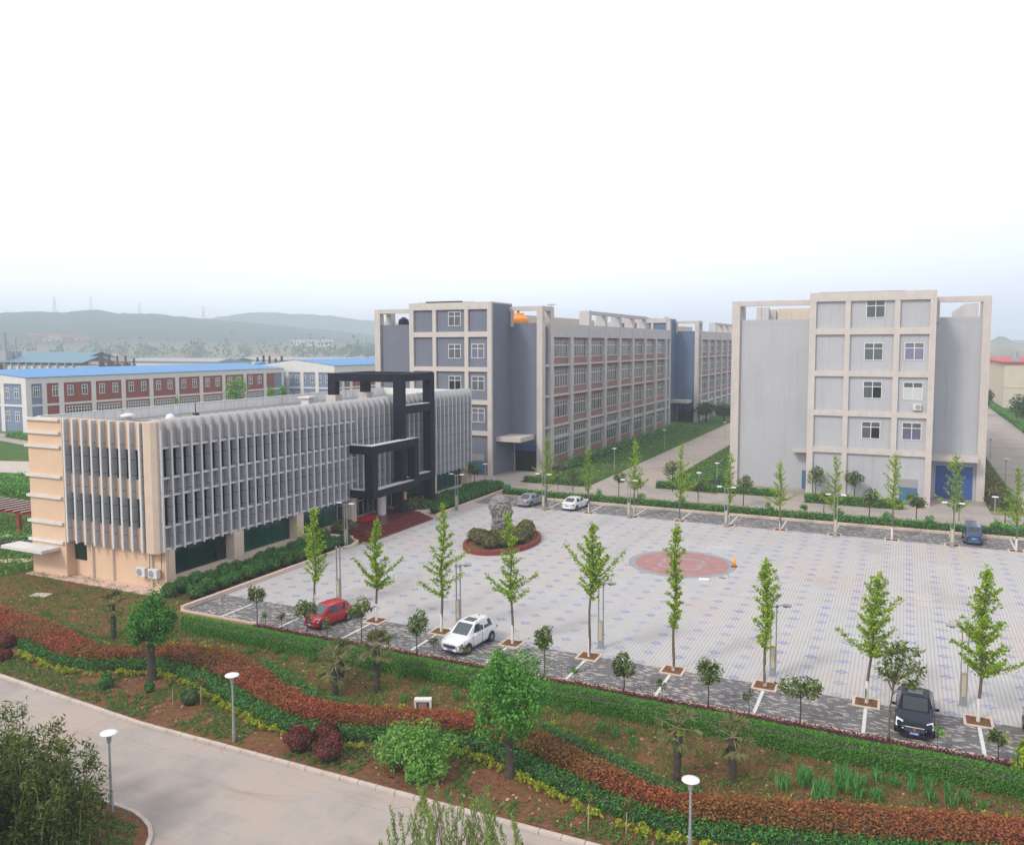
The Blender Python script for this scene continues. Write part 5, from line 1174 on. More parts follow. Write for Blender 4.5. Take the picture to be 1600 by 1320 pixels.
def hedges():
    k = 30
    xs = np.linspace(-45.6, 9.0, k)
    back = [(x, 42.42+0.05*math.sin(x*0.7)) for x in xs]; front = [(x, 41.45+0.05*math.sin(x*0.9+1)) for x in xs]
    back[0] = (-45.9, 42.4); front[0] = (-45.6, 41.7)
    band('clipped_hedge', back, front, 0.98, 'leaf_hedge', 0.10, 620, 'long clipped bright green hedge between the planted bed and the near parking strip', rough=0.05, lumpy=0.03, aspect=2.6)
    band('maroon_shrubs', [(x, 44.40) for x in np.linspace(-41, 9, 20)], [(x, 43.80) for x in np.linspace(-41, 9, 20)], 0.33, 'leaf_maroon', 0.12, 320, 'low strip of dark maroon shrubs between the green hedge and the pink kerb', 'shrubs', rough=0.07, aspect=2.0)
    band('red_hedge', RED_B, RED_F, 0.72, 'leaf_red', 0.12, 360, 'winding broad band of rust red clipped shrubs through the planted bed', rough=0.10, lumpy=0.06)
    band('dark_green_border', GREEN_B, GREEN_F, 0.36, 'leaf_box', 0.13, 330, 'winding dark green border along the road side of the red band', 'hedge', rough=0.09, lumpy=0.05)
    for pts, lab in (([(-53.4, 38.1), (-51.25, 37.64), (-47.97, 36.58), (-46.6, 36.5)], 'short green border behind the red band, leftmost near the left round tree'), ([(-35.7, 39.0), (-32.2, 37.35), (-28.9, 36.2), (-26.9, 36.1)], 'short green border behind the red band, middle one below the left palms'), ([(-16.6, 38.3), (-14.15, 37.35), (-12.2, 36.6), (-10.4, 35.8), (-9.05, 35.1), (-7.9, 35.0)], 'green border behind the red band, right one by the thick fan palm')):
        b = [(x+0.22, y+0.42) for x, y in pts]; f = [(x-0.12, y-0.25) for x, y in pts]
        band('green_border', b, f, 0.42, 'leaf_box', 0.11, 300, lab, 'hedge', 'short green borders behind the red band', rough=0.07, lumpy=0.03)
    # along the office front
    band('thin_hedge', line(-47.9, 40, 99.15, 30), line(-47.9, 40, 98.35, 30), 0.95, 'leaf_hedge', 0.20, 130, 'long thin clipped hedge along the far side of the plaza', rough=0.08)
    band('lawn_hedge', line(-49.8, -40.2, 110.1, 8), line(-49.8, -40.2, 109.3, 8), 0.9, 'leaf_hedge', 0.22, 90, 'short hedge edging the lawn of the dark slate factory', rough=0.08)
    band('lawn_hedge', line(-30.9, -14.6, 113.2, 10), line(-30.9, -14.6, 112.3, 10), 0.95, 'leaf_hedge', 0.22, 90, 'short hedge edging the lawn left of the pale factory', rough=0.08)
    band('wall_hedge', line(-11.0, 0.4, 111.0, 8), line(-11.0, 0.4, 109.8, 8), 1.05, 'leaf_hedge', 0.22, 90, 'short thick hedge at the foot of the pale factory wall', rough=0.08)
    band('corner_hedge', line(8.8, 24, 101.2, 8), line(8.8, 24, 100.0, 8), 0.9, 'leaf_hedge', 0.22, 90, 'hedge end at the right edge beside the side road', rough=0.08)
    band('office_hedge', [(-53.6, 103.6), (-51.0, 104.0), (-49.8, 102.6)], [(-53.6, 101.4), (-51.4, 101.0), (-50.2, 100.6)], 0.95, 'leaf_box', 0.2, 110, 'dark hedge at the far right end of the office block', rough=0.09)
    band('road_hedge', [(25.6, y) for y in np.linspace(125, 300, 20)], [(24.8, y) for y in np.linspace(125, 300, 20)], 1.2, 'leaf_hedge', 0.35, 18, 'long hedge along the right side of the side road', rough=0.12)
    band('wall_shrubs', [(9.9, y) for y in np.linspace(116, 190, 14)], [(11.6, y) for y in np.linspace(116, 190, 14)], 1.6, 'leaf_olive', 0.35, 30, 'row of dark conifer shrubs along the right side wall of the pale factory', 'shrubs', rough=0.25, lumpy=0.3)
    band('wall_plants', [(-50.3, y) for y in np.linspace(121, 200, 14)], [(-48.2, y) for y in np.linspace(121, 200, 14)], 0.8, 'leaf_hedge', 0.32, 22, 'loose green planting along the foot of the dark slate factory side', 'shrubs', rough=0.3, lumpy=0.2)
    band('wall_plants', [(-24.5, y) for y in np.linspace(116, 180, 12)], [(-22.8, y) for y in np.linspace(116, 180, 12)], 1.2, 'leaf_hedge', 0.32, 22, 'loose green planting beside the left wall of the pale factory', 'shrubs', rough=0.3, lumpy=0.3)
    # far-left garden
    for (x0, y0, x1, y1, w_, h, lab) in ((-72, 98, -128, 108, 4, 1.0, 'rough green planting below the warehouse, farthest in the left garden'), (-76, 68, -118, 76, 6, 1.1, 'broad green planting beyond the pergola at the left edge'), (-72, 56.6, -86, 50.0, 2.2, 0.9, 'green hedge behind the pergola posts at the left edge'), (-150, 112, -178, 118, 3, 1.0, 'green hedge before the warehouse end wall')):
        a = math.atan2(y1-y0, x1-x0); nx, ny = -math.sin(a)*w_/2, math.cos(a)*w_/2
        q = np.linspace(0, 1, 8); b = [(x0+(x1-x0)*f-nx, y0+(y1-y0)*f-ny) for f in q]; f_ = [(x0+(x1-x0)*f+nx, y0+(y1-y0)*f+ny) for f in q]
        band('garden_planting', b, f_, h, 'leaf_hedge', 0.3, 38, lab, 'shrubs', 'plantings of the far left garden', rough=0.22, lumpy=0.2)
hedges()

def ball(t, r, h, n, mat, leaf, seed, core=True):
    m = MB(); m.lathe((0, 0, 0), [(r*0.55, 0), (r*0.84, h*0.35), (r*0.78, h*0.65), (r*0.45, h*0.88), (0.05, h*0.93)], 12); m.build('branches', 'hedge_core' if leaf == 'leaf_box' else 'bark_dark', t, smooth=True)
    rs = np.random.RandomState(seed); d = rs.normal(size=(n, 3)); d /= np.linalg.norm(d, axis=1)[:, None]; d[:, 2] = np.where(d[:, 2] < -0.45, -d[:, 2], d[:, 2])
    lump = 1+0.10*np.sin(d[:, 0]*6+seed)*np.sin(d[:, 1]*5+2)+0.07*np.sin(d[:, 2]*9)
    P = d*np.array([r, r, h*0.52])*(lump*(0.9+0.14*rs.rand(n)))[:, None]+np.array([0, 0, h*0.5]); P[:, 2] = np.maximum(P[:, 2], 0.03)
    leaves('foliage', P, leaf, mat, t, d, aspect=1.7)
def shrubs():
    pr = []
    for v in range(3):
        t = thing('box_ball', (0, -300, 0), 'x', 'shrub', 'clipped box balls along the office front'); ball(t, 0.78, 1.2, 620, 'leaf_box', 0.17, v); pr.append([t, 0])
    spots = []
    y = 47.0
    while y < 67.0: spots += [(-52.5+R.uniform(-.15, .15), y), (-50.5+R.uniform(-.15, .15), y+0.7)]; y += 1.5
    y = 84.3
    while y < 102: spots += [(-51.9+R.uniform(-.2, .2), y), (-50.3+R.uniform(-.2, .2), y+0.6)]; y += 1.4
    y = 89.5
    while y < 101: spots += [(-53.0+R.uniform(-.2, .2), y)]; y += 1.2
    for i, (x, y) in enumerate(spots):
        p = pr[i % 3]; o = p[0] if not p[1] else copy_tree(p[0]); p[1] = 1
        o.location = (x, y, 0); o.rotation_euler = (0, 0, R.uniform(0, 6)); s = R.uniform(0.86, 1.08); o.scale = (s, s, s*R.uniform(0.9, 1.05))
        o['label'] = 'round clipped dark green box ball in the bed along the office front'
    # loose olive shrubs by the entrance and in the oval planter
    for x, y, r, h, lab in ((-53.0, 70.6, 1.3, 1.5, 'loose olive shrub left of the red steps'), (-53.2, 66.9, 1.0, 1.3, 'loose olive shrub at the office wall, next left from the steps'), (-53.0, 83.6, 1.1, 1.5, 'feathery olive shrub under the black portal right of the steps'), (-53.1, 85.7, 1.0, 1.4, 'feathery olive shrub at the right leg of the black portal')):
        t = thing('olive_shrub', (x, y, 0.1), lab, 'shrub'); ball(t, r, h, 700, 'leaf_olive', 0.22, int(y))
    for x, y, r, h, lab in ((-51.5, 32.9, 0.5, 0.6, 'dark red round shrub at the left edge, front one of the two'), (-53.6, 34.4, 0.62, 0.8, 'dark red round shrub at the left edge, rear one of the two'), (-26.6, 31.45, 0.66, 1.15, 'dark red ball shrub, leftmost of the three by the road'), (-24.6, 31.3, 0.70, 1.25, 'dark red ball shrub, front right of the three by the road'), (-25.8, 32.6, 0.62, 1.0, 'reddish ball shrub, rear one of the three by the road')):
        t = thing('red_shrub', (x, y, 0), lab, 'shrub'); ball(t, r, h, 900, 'leaf_redball', 0.14, int(x*7) % 97)
    t = thing('spreading_shrub', (-20.4, 32.2, 0), 'large bright green spreading shrub by the road in the middle of the bed', 'shrub')
    P = []; N = []
    for i, (dx, dy, r, h) in enumerate(((-1.5, 0.6, 1.25, 1.5), (-0.3, 0.9, 1.3, 1.9), (1.0, 0.6, 1.1, 1.7), (0.2, -0.2, 1.0, 1.5), (1.2, -0.5, 0.9, 1.3), (-0.9, -0.3, 0.8, 1.2), (0.7, -1.0, 0.6, 0.8))):
        p, n_ = blob_points(1100, (dx, dy, h*0.55), r, r, h*0.55, 8, 0.5, 300+i); P.append(p); N.append(n_)
    P = np.concatenate(P); N = np.concatenate(N); k = P[:, 2] > 0.04
    m = MB()
    for i in range(16): a = i*2.4; m.tube([(0.15*math.cos(a), 0.15*math.sin(a), 0), (1.2*math.cos(a), 0.8*math.sin(a), 0.5), (1.7*math.cos(a), 1.1*math.sin(a), 1.1)], [0.03, 0.02, 0.01], 5)
    m.build('stems', 'bark', t); leaves('foliage', P[k], 0.17, 'leaf_shrub', t, N[k], aspect=2.0, flat_=0.4)
    # yellow tufts in a line along the border, each a plant of its own
    pr = []
    for v in range(4):
        t = thing('golden_shrub', (0, -300, 0), 'x', 'shrub', 'golden shrubs along the road side of the border')
        P, N = blob_points(120, (0, 0, 0.24), 0.36, 0.36, 0.26, 5, 0.4, 500+v); P[:, 2] = np.maximum(P[:, 2], 0.02); leaves('foliage', P, 0.14, 'leaf_yellow', t, N, aspect=1.7, flat_=0.3)
        m = MB()
        for q in range(5): a = q*1.3; m.tube([(0, 0, 0), (0.2*math.cos(a), 0.2*math.sin(a), 0.35)], [0.012, 0.006], 4)
        m.build('stems', 'bark', t); pr.append([t, 0])
    front = [(-51.1, 33.75), (-48.67, 33.24), (-45.98, 33.0), (-44.02, 33.5), (-42.33, 34.4), (-40.55, 35.2), (-37.57, 34.9), (-34.65, 33.95), (-31.96, 33.0), (-29.53, 32.3), (-25.0, 32.3), (-23.5, 32.95), (-19.15, 34.5), (-17.11, 33.9), (-15.9, 33.6), (-14.18, 33.1), (-12.43, 32.55), (-10.73, 31.95), (-9.27, 31.7), (-6.67, 31.75), (-4.75, 32.2), (-2.43, 32.9), (1.5, 34.2)]
    rear = [[(-51.63, 37.98), (-49.45, 37.25), (-47.64, 37.2), (-46.67, 37.5)], [(-44.2, 38.6), (-41.55, 39.7), (-38.77, 39.9)], [(-34.3, 38.75), (-31.3, 37.5), (-28.9, 36.8)], [(-26.0, 36.6), (-24.13, 37.2), (-22.0, 37.6), (-19.9, 38.2)], [(-16.2, 39.0), (-14.2, 38.2), (-13.6, 37.9), (-11.07, 36.7), (-9.8, 35.9)], [(-4.85, 36.3), (-2.29, 37.1), (-1.0, 37.5)], [(0.5, 37.7), (1.73, 38.2), (3.69, 38.8), (6, 39.4)]]
    def along(pts, step):
        for (xa, ya), (xb, yb) in zip(pts[:-1], pts[1:]):
            n = max(1, int(math.hypot(xb-xa, yb-ya)/step))
            for q in range(n): yield (xa+(xb-xa)*q/n, ya+(yb-ya)*q/n)
    i = 0
    for li, pts in enumerate([front]+rear):
        for x, y in along(pts, 0.40 if li == 0 else 0.75):
            if R.random() < 0.08: continue
            p = pr[i % 4]; o = p[0] if not p[1] else copy_tree(p[0]); p[1] = 1; i += 1
            o.location = (x+R.uniform(-.12, .12), y+R.uniform(-.1, .1), 0); o.rotation_euler = (0, 0, R.uniform(0, 6)); s = R.uniform(0.6, 1.0); o.scale = (s, s, s)
            o['label'] = 'golden yellow leaved dwarf shrub edging the road side of the dark green border' if li == 0 else 'golden yellow leaved dwarf shrub on the soil behind the red band'
            o['group'] = 'golden shrubs along the road side of the border' if li == 0 else 'golden shrubs behind the red band'
shrubs()

def blades(t, n, h, spread, mat='leaf_iris', seed=0, w_=9.0):
    rs = np.random.RandomState(seed); a = rs.rand(n)*6.283; d = spread*rs.rand(n)**0.7
    D = np.stack([np.cos(a)*0.35*rs.rand(n), np.sin(a)*0.35*rs.rand(n), np.ones(n)], 1)
    hh = h*(0.7+0.5*rs.rand(n)); P = np.stack([np.cos(a)*d, np.sin(a)*d, hh*0.48], 1)+D*np.array([.3, .3, 0])*h
    return leaves('iris_clump', P, hh, mat, t, rs.normal(size=(n, 3))*np.array([1, 1, 0.1]), aspect=w_, jit=0.05, dirs=D*5)
def bedding():
    pr = []
    for v in range(3):
        t = tag(blades(None, 60, 0.72, 0.26, seed=v, w_=15.0), 'x', 'plant', 'upright iris clumps on the soil of the bed'); pr.append([t, 0])
    big = [(-4.42, 37.79, 1.1), (-3.55, 38.43, 1.2), (-3.59, 39.28, .8), (-2.69, 37.27, 1.5), (-2.73, 38.34, 1.0), (-1.93, 38.6, 1.4), (-2.02, 39.6, 1.2), (-1.3, 39.4, 1.1), (-1.31, 38.5, .9), (-0.58, 40.3, 1), (-0.5, 38.5, .9), (0.09, 40.1, .9), (0.81, 40.9, .7), (0.88, 39.9, .8), (1.54, 40.5, .9), (1.57, 39.5, .9), (2.31, 40.5, .8), (2.36, 39.3, .9), (2.89, 40.0, .9), (3.62, 39.6, .7),
           (-4.6, 40.4, .6), (-12.86, 39.4, .7), (-13.63, 39.66, .7), (-11.66, 38.83, .8), (-12.2, 39.9, .7), (-16.1, 40.9, .6), (-27.0, 41.1, .6), (-24.4, 39.6, .8), (-24.9, 38.4, .7), (-28.3, 40.2, .7), (-33.5, 40.9, .7), (-35.0, 40.2, .7), (-36.4, 41.0, .6), (-38.0, 40.3, .7), (-22.3, 39.8, .9)]
    for i, (x, y, s) in enumerate(big):
        p = pr[i % 3]; o = p[0] if not p[1] else copy_tree(p[0]); p[1] = 1
        o.location = (x, y, 0); o.rotation_euler = (0, 0, R.uniform(0, 6)); o.scale = (s, s, s)
        o['label'] = 'upright clump of narrow green iris leaves on the bare soil between hedge and red band'
    # ground cover set out in rows: nobody could count it
    def inside(x, y, poly):
        c = False; j = len(poly)-1
        for i in range(len(poly)):
            if ((poly[i][1] > y) != (poly[j][1] > y)) and (x < (poly[j][0]-poly[i][0])*(y-poly[i][1])/(poly[j][1]-poly[i][1])+poly[i][0]): c = not c
            j = i
        return c
    front_y = lambda x: np.interp(x, [p[0] for p in GREEN_F], [p[1] for p in GREEN_F])-0.75
    kerb_y = lambda x: 30.35 if x > -36 else np.interp(x, [-120, -75, -49, -36], [36.8, 33.3, 31.2, 30.35])
    bare = [(-40.3, 34.0, 1.6), (-43.5, 33.4, 1.0), (-35.6, 32.0, 1.5), (-28.0, 32.0, 1.9), (-20.4, 31.8, 2.4), (-16.0, 33.0, 1.7), (-13.6, 32.2, 1.3)]
    P = []; N = []
    def tuft(x, y, r, h, n):
        d = RN.normal(size=(n, 3)); d /= np.linalg.norm(d, axis=1)[:, None]; d[:, 2] = np.abs(d[:, 2])
        P.append(np.array([x, y, 0.01])+d*np.array([r, r, h])*(0.75+0.3*RN.rand(n))[:, None]); N.append(d)
    for ix, x in enumerate(np.arange(-62, 8, 0.38)):
        for q in range(16):
            y = 30.5+q*0.40+(0.20 if ix % 2 else 0)
            xx, yy = x+R.uniform(-.06, .06), y+R.uniform(-.06, .06)
            if not kerb_y(xx)+0.2 < yy < front_y(xx): continue
            if any((xx-a)**2+(yy-b)**2 < c*c for a, b, c in bare): continue
            if R.random() < 0.06+0.10*math.sin(xx*0.5)**2: continue
            r = R.uniform(0.13, 0.20); tuft(xx, yy, r, r*1.0, 66)
    for x in np.arange(-34, -26, 0.46):
        for y in np.arange(14, 24, 0.46):
            if y > 23.6 or x > -26.7 or (x > -29.3 and (x+29.3)**2+(y-20.9)**2 > 2.5**2 and y > 20.9): continue
            r = R.uniform(0.16, 0.22); tuft(x+R.uniform(-.06, .06), y+R.uniform(-.06, .06), r, r*0.95, 90); P[-1][:, 2] += 0.06
    P_, N_ = np.concatenate(P), np.concatenate(N)
    o = leaves('ground_cover', P_, 0.075, 'leaf_cover', None, N_, aspect=1.7, flat_=0.3); tag(o, 'small green ground cover tufts planted in rows on the red soil', 'ground cover', kind='stuff')
    # weeds and rough grass on the soil behind
    P = []; N = []
    for k in range(8500):
        x = R.uniform(-75, 8)
        if x < -44:
            y = R.uniform(35.5, 47.5)
            if x < -62: y = R.uniform(34, 50)
            if x > -49.6: y = R.uniform(35.5, 41.5)
            if R.random() < 0.25: continue
        else:
            y = R.uniform(35, 41.6)
            if R.random() < 0.45 or y < np.interp(x, [p[0] for p in RED_B], [p[1] for p in RED_B])+0.3: continue
        if x > -66 and -58 < x < -44 and y < np.interp(x, [p[0] for p in RED_B], [p[1] for p in RED_B]) and R.random() < 0.8: continue
        n = R.randint(8, 20); h = R.uniform(0.08, 0.28)
        P.append(np.array([x, y, h*0.4])+vnoise(n, 1)*np.array([0.18, 0.18, h*0.25])); N.append(np.tile([0.3, 0.2, 0.5], (n, 1)))
    P = np.concatenate(P); P[:, 2] = np.maximum(P[:, 2], 0.02)
    o = leaves('weeds', P, 0.15, 'leaf_grass', None, RN.normal(size=P.shape)*np.array([1, 1, .2]), aspect=4.0, dirs=np.tile([0, 0, 1.5], (len(P), 1))+RN.normal(size=P.shape)*0.7); tag(o, 'patchy weeds and rough grass growing on the red soil', 'weeds', kind='stuff')
    k = 6500; x = RN.uniform(-72, 8, k); y = RN.uniform(31, 44, k)
    o = leaves('leaf_litter', np.stack([x, y, RN.uniform(0.005, 0.04, k)], 1), 0.15, 'leaf_litter', None, flat_=2.5, jit=0.6); tag(o, 'dry leaves and bark chips scattered over the red soil', 'leaf litter', kind='stuff')
    # lawn blades near the factories and the left garden
    k = 26000; P = np.zeros((k, 3))
    A = [(-50.4, -40.1, 110.5, 200), (-30.9, -22.5, 114, 180), (9.9, 13.3, 114, 190), (-120, -70.4, 44, 100)]
    ar = np.array([(a[1]-a[0])*min(60, a[3]-a[2]) for a in A]); c = RN.choice(4, k, p=ar/ar.sum())
    for q in range(4):
        s = c == q; n = s.sum(); P[s, 0] = RN.uniform(A[q][0], A[q][1], n); P[s, 1] = A[q][2]+(A[q][3]-A[q][2])*RN.rand(n)**1.5
    P[:, 2] = 0.08
    o = leaves('lawn_grass', P, 0.42, 'leaf_grass', None, aspect=2.6, flat_=0.6, jit=0.5); tag(o, 'rough grass and clover on the lawns beside the factories', 'grass', kind='stuff')
bedding()

def bamboo_and_willow():
    t = thing('bamboo_clump', (-31.0, 19.6, 0.06), 'dense bamboo clump with thin yellow canes beside a round topped street lamp', 'bamboo'); m = MB(); P = []
    rs = random.Random(3)
    for k in range(190):
        x, y = rs.uniform(-7.5, 2.5), rs.uniform(-3.2, 2.6); H = rs.uniform(3.2, 5.0)*(1.0-0.20*max(0, (x-0.2)/2.4)); a = rs.uniform(0, 6.28); l = rs.uniform(0.1, 0.7)
        top = (x+l*math.cos(a), y+l*math.sin(a), H); mid = (x+0.3*l*math.cos(a), y+0.3*l*math.sin(a), H*0.6)
        m.tube([(x, y, 0), mid, top], [0.022, 0.017, 0.006], 5)
        for q in range(17):
            f = rs.uniform(0.10, 1.0); c = np.array([x+l*f**2*math.cos(a), y+l*f**2*math.sin(a), H*f]); P.append(c+np.array([rs.uniform(-.34, .34), rs.uniform(-.34, .34), 0])*(1.3-f)+vnoise(rs.randint(12, 20), 0.15))
    m.build('canes', 'bamboo_cane', t); P = np.concatenate(P); P = P[P[:, 2] > 0.1]
    leaves('foliage', P, 0.25, 'leaf_bamboo', t, aspect=4.2, dirs=RN.normal(size=P.shape)+np.array([0, 0, -0.6]), flat_=0.3)
    # the top of a willow standing nearer, below the viewpoint
    t = thing('willow_tree', (-10.0, 18.0, 0.4), 'top of a weeping willow with thin hanging shoots, at the bottom edge', 'tree'); m = MB(); P = []; D = []
    m.tube([(0.4, -1.6, 0), (0.35, -1.5, 2.5), (0.1, -0.8, 4.8), (0, -0.3, 7.0)], [0.24, 0.19, 0.12, 0.05], 8); rs = random.Random(9)
    for k in range(74):
        a = rs.uniform(0, 6.28); l = rs.uniform(0.4, 2.3); z0 = rs.uniform(5.2, 6.4); zt = rs.uniform(6.6, 8.0)-0.18*l*l*0.4; e = (l*math.cos(a)*1.0, l*0.8*math.sin(a), zt)
        if l > 1.6 and e[0] > 0.9: continue
        m.tube([(0.05, -0.45, z0-1.0), (e[0]*0.35, e[1]*0.35-0.2, z0-0.2+0.3*(zt-z0)), (e[0]*0.75, e[1]*0.75, zt+0.12), e], [0.011, 0.008, 0.005, 0.003], 4); d = rs.uniform(0.9, 2.8); w0 = rs.uniform(0, 6)
        n = int(d*60)
        for q in range(n):
            f = (q*0.618)%1.0; P.append((e[0]+0.16*math.sin(f*3+w0)+rs.uniform(-.05, .05)+0.2*f*math.cos(a), e[1]+0.14*math.cos(f*3+w0)+rs.uniform(-.05, .05)+0.2*f*math.sin(a), zt-d*f)); D.append((rs.uniform(-.6, .6), rs.uniform(-.6, .6), -1))
    m.build('trunk', 'bark', t); leaves('hanging_shoots', np.array(P), 0.16, 'leaf_willow', t, aspect=5.0, dirs=np.array(D)*2.5)
    t = thing('corner_shrub', (5.9, 43.0, 0), 'bright green leafy shrub with a few orange leaves, cut by the right edge', 'shrub'); ball(t, 0.9, 1.9, 700, 'leaf_ginkgo', 0.22, 77)
    t = thing('sapling', (4.55, 44.2, 0), 'small tree with an orange leaf patch at the right end of the kerb', 'sapling'); lollipop(t, 2.0, 0.95, 0.5, 190, 'leaf_small', 0.2, 191, trunk=0.025, lumps=4)
    leaves('orange_leaves', np.array([0.3, -0.1, 1.55])+vnoise(34, 0.13), 0.15, 'leaf_yellow', t)
    # poplars over the office roof, trees behind the slate factory, bushes at the side road
    L = [(-130, 135.9, 13.9, 2.7, 'pale green poplar behind the office roof parapet, the tallest there'), (-130, 147.0, 11.5, 1.3, 'small poplar top right of the tallest one behind the office roof'), (-130, 150.9, 11.0, 1.2, 'poplar top behind the office roof, right of the small one'), (-130, 119.7, 10.3, 0.8, 'tiny tree top just above the office parapet, left of the tall poplar')]
    for i, (x, y, H, r, lab) in enumerate(L):
        t = thing('poplar_tree', (x, y, 0), lab, 'tree', 'poplars behind the office block'); lollipop(t, H, H-7.5, r, 1500, 'leaf_shrub', 0.42, 600+i, trunk=0.14, lumps=14)
    L = [(-49.4, 214.0, 5.0, 2.6, 'round tree before the far bluish factory, left one of three'), (-45.6, 213.0, 5.4, 2.9, 'round tree before the far bluish factory, middle one of three'), (-41.3, 214.5, 5.2, 2.5, 'round tree before the far bluish factory, right one of three'), (20.6, 262, 8.0, 2.4, 'dark tree at the far left corner of the tan hall'), (26.6, 232, 9.6, 3.4, 'dark round tree before the tan hall at the right edge')]
    for i, (x, y, H, r, lab) in enumerate(L):
        t = thing('round_tree', (x, y, 0), lab, 'tree', 'round trees by the far buildings'); lollipop(t, H, 1.6, r, 1500, 'leaf_far', 0.55, 620+i, trunk=0.2, lumps=12)
    # tree belt on the far fields: reads as one mass
    P = []
    for k in range(80):
        f = R.random(); x = -640+f*330+R.uniform(-30, 30); y = 460+f*120+R.uniform(-50, 50); h = R.uniform(8, 17); P.append(np.array([x*1.8, y*1.8, 4+h*0.5+R.uniform(0, 5)])+vnoise(30, 1)*np.array([5, 5, h*0.42]))
    for k in range(70):
        f = R.random(); x = -420+f*240; y = 560+f*150+R.uniform(-30, 30); h = R.uniform(6, 12); P.append(np.array([x*1.8, y*1.8, 4+h*0.55])+vnoise(26, 1)*np.array([5, 5, h*0.38]))
    for k in range(60):
        x = R.uniform(-900, -640); y = -x*0.62+R.uniform(-40, 40); h = R.uniform(6, 11); P.append(np.array([x*1.8, y*1.8, 10+h*0.7])+vnoise(24, 1)*np.array([5, 5, h*0.38]))
    o = leaves('tree_belt', np.concatenate(P), 4.6, 'leaf_far', None, aspect=1.1); tag(o, 'belts of trees on the hazy fields at the foot of the hills', 'tree belt', kind='stuff')
bamboo_and_willow()

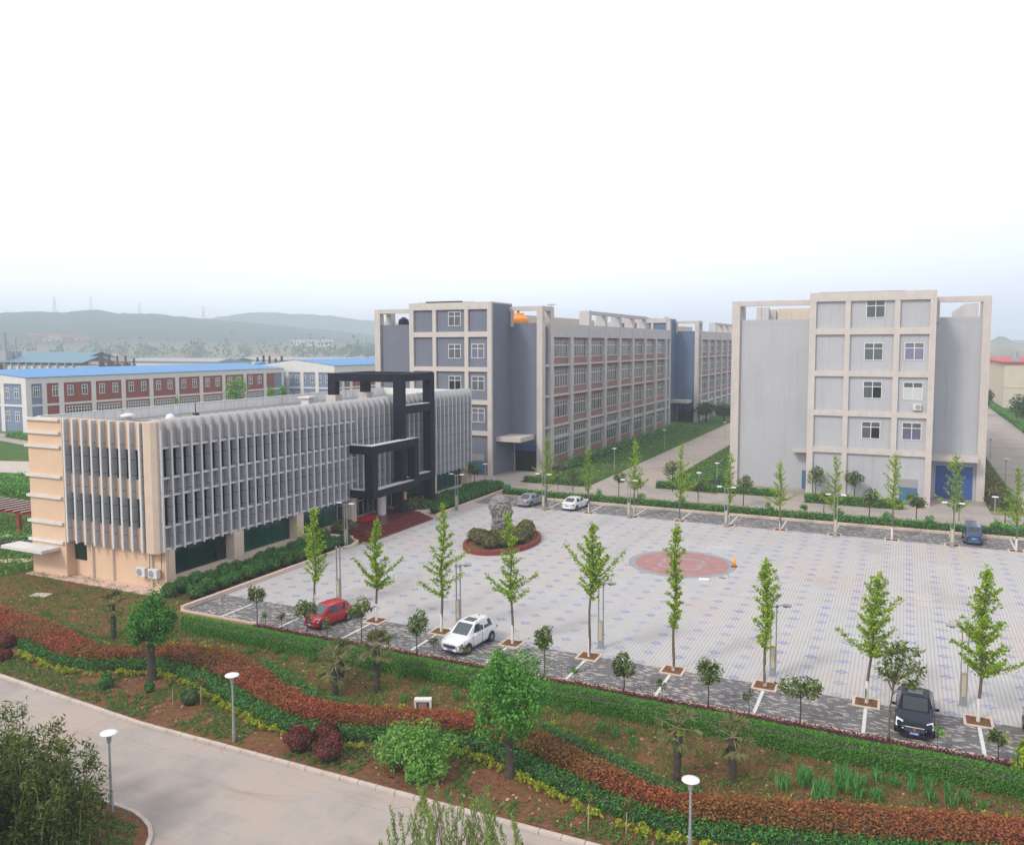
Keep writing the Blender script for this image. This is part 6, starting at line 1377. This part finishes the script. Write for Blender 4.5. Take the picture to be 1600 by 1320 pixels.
# ================================================================ VEHICLES
def car(name, loc, rz, label, cat, paint, L, W, Hr, hood, belt, prof, wr=0.31, wb=(0.22, 0.8), style='saloon', deck=None, plate=True):
    """local: the nose points to -y. prof = (windscreen foot, roof front, roof rear, rear glass foot) as fractions of the length"""
    t = thing(name, loc, label, cat, None, rz); h = L/2; w = W/2; clear = 0.17 if style != 'suv' else 0.22
    f = lambda q: -h+L*q
    deck = deck if deck is not None else belt
    # lower body: rings from nose to tail
    st = [(0.0, 0.62, clear+0.12, hood*0.74), (0.012, 0.80, clear+0.06, hood*0.84), (0.05, 0.93, clear, hood*0.93), (0.13, 0.985, clear, hood*0.985), (prof[0]*0.75, 1.0, clear, hood+0.02), (prof[0], 1.0, clear, belt), (0.5, 1.0, clear, belt+0.015), (prof[3]-0.03 if style in ('saloon',) else 0.86, 1.0, clear, belt+0.01 if style == 'saloon' else belt+0.02), (0.955, 0.965, clear+0.02, deck*0.99), (0.988, 0.88, clear+0.05, deck*0.94), (1.0, 0.70, clear+0.14, deck*0.84)]
    m = MB(); vs_ = []; rings = []
    for q, k, z0, z1 in st:
        a = w*k; zm = z0+(z1-z0)*0.55
        half = [(0.0, z0), (a*0.88, z0), (a*0.985, z0+0.10), (a, zm), (a*0.975, z0+(z1-z0)*0.86), (a*0.88, z1-0.012), (a*0.5, z1+0.012), (0.0, z1+0.02)]
        ring = half+[(-x, z) for x, z in half[-2:0:-1]]
        rings.append([(x, f(q), z) for x, z in ring])
    n = len(rings[0])
    for r in rings: vs_ += r
    fs = [(j*n+i, j*n+(i+1) % n, (j+1)*n+(i+1) % n, (j+1)*n+i) for j in range(len(rings)-1) for i in range(n)]+[tuple(range(n)), tuple((len(rings)-1)*n+i for i in range(n-1, -1, -1))]
    m.add(vs_, fs); b = m.build('body', paint, t, smooth=True)
    s_ = b.modifiers.new('smooth', 'SUBSURF'); s_.levels = 1; s_.render_levels = 2
    # cabin
    wbelt, wroof = w*0.93, w*0.74
    y0, y1, y2, y3 = [f(q) for q in prof]; zb = belt-0.03; zr = Hr
    cs = [(y0, zb, wbelt*0.94, zb, wbelt*0.80), (y1, zb, wbelt, zr-0.035, wroof*0.97), ((y1+y2)/2, zb, wbelt, zr, wroof), (y2, zb, wbelt, zr-0.045, wroof*0.96), (y3, zb, wbelt*0.95, max(zb, deck-0.03), wbelt*0.82)]
    m = MB(); vs_ = []
    for y, za, wa, zt, wt in cs: vs_ += [(-wa, y, za), (-wt, y, zt), (-wt*0.5, y, zt+(0.03 if zt > zb+0.1 else 0)), (wt*0.5, y, zt+(0.03 if zt > zb+0.1 else 0)), (wt, y, zt), (wa, y, za)]
    fs = [(k*6+i, k*6+i+1, (k+1)*6+i+1, (k+1)*6+i) for k in range(4) for i in range(5)]+[(5, 4, 3, 2, 1, 0), (24, 25, 26, 27, 28, 29)]
    m.add(vs_, fs); c_ = m.build('cabin', paint, t, smooth=False, bevel=0.045)
    def panel(nm, quad, mat, off=0.012, parent=t, sub=((0, 1), (0, 1))):
        a, b2, c2, d2 = [Vector(q) for q in quad]; nrm = (b2-a).cross(d2-a).normalized()
        P = lambda u, v: (a*(1-u)*(1-v)+b2*u*(1-v)+c2*u*v+d2*(1-u)*v)+nrm*off
        (u0, u1), (v0, v1) = sub; mm = MB(); q4 = [P(u0, v0), P(u1, v0), P(u1, v1), P(u0, v1)]
        lo = [p-nrm*(off*0.9) for p in q4]
        mm.add([tuple(p) for p in q4+lo], [(0, 1, 2, 3), (0, 4, 5, 1), (1, 5, 6, 2), (2, 6, 7, 3), (3, 7, 4, 0)]); return mm.build(nm, mat, parent)
    C0, C1, C3, C4 = cs[0], cs[1], cs[3], cs[4]
    panel('windscreen', [(-C0[4], y0, C0[3]), (C0[4], y0, C0[3]), (C1[4], y1, C1[3]), (-C1[4], y1, C1[3])], 'car_glass_front', 0.034, sub=((0.07, 0.93), (0.06, 0.93)))
    panel('rear_window', [(C4[4], y3, C4[3]), (-C4[4], y3, C4[3]), (-C3[4], y2, C3[3]), (C3[4], y2, C3[3])], 'car_glass', 0.034, sub=((0.09, 0.91), (0.10 if style == 'saloon' else 0.38, 0.92)))
    for s in (1, -1):
        ym = (y1*0.52+y2*0.48)
        lo = lambda y: np.interp(y, [y0, y1, y2, y3], [C0[2], C1[2], C3[2], C4[2]]); up = lambda y: np.interp(y, [y1, y2], [C1[4], C3[4]]); zt = lambda y: np.interp(y, [y1, y2], [C1[3], C3[3]])
        def side(ya, yb, ya2, yb2):
            q = [(s*lo(ya), ya, zb), (s*lo(yb), yb, zb), (s*up(yb2), yb2, zt(yb2)), (s*up(ya2), ya2, zt(ya2))]
            if s < 0: q = [q[1], q[0], q[3], q[2]]
            panel('side_window', q, 'car_glass', 0.016, sub=((0.02, 0.98), (0.12, 0.90)))
        side(y0+0.36*(y1-y0)+0.12, ym-0.03, y1+0.06, ym-0.03); side(ym+0.05, y2+(0.30*(y3-y2) if style == 'saloon' else -0.35), ym+0.05, y2-0.10)
        if style in ('suv', 'van'): side(y2-0.28, y2+0.12, y2-0.28, y2-0.04)
    # wheels in dark arches
    for yq in wb:
        for s in (1, -1):
            m = MB(); m.lathe((0, 0, 0), [(wr+0.055, -0.02), (wr+0.055, 0.012)], 24); a = m.build('wheel_arch', 'black_part', t); a.rotation_euler = (0, rad(90)*s, 0); a.location = (s*(w-0.004), f(yq), wr+0.01)
            wh = bpy.data.objects.new('wheel', None); COL.objects.link(wh); wh.parent = t; wh.location = (s*(w-0.085), f(yq), wr); wh.rotation_euler = (0, rad(90)*s, 0); wh.empty_display_size = 0.1
            m = MB(); m.lathe((0, 0, 0), [(wr*0.55, -0.1), (wr*0.93, -0.1), (wr, -0.06), (wr, 0.07), (wr*0.94, 0.105), (wr*0.68, 0.105)], 24); m.build('tyre', 'tyre', wh, smooth=True)
            m = MB(); m.lathe((0, 0, 0), [(wr*0.70, 0.06), (wr*0.68, 0.11), (wr*0.60, 0.10), (wr*0.22, 0.112), (wr*0.1, 0.116)], 20)
            for k in range(5): an = k*1.2566; m.obox((wr*0.4*math.cos(an+0.6), wr*0.4*math.sin(an+0.6), 0.104), (wr*0.2, wr*0.055, 0.008), an+0.6, 1)
            m.build('rim', ['rim', 'black_part'], wh)
    # nose
    hz = hood*0.70 if style != 'suv' else hood*0.80
    for s in (1, -1):
        m = MB(); x0, x1 = w*0.56, w*0.93
        li, lo_, uo, ui = (s*x0, f(0.0)-0.035, hood*0.66), (s*x1, f(0.045)-0.02, hood*0.69), (s*(x1-0.02), f(0.115), hood*0.97+0.015), (s*(x0+0.03), f(0.055), hood*0.94+0.025)
        bk = [(q[0]*0.97, q[1]+0.10, q[2]-0.05) for q in (li, lo_, uo, ui)]
        m.add([li, lo_, uo, ui]+bk, [(0, 1, 2, 3) if s > 0 else (3, 2, 1, 0), (0, 4, 5, 1), (1, 5, 6, 2), (2, 6, 7, 3), (3, 7, 4, 0)])
        o = m.build('headlight', 'headlight', t); sm = o.modifiers.new('bevel', 'BEVEL'); sm.width = 0.015; sm.segments = 2
        m = MB(); zt_ = deck*0.74; m.box(s*w*0.60 if s > 0 else -w*0.93, s*w*0.93 if s > 0 else -w*0.60, f(0.955), f(0.993), zt_-0.07, zt_+0.10); o = m.build('taillight', 'taillight', t, bevel=0.02)
        m = MB(); ym_ = y0+0.42; m.obox((s*(w+0.10), ym_, belt+0.07), (0.10, 0.055, 0.065), 0.2*s); m.tube([(s*w*0.93, ym_, belt+0.02), (s*(w+0.05), ym_, belt+0.05)], 0.025, 6); m.build('mirror', paint, t, bevel=0.02)
        for yq in (0.47, 0.68):
            m = MB(); m.box(s*w*0.985 if s > 0 else -w-0.022, w+0.022 if s > 0 else -w*0.985, f(yq)-0.09, f(yq)+0.09, belt-0.16, belt-0.13); m.build('door_handle', 'chrome' if style == 'suv' or paint == 'paint_navy' else paint, t)
        m = MB(); m.box(min(s*w*0.97, s*(w+0.004)), max(s*w*0.97, s*(w+0.004)), f(0.305), f(0.308), clear+0.1, belt-0.06); m.box(min(s*w*0.97, s*(w+0.004)), max(s*w*0.97, s*(w+0.004)), f(0.545), f(0.548), clear+0.1, belt-0.06); m.build('door_seam', 'black_part', t)
    gw = w*0.5; m = MB(); gz0, gz1 = ((hood*0.52, hood*0.80) if paint == 'paint_navy' else (hood*0.50, hood*0.68)) if style != 'van' else (hood*0.4, hood*0.5)
    m.box(-gw, gw, f(0.0)-(0.03 if paint == 'paint_navy' else 0.012), f(0.03), gz0, gz1)
    if paint == 'paint_navy':
        g_ = m.build('grille', 'chrome', t, bevel=0.02); m = MB()
        for k in range(9): x = -gw*0.9+gw*1.8*k/8; m.box(x-0.018, x+0.018, f(0)-0.038, f(0), gz0+0.03, gz1-0.03)
        m.build('grille_slats', 'grille', t); m = MB(); m.lathe((0, 0, 0), [(0.075, 0), (0.075, 0.015), (0.03, 0.02)], 14); e = m.build('emblem', 'gold', t); e.rotation_euler = (rad(90), 0, 0); e.location = (0, f(0)-0.036, (gz0+gz1)/2); e.scale = (1, 1.15, 1)
    else:
        m.build('grille', 'grille', t, bevel=0.02)
        if paint == 'paint_red':
            m = MB(); m.box(-0.11, 0.11, f(0)-0.03, f(0.02), hood*0.74, hood*0.775); m.box(-0.045, 0.045, f(0)-0.034, f(0.02), hood*0.72, hood*0.795); m.build('emblem', 'gold', t)
        if style == 'suv':
            m = MB(); m.box(-gw*1.05, gw*1.05, f(0)-0.026, f(0.01), gz1-0.02, gz1+0.025); m.build('grille_bar', 'chrome', t)
            m = MB(); m.box(-0.075, -0.05, f(0)-0.045, f(0), gz0+0.04, gz1+0.01); m.box(0.05, 0.075, f(0)-0.045, f(0), gz0+0.04, gz1+0.01); m.box(-0.05, 0.05, f(0)-0.043, f(0), (gz0+gz1)/2, (gz0+gz1)/2+0.03); m.build('emblem', 'chrome', t)
    m = MB(); m.box(-w*0.72, w*0.72, f(0.004), f(0.05), clear+0.02, clear+0.16); m.box(-w*0.80, w*0.80, f(0.955), f(0.994), clear+0.02, clear+0.15); m.build('bumper_intake', 'black_part', t, bevel=0.02)
    if plate:
        for y, z in ((f(0)-0.022, clear+0.22), (f(1)+0.010, deck*0.62)):
            m = MB(); m.box(-0.22, 0.22, y, y+0.015, z-0.07, z+0.07)
            yy = y-0.004 if y < 0 else y+0.015
            for k, x in enumerate((-0.17, -0.105, -0.02, 0.035, 0.09, 0.145)): m.box(x-0.016, x+0.016, yy, yy+0.004, z-0.04, z+0.04, 1)
            m.build('number_plate', ['plate_blue', 'white_sheet'], t)
    if style == 'suv':
        for s in (1, -1):
            m = MB(); m.tube([(s*wroof*0.93, y1+0.1, zr+0.0), (s*wroof*0.93, y1+0.25, zr+0.05), (s*wroof*0.93, y2-0.2, zr+0.045), (s*wroof*0.93, y2, zr-0.02)], 0.02, 6); m.build('roof_rail', 'chrome', t)
        m = MB(); m.box(-wroof*0.55, wroof*0.55, y1+0.22, y1+0.85, zr+0.0, zr+0.038); m.build('sunroof', 'car_glass', t)
        m = MB(); m.cone((0, y2-0.25), zr, zr+0.12, 0.03, 0.01, 8); m.build('aerial', 'black_part', t)
    if paint == 'paint_navy':
        m = MB(); m.box(-wroof*0.5, wroof*0.5, y1+0.2, y1+0.8, zr+0.0, zr+0.034); m.build('sunroof', 'car_glass', t)
    return t
car('hatchback_car', (-37.05, 47.35, 0), rad(-11), 'small bright red hatchback parked nose to the hedge in the corner bays', 'car', 'paint_red', 3.55, 1.58, 1.50, 0.86, 0.93, (0.19, 0.40, 0.84, 0.985), 0.28, (0.17, 0.83), 'hatch')
car('sport_utility_car', (-25.75, 47.75, 0), rad(-6), 'white sport utility car with sunroof parked nose to the hedge', 'car', 'paint_white', 4.52, 1.82, 1.68, 1.02, 1.08, (0.24, 0.43, 0.82, 0.975), 0.345, (0.19, 0.80), 'suv')
car('saloon_car', (1.05, 47.85, 0), rad(-1), 'dark navy saloon car with a big chrome grille, under the airy magnolia', 'car', 'paint_navy', 4.98, 1.86, 1.46, 0.90, 0.96, (0.30, 0.47, 0.72, 0.87), 0.33, (0.19, 0.79), 'saloon', 0.98)
car('saloon_car', (7.05, 47.9, 0), rad(0), 'silver saloon car cut by the right edge of the picture', 'car', 'paint_silver', 4.8, 1.82, 1.46, 0.88, 0.95, (0.29, 0.46, 0.72, 0.87), 0.32, (0.19, 0.79), 'saloon', 0.97)
car('saloon_car', (-41.85, 94.35, 0), rad(180-10), 'silver grey saloon car parked at the far strip, seen from behind beside the rock', 'car', 'paint_silver', 4.75, 1.82, 1.46, 0.90, 0.96, (0.29, 0.46, 0.72, 0.87), 0.32, (0.19, 0.79), 'saloon', 1.0)
car('saloon_car', (-36.0, 94.5, 0), rad(180-7), 'white saloon car parked at the far strip, seen from behind', 'car', 'paint_white', 4.65, 1.80, 1.47, 0.90, 0.97, (0.29, 0.46, 0.74, 0.89), 0.32, (0.19, 0.79), 'saloon', 1.02)
car('mini_van', (6.75, 95.1, 0), rad(180), 'dark blue boxy van parked at the far strip before the blue doors', 'van', 'paint_blue', 4.2, 1.66, 1.92, 1.02, 1.10, (0.10, 0.20, 0.955, 0.985), 0.30, (0.18, 0.78), 'van', 1.12)

# ================================================================ LAMPS
def double_lamp(loc, label, heads, group):
    t = thing('lamp_post', loc, label, 'lamp post', group)
    m = MB(); m.box(-0.28, 0.28, -0.2, 0.2, 0, 0.06); m.build('foot_plate', 'galvanised', t)
    m = MB(); m.box(-0.19, 0.19, -0.10, 0.10, 0.06, 1.85); m.build('pedestal', 'post_grey', t, bevel=0.015)
    m = MB(); m.box(-0.10, 0.10, -0.115, -0.09, 0.55, 1.78); m.build('light_panel', 'lamp_panel', t)
    for x in (-0.16, 0.16): m = MB(); m.box(x-0.028, x+0.028, -0.05, 0.05, 1.85, 4.45); m.build('post', 'post_grey', t)
    m = MB(); m.box(-0.26, 0.26, -0.05, 0.05, 4.25, 4.33); m.build('cross_piece', 'post_grey', t)
    for s in heads:
        m = MB(); m.tube([(s*0.2, 0, 4.36), (s*0.55, 0, 4.44)], 0.03, 6); m.build('arm', 'post_grey', t)
        m = MB(); m.box(min(s*0.5, s*1.0), max(s*0.5, s*1.0), -0.2, 0.2, 4.40, 4.49); m.box(min(s*0.56, s*0.8), max(s*0.56, s*0.8), -0.2, 0.2, 4.36, 4.40, 1); o = m.build('lamp_head', ['lamp_white' if len(heads) == 2 else 'led_grey', 'black_part'], t, bevel=0.02)
    return t
for x, y, hd, lab in ((-39.35, 51.6, (1,), 'square twin post lamp behind the red hatchback, leftmost of the near row'), (-28.35, 50.95, (1,), 'square twin post lamp just behind the white sport utility car'), (-17.6, 50.9, (1,), 'square twin post lamp left of the red paved disc, near row'), (-6.65, 50.9, (1,), 'square twin post lamp beside the stout ginkgo, right of the red disc'), (3.5, 51.1, (-1,), 'square twin post lamp at the right end of the near row')):
    double_lamp((x, y, 0), lab, hd, 'twin post lamps of the near row')
for x, lab in ((-38.95, 'twin post lamp between the silver and white saloons of the far strip'), (-28.25, 'twin post lamp of the far row right of the white saloon'), (-17.2, 'twin post lamp of the far row before the left corner of the pale factory'), (-6.0, 'twin post lamp of the far row before the blank bays of the pale factory'), (4.75, 'twin post lamp of the far row just left of the blue van')):
    double_lamp((x, 91.3, 0), lab, (1, -1), 'twin post lamps of the far row')
for x, y, lab in ((-49.5, 66.2, 'twin headed lamp post in the office bed left of the red steps'), (-48.5, 86.9, 'twin headed lamp post in the office bed right of the black portal')):
    double_lamp((x, y, 0.0), lab, (1, -1), 'lamps in the office bed')
def mushroom(loc, label, H, group, small=False):
    t = thing('street_lamp', loc, label, 'street lamp', group)
    m = MB(); m.lathe((0, 0, 0), [(0.085, 0), (0.085, 0.5), (0.075, 0.52), (0.055, 1.1), (0.045, H-0.45)], 12); m.build('pole', 'galvanised', t, smooth=False)
    m = MB(); m.lathe((0, 0, 0), [(0.05, H-0.50), (0.09, H-0.44), (0.10, H-0.30), (0.085, H-0.14), (0.05, H-0.1)], 12); m.build('collar', 'post_grey', t)
    m = MB(); m.lathe((0, 0, 0), [(0.06, H-0.13), (0.30, H-0.10), (0.36, H-0.06), (0.34, H-0.02), (0.12, H+0.02)], 24); m.build('lamp_disc', 'lamp_white', t, smooth=True)
    return t
mushroom((-30.2, 23.62, 0.05), 'round topped street lamp on the planted corner by the bamboo', 3.55, 'round topped street lamps')
mushroom((-30.15, 30.75, 0), 'round topped street lamp across the road, behind the kerb, left of centre', 3.5, 'round topped street lamps')
mushroom((-7.15, 31.6, 0), 'round topped street lamp in the lower right of the planted bed', 2.9, 'round topped street lamps')
for x, y, H, lab in ((-41.2, 125.2, 3.6, 'small street lamp on the lawn edge beside the dark slate factory'), (-41.4, 156.5, 3.6, 'small street lamp farther up the lawn of the dark slate factory'), (-34.0, 177.5, 3.6, 'dark thin street lamp far up the road between the factories'), (-23.9, 107.9, 3.3, 'small street lamp before the lawn hedge left of the pale factory'), (-23.4, 117.0, 3.4, 'small street lamp on the lawn left of the pale factory corner'), (9.5, 104.7, 3.2, 'street lamp at the corner of the side road, right of the van'), (14.1, 166.8, 3.6, 'dark thin street lamp at the side road, the farther one'), (13.6, 136.9, 3.6, 'dark thin street lamp at the side road, the nearer one'), (-54.0, 105.2, 3.0, 'small street lamp by the loading bay of the dark slate factory'), (24.4, 205, 3.4, 'pale street lamp right of the side road at the right edge')):
    mushroom((x, y, 0), lab, H, 'small street lamps by the factories')

# ================================================================ OTHER THINGS ON THE GROUND
def small_things():
    from mathutils import noise as mn
    # the oval planter, its rock and shrubs
    t = thing('oval_planter', (-36.25, 74.5, 0), 'oval planter with a low red granite rim on the plaza', 'planter')
    m = MB(); n = 64; a_, b_ = 3.5, 5.5
    ring = lambda k, s: (k*0+(a_-s)*math.cos(2*math.pi*k/n), (b_-s)*math.sin(2*math.pi*k/n))
    vs_ = []; fs = []
    for k in range(n):
        (x0, y0), (x1, y1) = ring(k, 0), ring(k, 0.35); vs_ += [(x0, y0, 0), (x0, y0, 0.42), (x1, y1, 0.42), (x1, y1, 0)]
    for k in range(n):
        j = (k+1) % n
        for q in range(3): fs.append((k*4+q, j*4+q, j*4+q+1, k*4+q+1))
    m.add(vs_, fs); m.build('rim', 'red_kerb', t)
    m = MB(); m.prism([ring(k, 0.34) for k in range(n)], 0.05, 0.30); m.build('soil', 'soil', t)
    bm = bmesh.new(); bmesh.ops.create_icosphere(bm, subdivisions=5, radius=1.0)
    for v in bm.verts:
        p = v.co.copy(); z = (p.z+1)/2
        wd = 0.86+0.30*z; rr_ = math.hypot(p.x, p.y)+1e-6; wd *= rr_**0.5/rr_ if rr_ > 0.05 else 1
        q = Vector((p.x*1.12*wd-0.35*(z-0.5), p.y*0.85*wd, 4.15*z))
        n1 = mn.fractal(Vector((p.x*1.7, p.y*1.7, z*3.4)), 0.9, 2.1, 5); n2 = abs(mn.noise(Vector((p.x*3.2+5, p.y*3.2, z*6.0))))
        d = 0.34*n1-0.55*max(0, 0.22-n2)*1.6
        q += Vector((p.x, p.y, p.z*0.25))*d; v.co = q
    me = bpy.data.meshes.new('scholar_rock'); bm.to_mesh(me); bm.free(); me.materials.append(M['rock']); o = bpy.data.objects.new('scholar_rock', me); COL.objects.link(o); o.location = (-37.4, 76.4, 0.25); tag(o, 'tall pitted grey ornamental rock standing in the oval planter', 'rock')
    k = 0
    for x, y, r, h in ((-38.6, 73.2, .95, 1.2), (-37.4, 72.0, .95, 1.15), (-36.0, 71.0, .9, 1.1), (-34.8, 72.2, .95, 1.2), (-34.2, 74.0, 1.0, 1.45), (-34.4, 76.2, 1.0, 1.6), (-35.3, 78.2, .9, 1.4), (-36.8, 73.9, .9, 1.1), (-35.6, 75.2, .9, 1.3), (-38.7, 75.0, .6, .7), (-35.6, 73.1, .9, 1.2), (-36.0, 79.0, .7, 1.0)):
        s = thing('planter_shrub', (x, y, 0.28), 'olive brown rounded shrub around the rock in the oval planter', 'shrub', 'shrubs around the rock'); ball(s, r, h, 420, 'leaf_olive', 0.19, 700+k); k += 1
    # plaza bits
    t = thing('traffic_cone', (-13.35, 75.1, 0.012), 'orange traffic cone on the rim of the red paved disc', 'cone')
    m = MB(); m.box(-0.24, 0.24, -0.24, 0.24, 0, 0.05); m.build('base', 'black_part', t); m = MB(); m.lathe((0, 0, 0), [(0.19, 0.05), (0.035, 0.92)], 16); m.build('shell', 'cone_orange', t, smooth=True)
    t = thing('folding_sign', (-13.4, 71.1, 0.004), 'thin folding board stand left open on the plaza by the red disc', 'sign stand')
    m = MB(); m.tube([(-0.35, -0.25, 0), (0, 0, 0.85), (0.4, -0.15, 0)], 0.018, 5); m.tube([(-0.3, 0.3, 0), (0, 0, 0.85), (0.35, 0.3, 0)], 0.018, 5); m.build('legs', 'led_grey', t); m = MB(); m.box(-0.45, 0.1, -0.28, -0.24, 0.02, 0.10); m.build('panel', 'brick_red_panel', t)
    m = MB(); m.obox((0, 0, 0.02), (0.42, 0.28, 0.015), 0.3); o = m.build('white_board', 'white_sheet'); o.location = (-14.95, 69.9, 0.004); tag(o, 'small white board lying flat on the plaza in front of the red disc', 'board')
    for x, y, lab in ((-48.2, 100.6, 'green bin at the end of the hedge by the silver saloon'), (10.9, 99.0, 'teal bin at the right edge beside the corner hedge')):
        t = thing('litter_bin', (x, y, 0), lab, 'bin'); m = MB(); m.lathe((0, 0, 0), [(0.36, 0), (0.42, 0.95), (0.40, 1.0)], 14); m.build('body', 'bin_green', t); m = MB(); m.lathe((0, 0, 0), [(0.44, 1.0), (0.44, 1.08), (0.2, 1.18)], 14); m.build('lid', 'bin_green', t)
    # bed bits
    t = thing('white_cabinet', (-23.5, 38.15, 0), 'white painted box with a brown open front standing on the soil behind the red band', 'box', None, rad(25))
    t.scale = (0.85, 0.85, 0.85); m = MB(); m.box(-0.55, -0.42, -0.22, 0.22, 0, 0.50); m.box(0.42, 0.55, -0.22, 0.22, 0, 0.50); m.box(-0.55, 0.55, -0.24, 0.24, 0.50, 0.64); m.box(-0.42, 0.42, 0.16, 0.22, 0, 0.50, 1); m.build('casing', ['warm_white', 'kerb_grey'], t); m = MB(); m.box(-0.3, 0.25, -0.20, 0.0, 0.0, 0.42); m.build('inner_box', 'brick_red_panel', t)
    m = MB(); m.obox((0, 0, 0.06), (0.75, 0.45, 0.06), 0.25); o = m.build('stone_slab', 'kerb_grey', bevel=0.04); o.location = (-62.1, 42.9, 0); tag(o, 'pale stone cover slab lying in the weeds near the peach end wall', 'slab')
    for i, (x, y, H, lab) in enumerate(((-36.4, 32.6, 1.5, 'young shrub on a thin stake, left of the left street lamp'), (-34.9, 33.2, 1.45, 'young shrub on a thin stake at the left street lamp'), (-11.2, 30.95, 1.6, 'young shrub on a thin stake near the lower kerb, left one'), (-9.75, 31.5, 1.5, 'young shrub on a thin stake near the lower kerb, right one'))):
        t = thing('staked_shrub', (x, y, 0), lab, 'shrub', 'young staked shrubs by the road'); m = MB(); m.tube([(0, 0, 0), (0.02, 0, H-0.3)], 0.025, 6); m.build('stake', 'stake_wood', t)
        P, N = blob_points(150, (0, 0, H-0.15), 0.36, 0.36, 0.34, 4, 0.4, 800+i); leaves('foliage', P, 0.14, 'leaf_olive', t, N)
    for i, (x, y, r, h, lab) in enumerate(((-41.8, 32.6, .42, .55, 'small dark green shrub by the foot of the left round tree, left one'), (-42.6, 33.3, .3, .5, 'small dark shrub farther left of the left round tree'), (-39.0, 33.3, .3, .6, 'small dark shrub right at the foot of the left round tree'), (-35.6, 33.1, .55, .9, 'loose green shrub between the two staked shrubs at the left street lamp'))):
        t = thing('low_shrub', (x, y, 0), lab, 'shrub'); ball(t, r, h, 170, 'leaf_box', 0.16, 820+i)
    # pergola in the left garden
    t = thing('pergola', (-90, 57, 0), 'reddish timber pergola with slanting white topped rafters, left of the office end wall', 'pergola'); c = (-90, 57)
    for x in (-9, -1.5, 6.1):
        for y in (-1.1, 1.2): m = MB(); m.box(x-0.17, x+0.17, y-0.17, y+0.17, 0, 2.35); m.build('post', 'brick_red_far', t)
    for y in (-1.1, 1.2): m = MB(); m.box(-11, 8.6, y-0.12, y+0.12, 2.35, 2.65); m.build('beam', 'brick_red_far', t)
    for k in range(16): x = -10.6+k*1.25; m = MB(); m.box(x-0.09, x+0.09, -2.2, 2.4, 2.65, 2.9); m.box(x-0.1, x+0.1, -2.2, 2.4, 2.9, 2.93, 1); m.build('rafter', ['brick_red_far', 'ledge_white'], t)
small_things()

# ================================================================ AIR
def haze():
    m = MB(); m.box(-4400, 1500, -40, 4100, -2.0, 150)
    me = bpy.data.meshes.new('haze'); me.from_pydata(m.v, [], m.f); o = bpy.data.objects.new('haze', me); COL.objects.link(o)
    mt = bpy.data.materials.new('haze'); mt.use_nodes = True; t = mt.node_tree; t.nodes.clear()
    v = t.nodes.new('ShaderNodeVolumePrincipled'); v.inputs['Color'].default_value = (0.77, 0.87, 1.0, 1); v.inputs['Density'].default_value = HAZE; v.inputs['Anisotropy'].default_value = 0.0
    u = t.nodes.new('ShaderNodeOutputMaterial'); t.links.new(v.outputs[0], u.inputs['Volume']); me.materials.append(mt)
    tag(o, 'pale even haze over the whole site', 'haze', kind='stuff')
HAZE = 0.00045
haze()
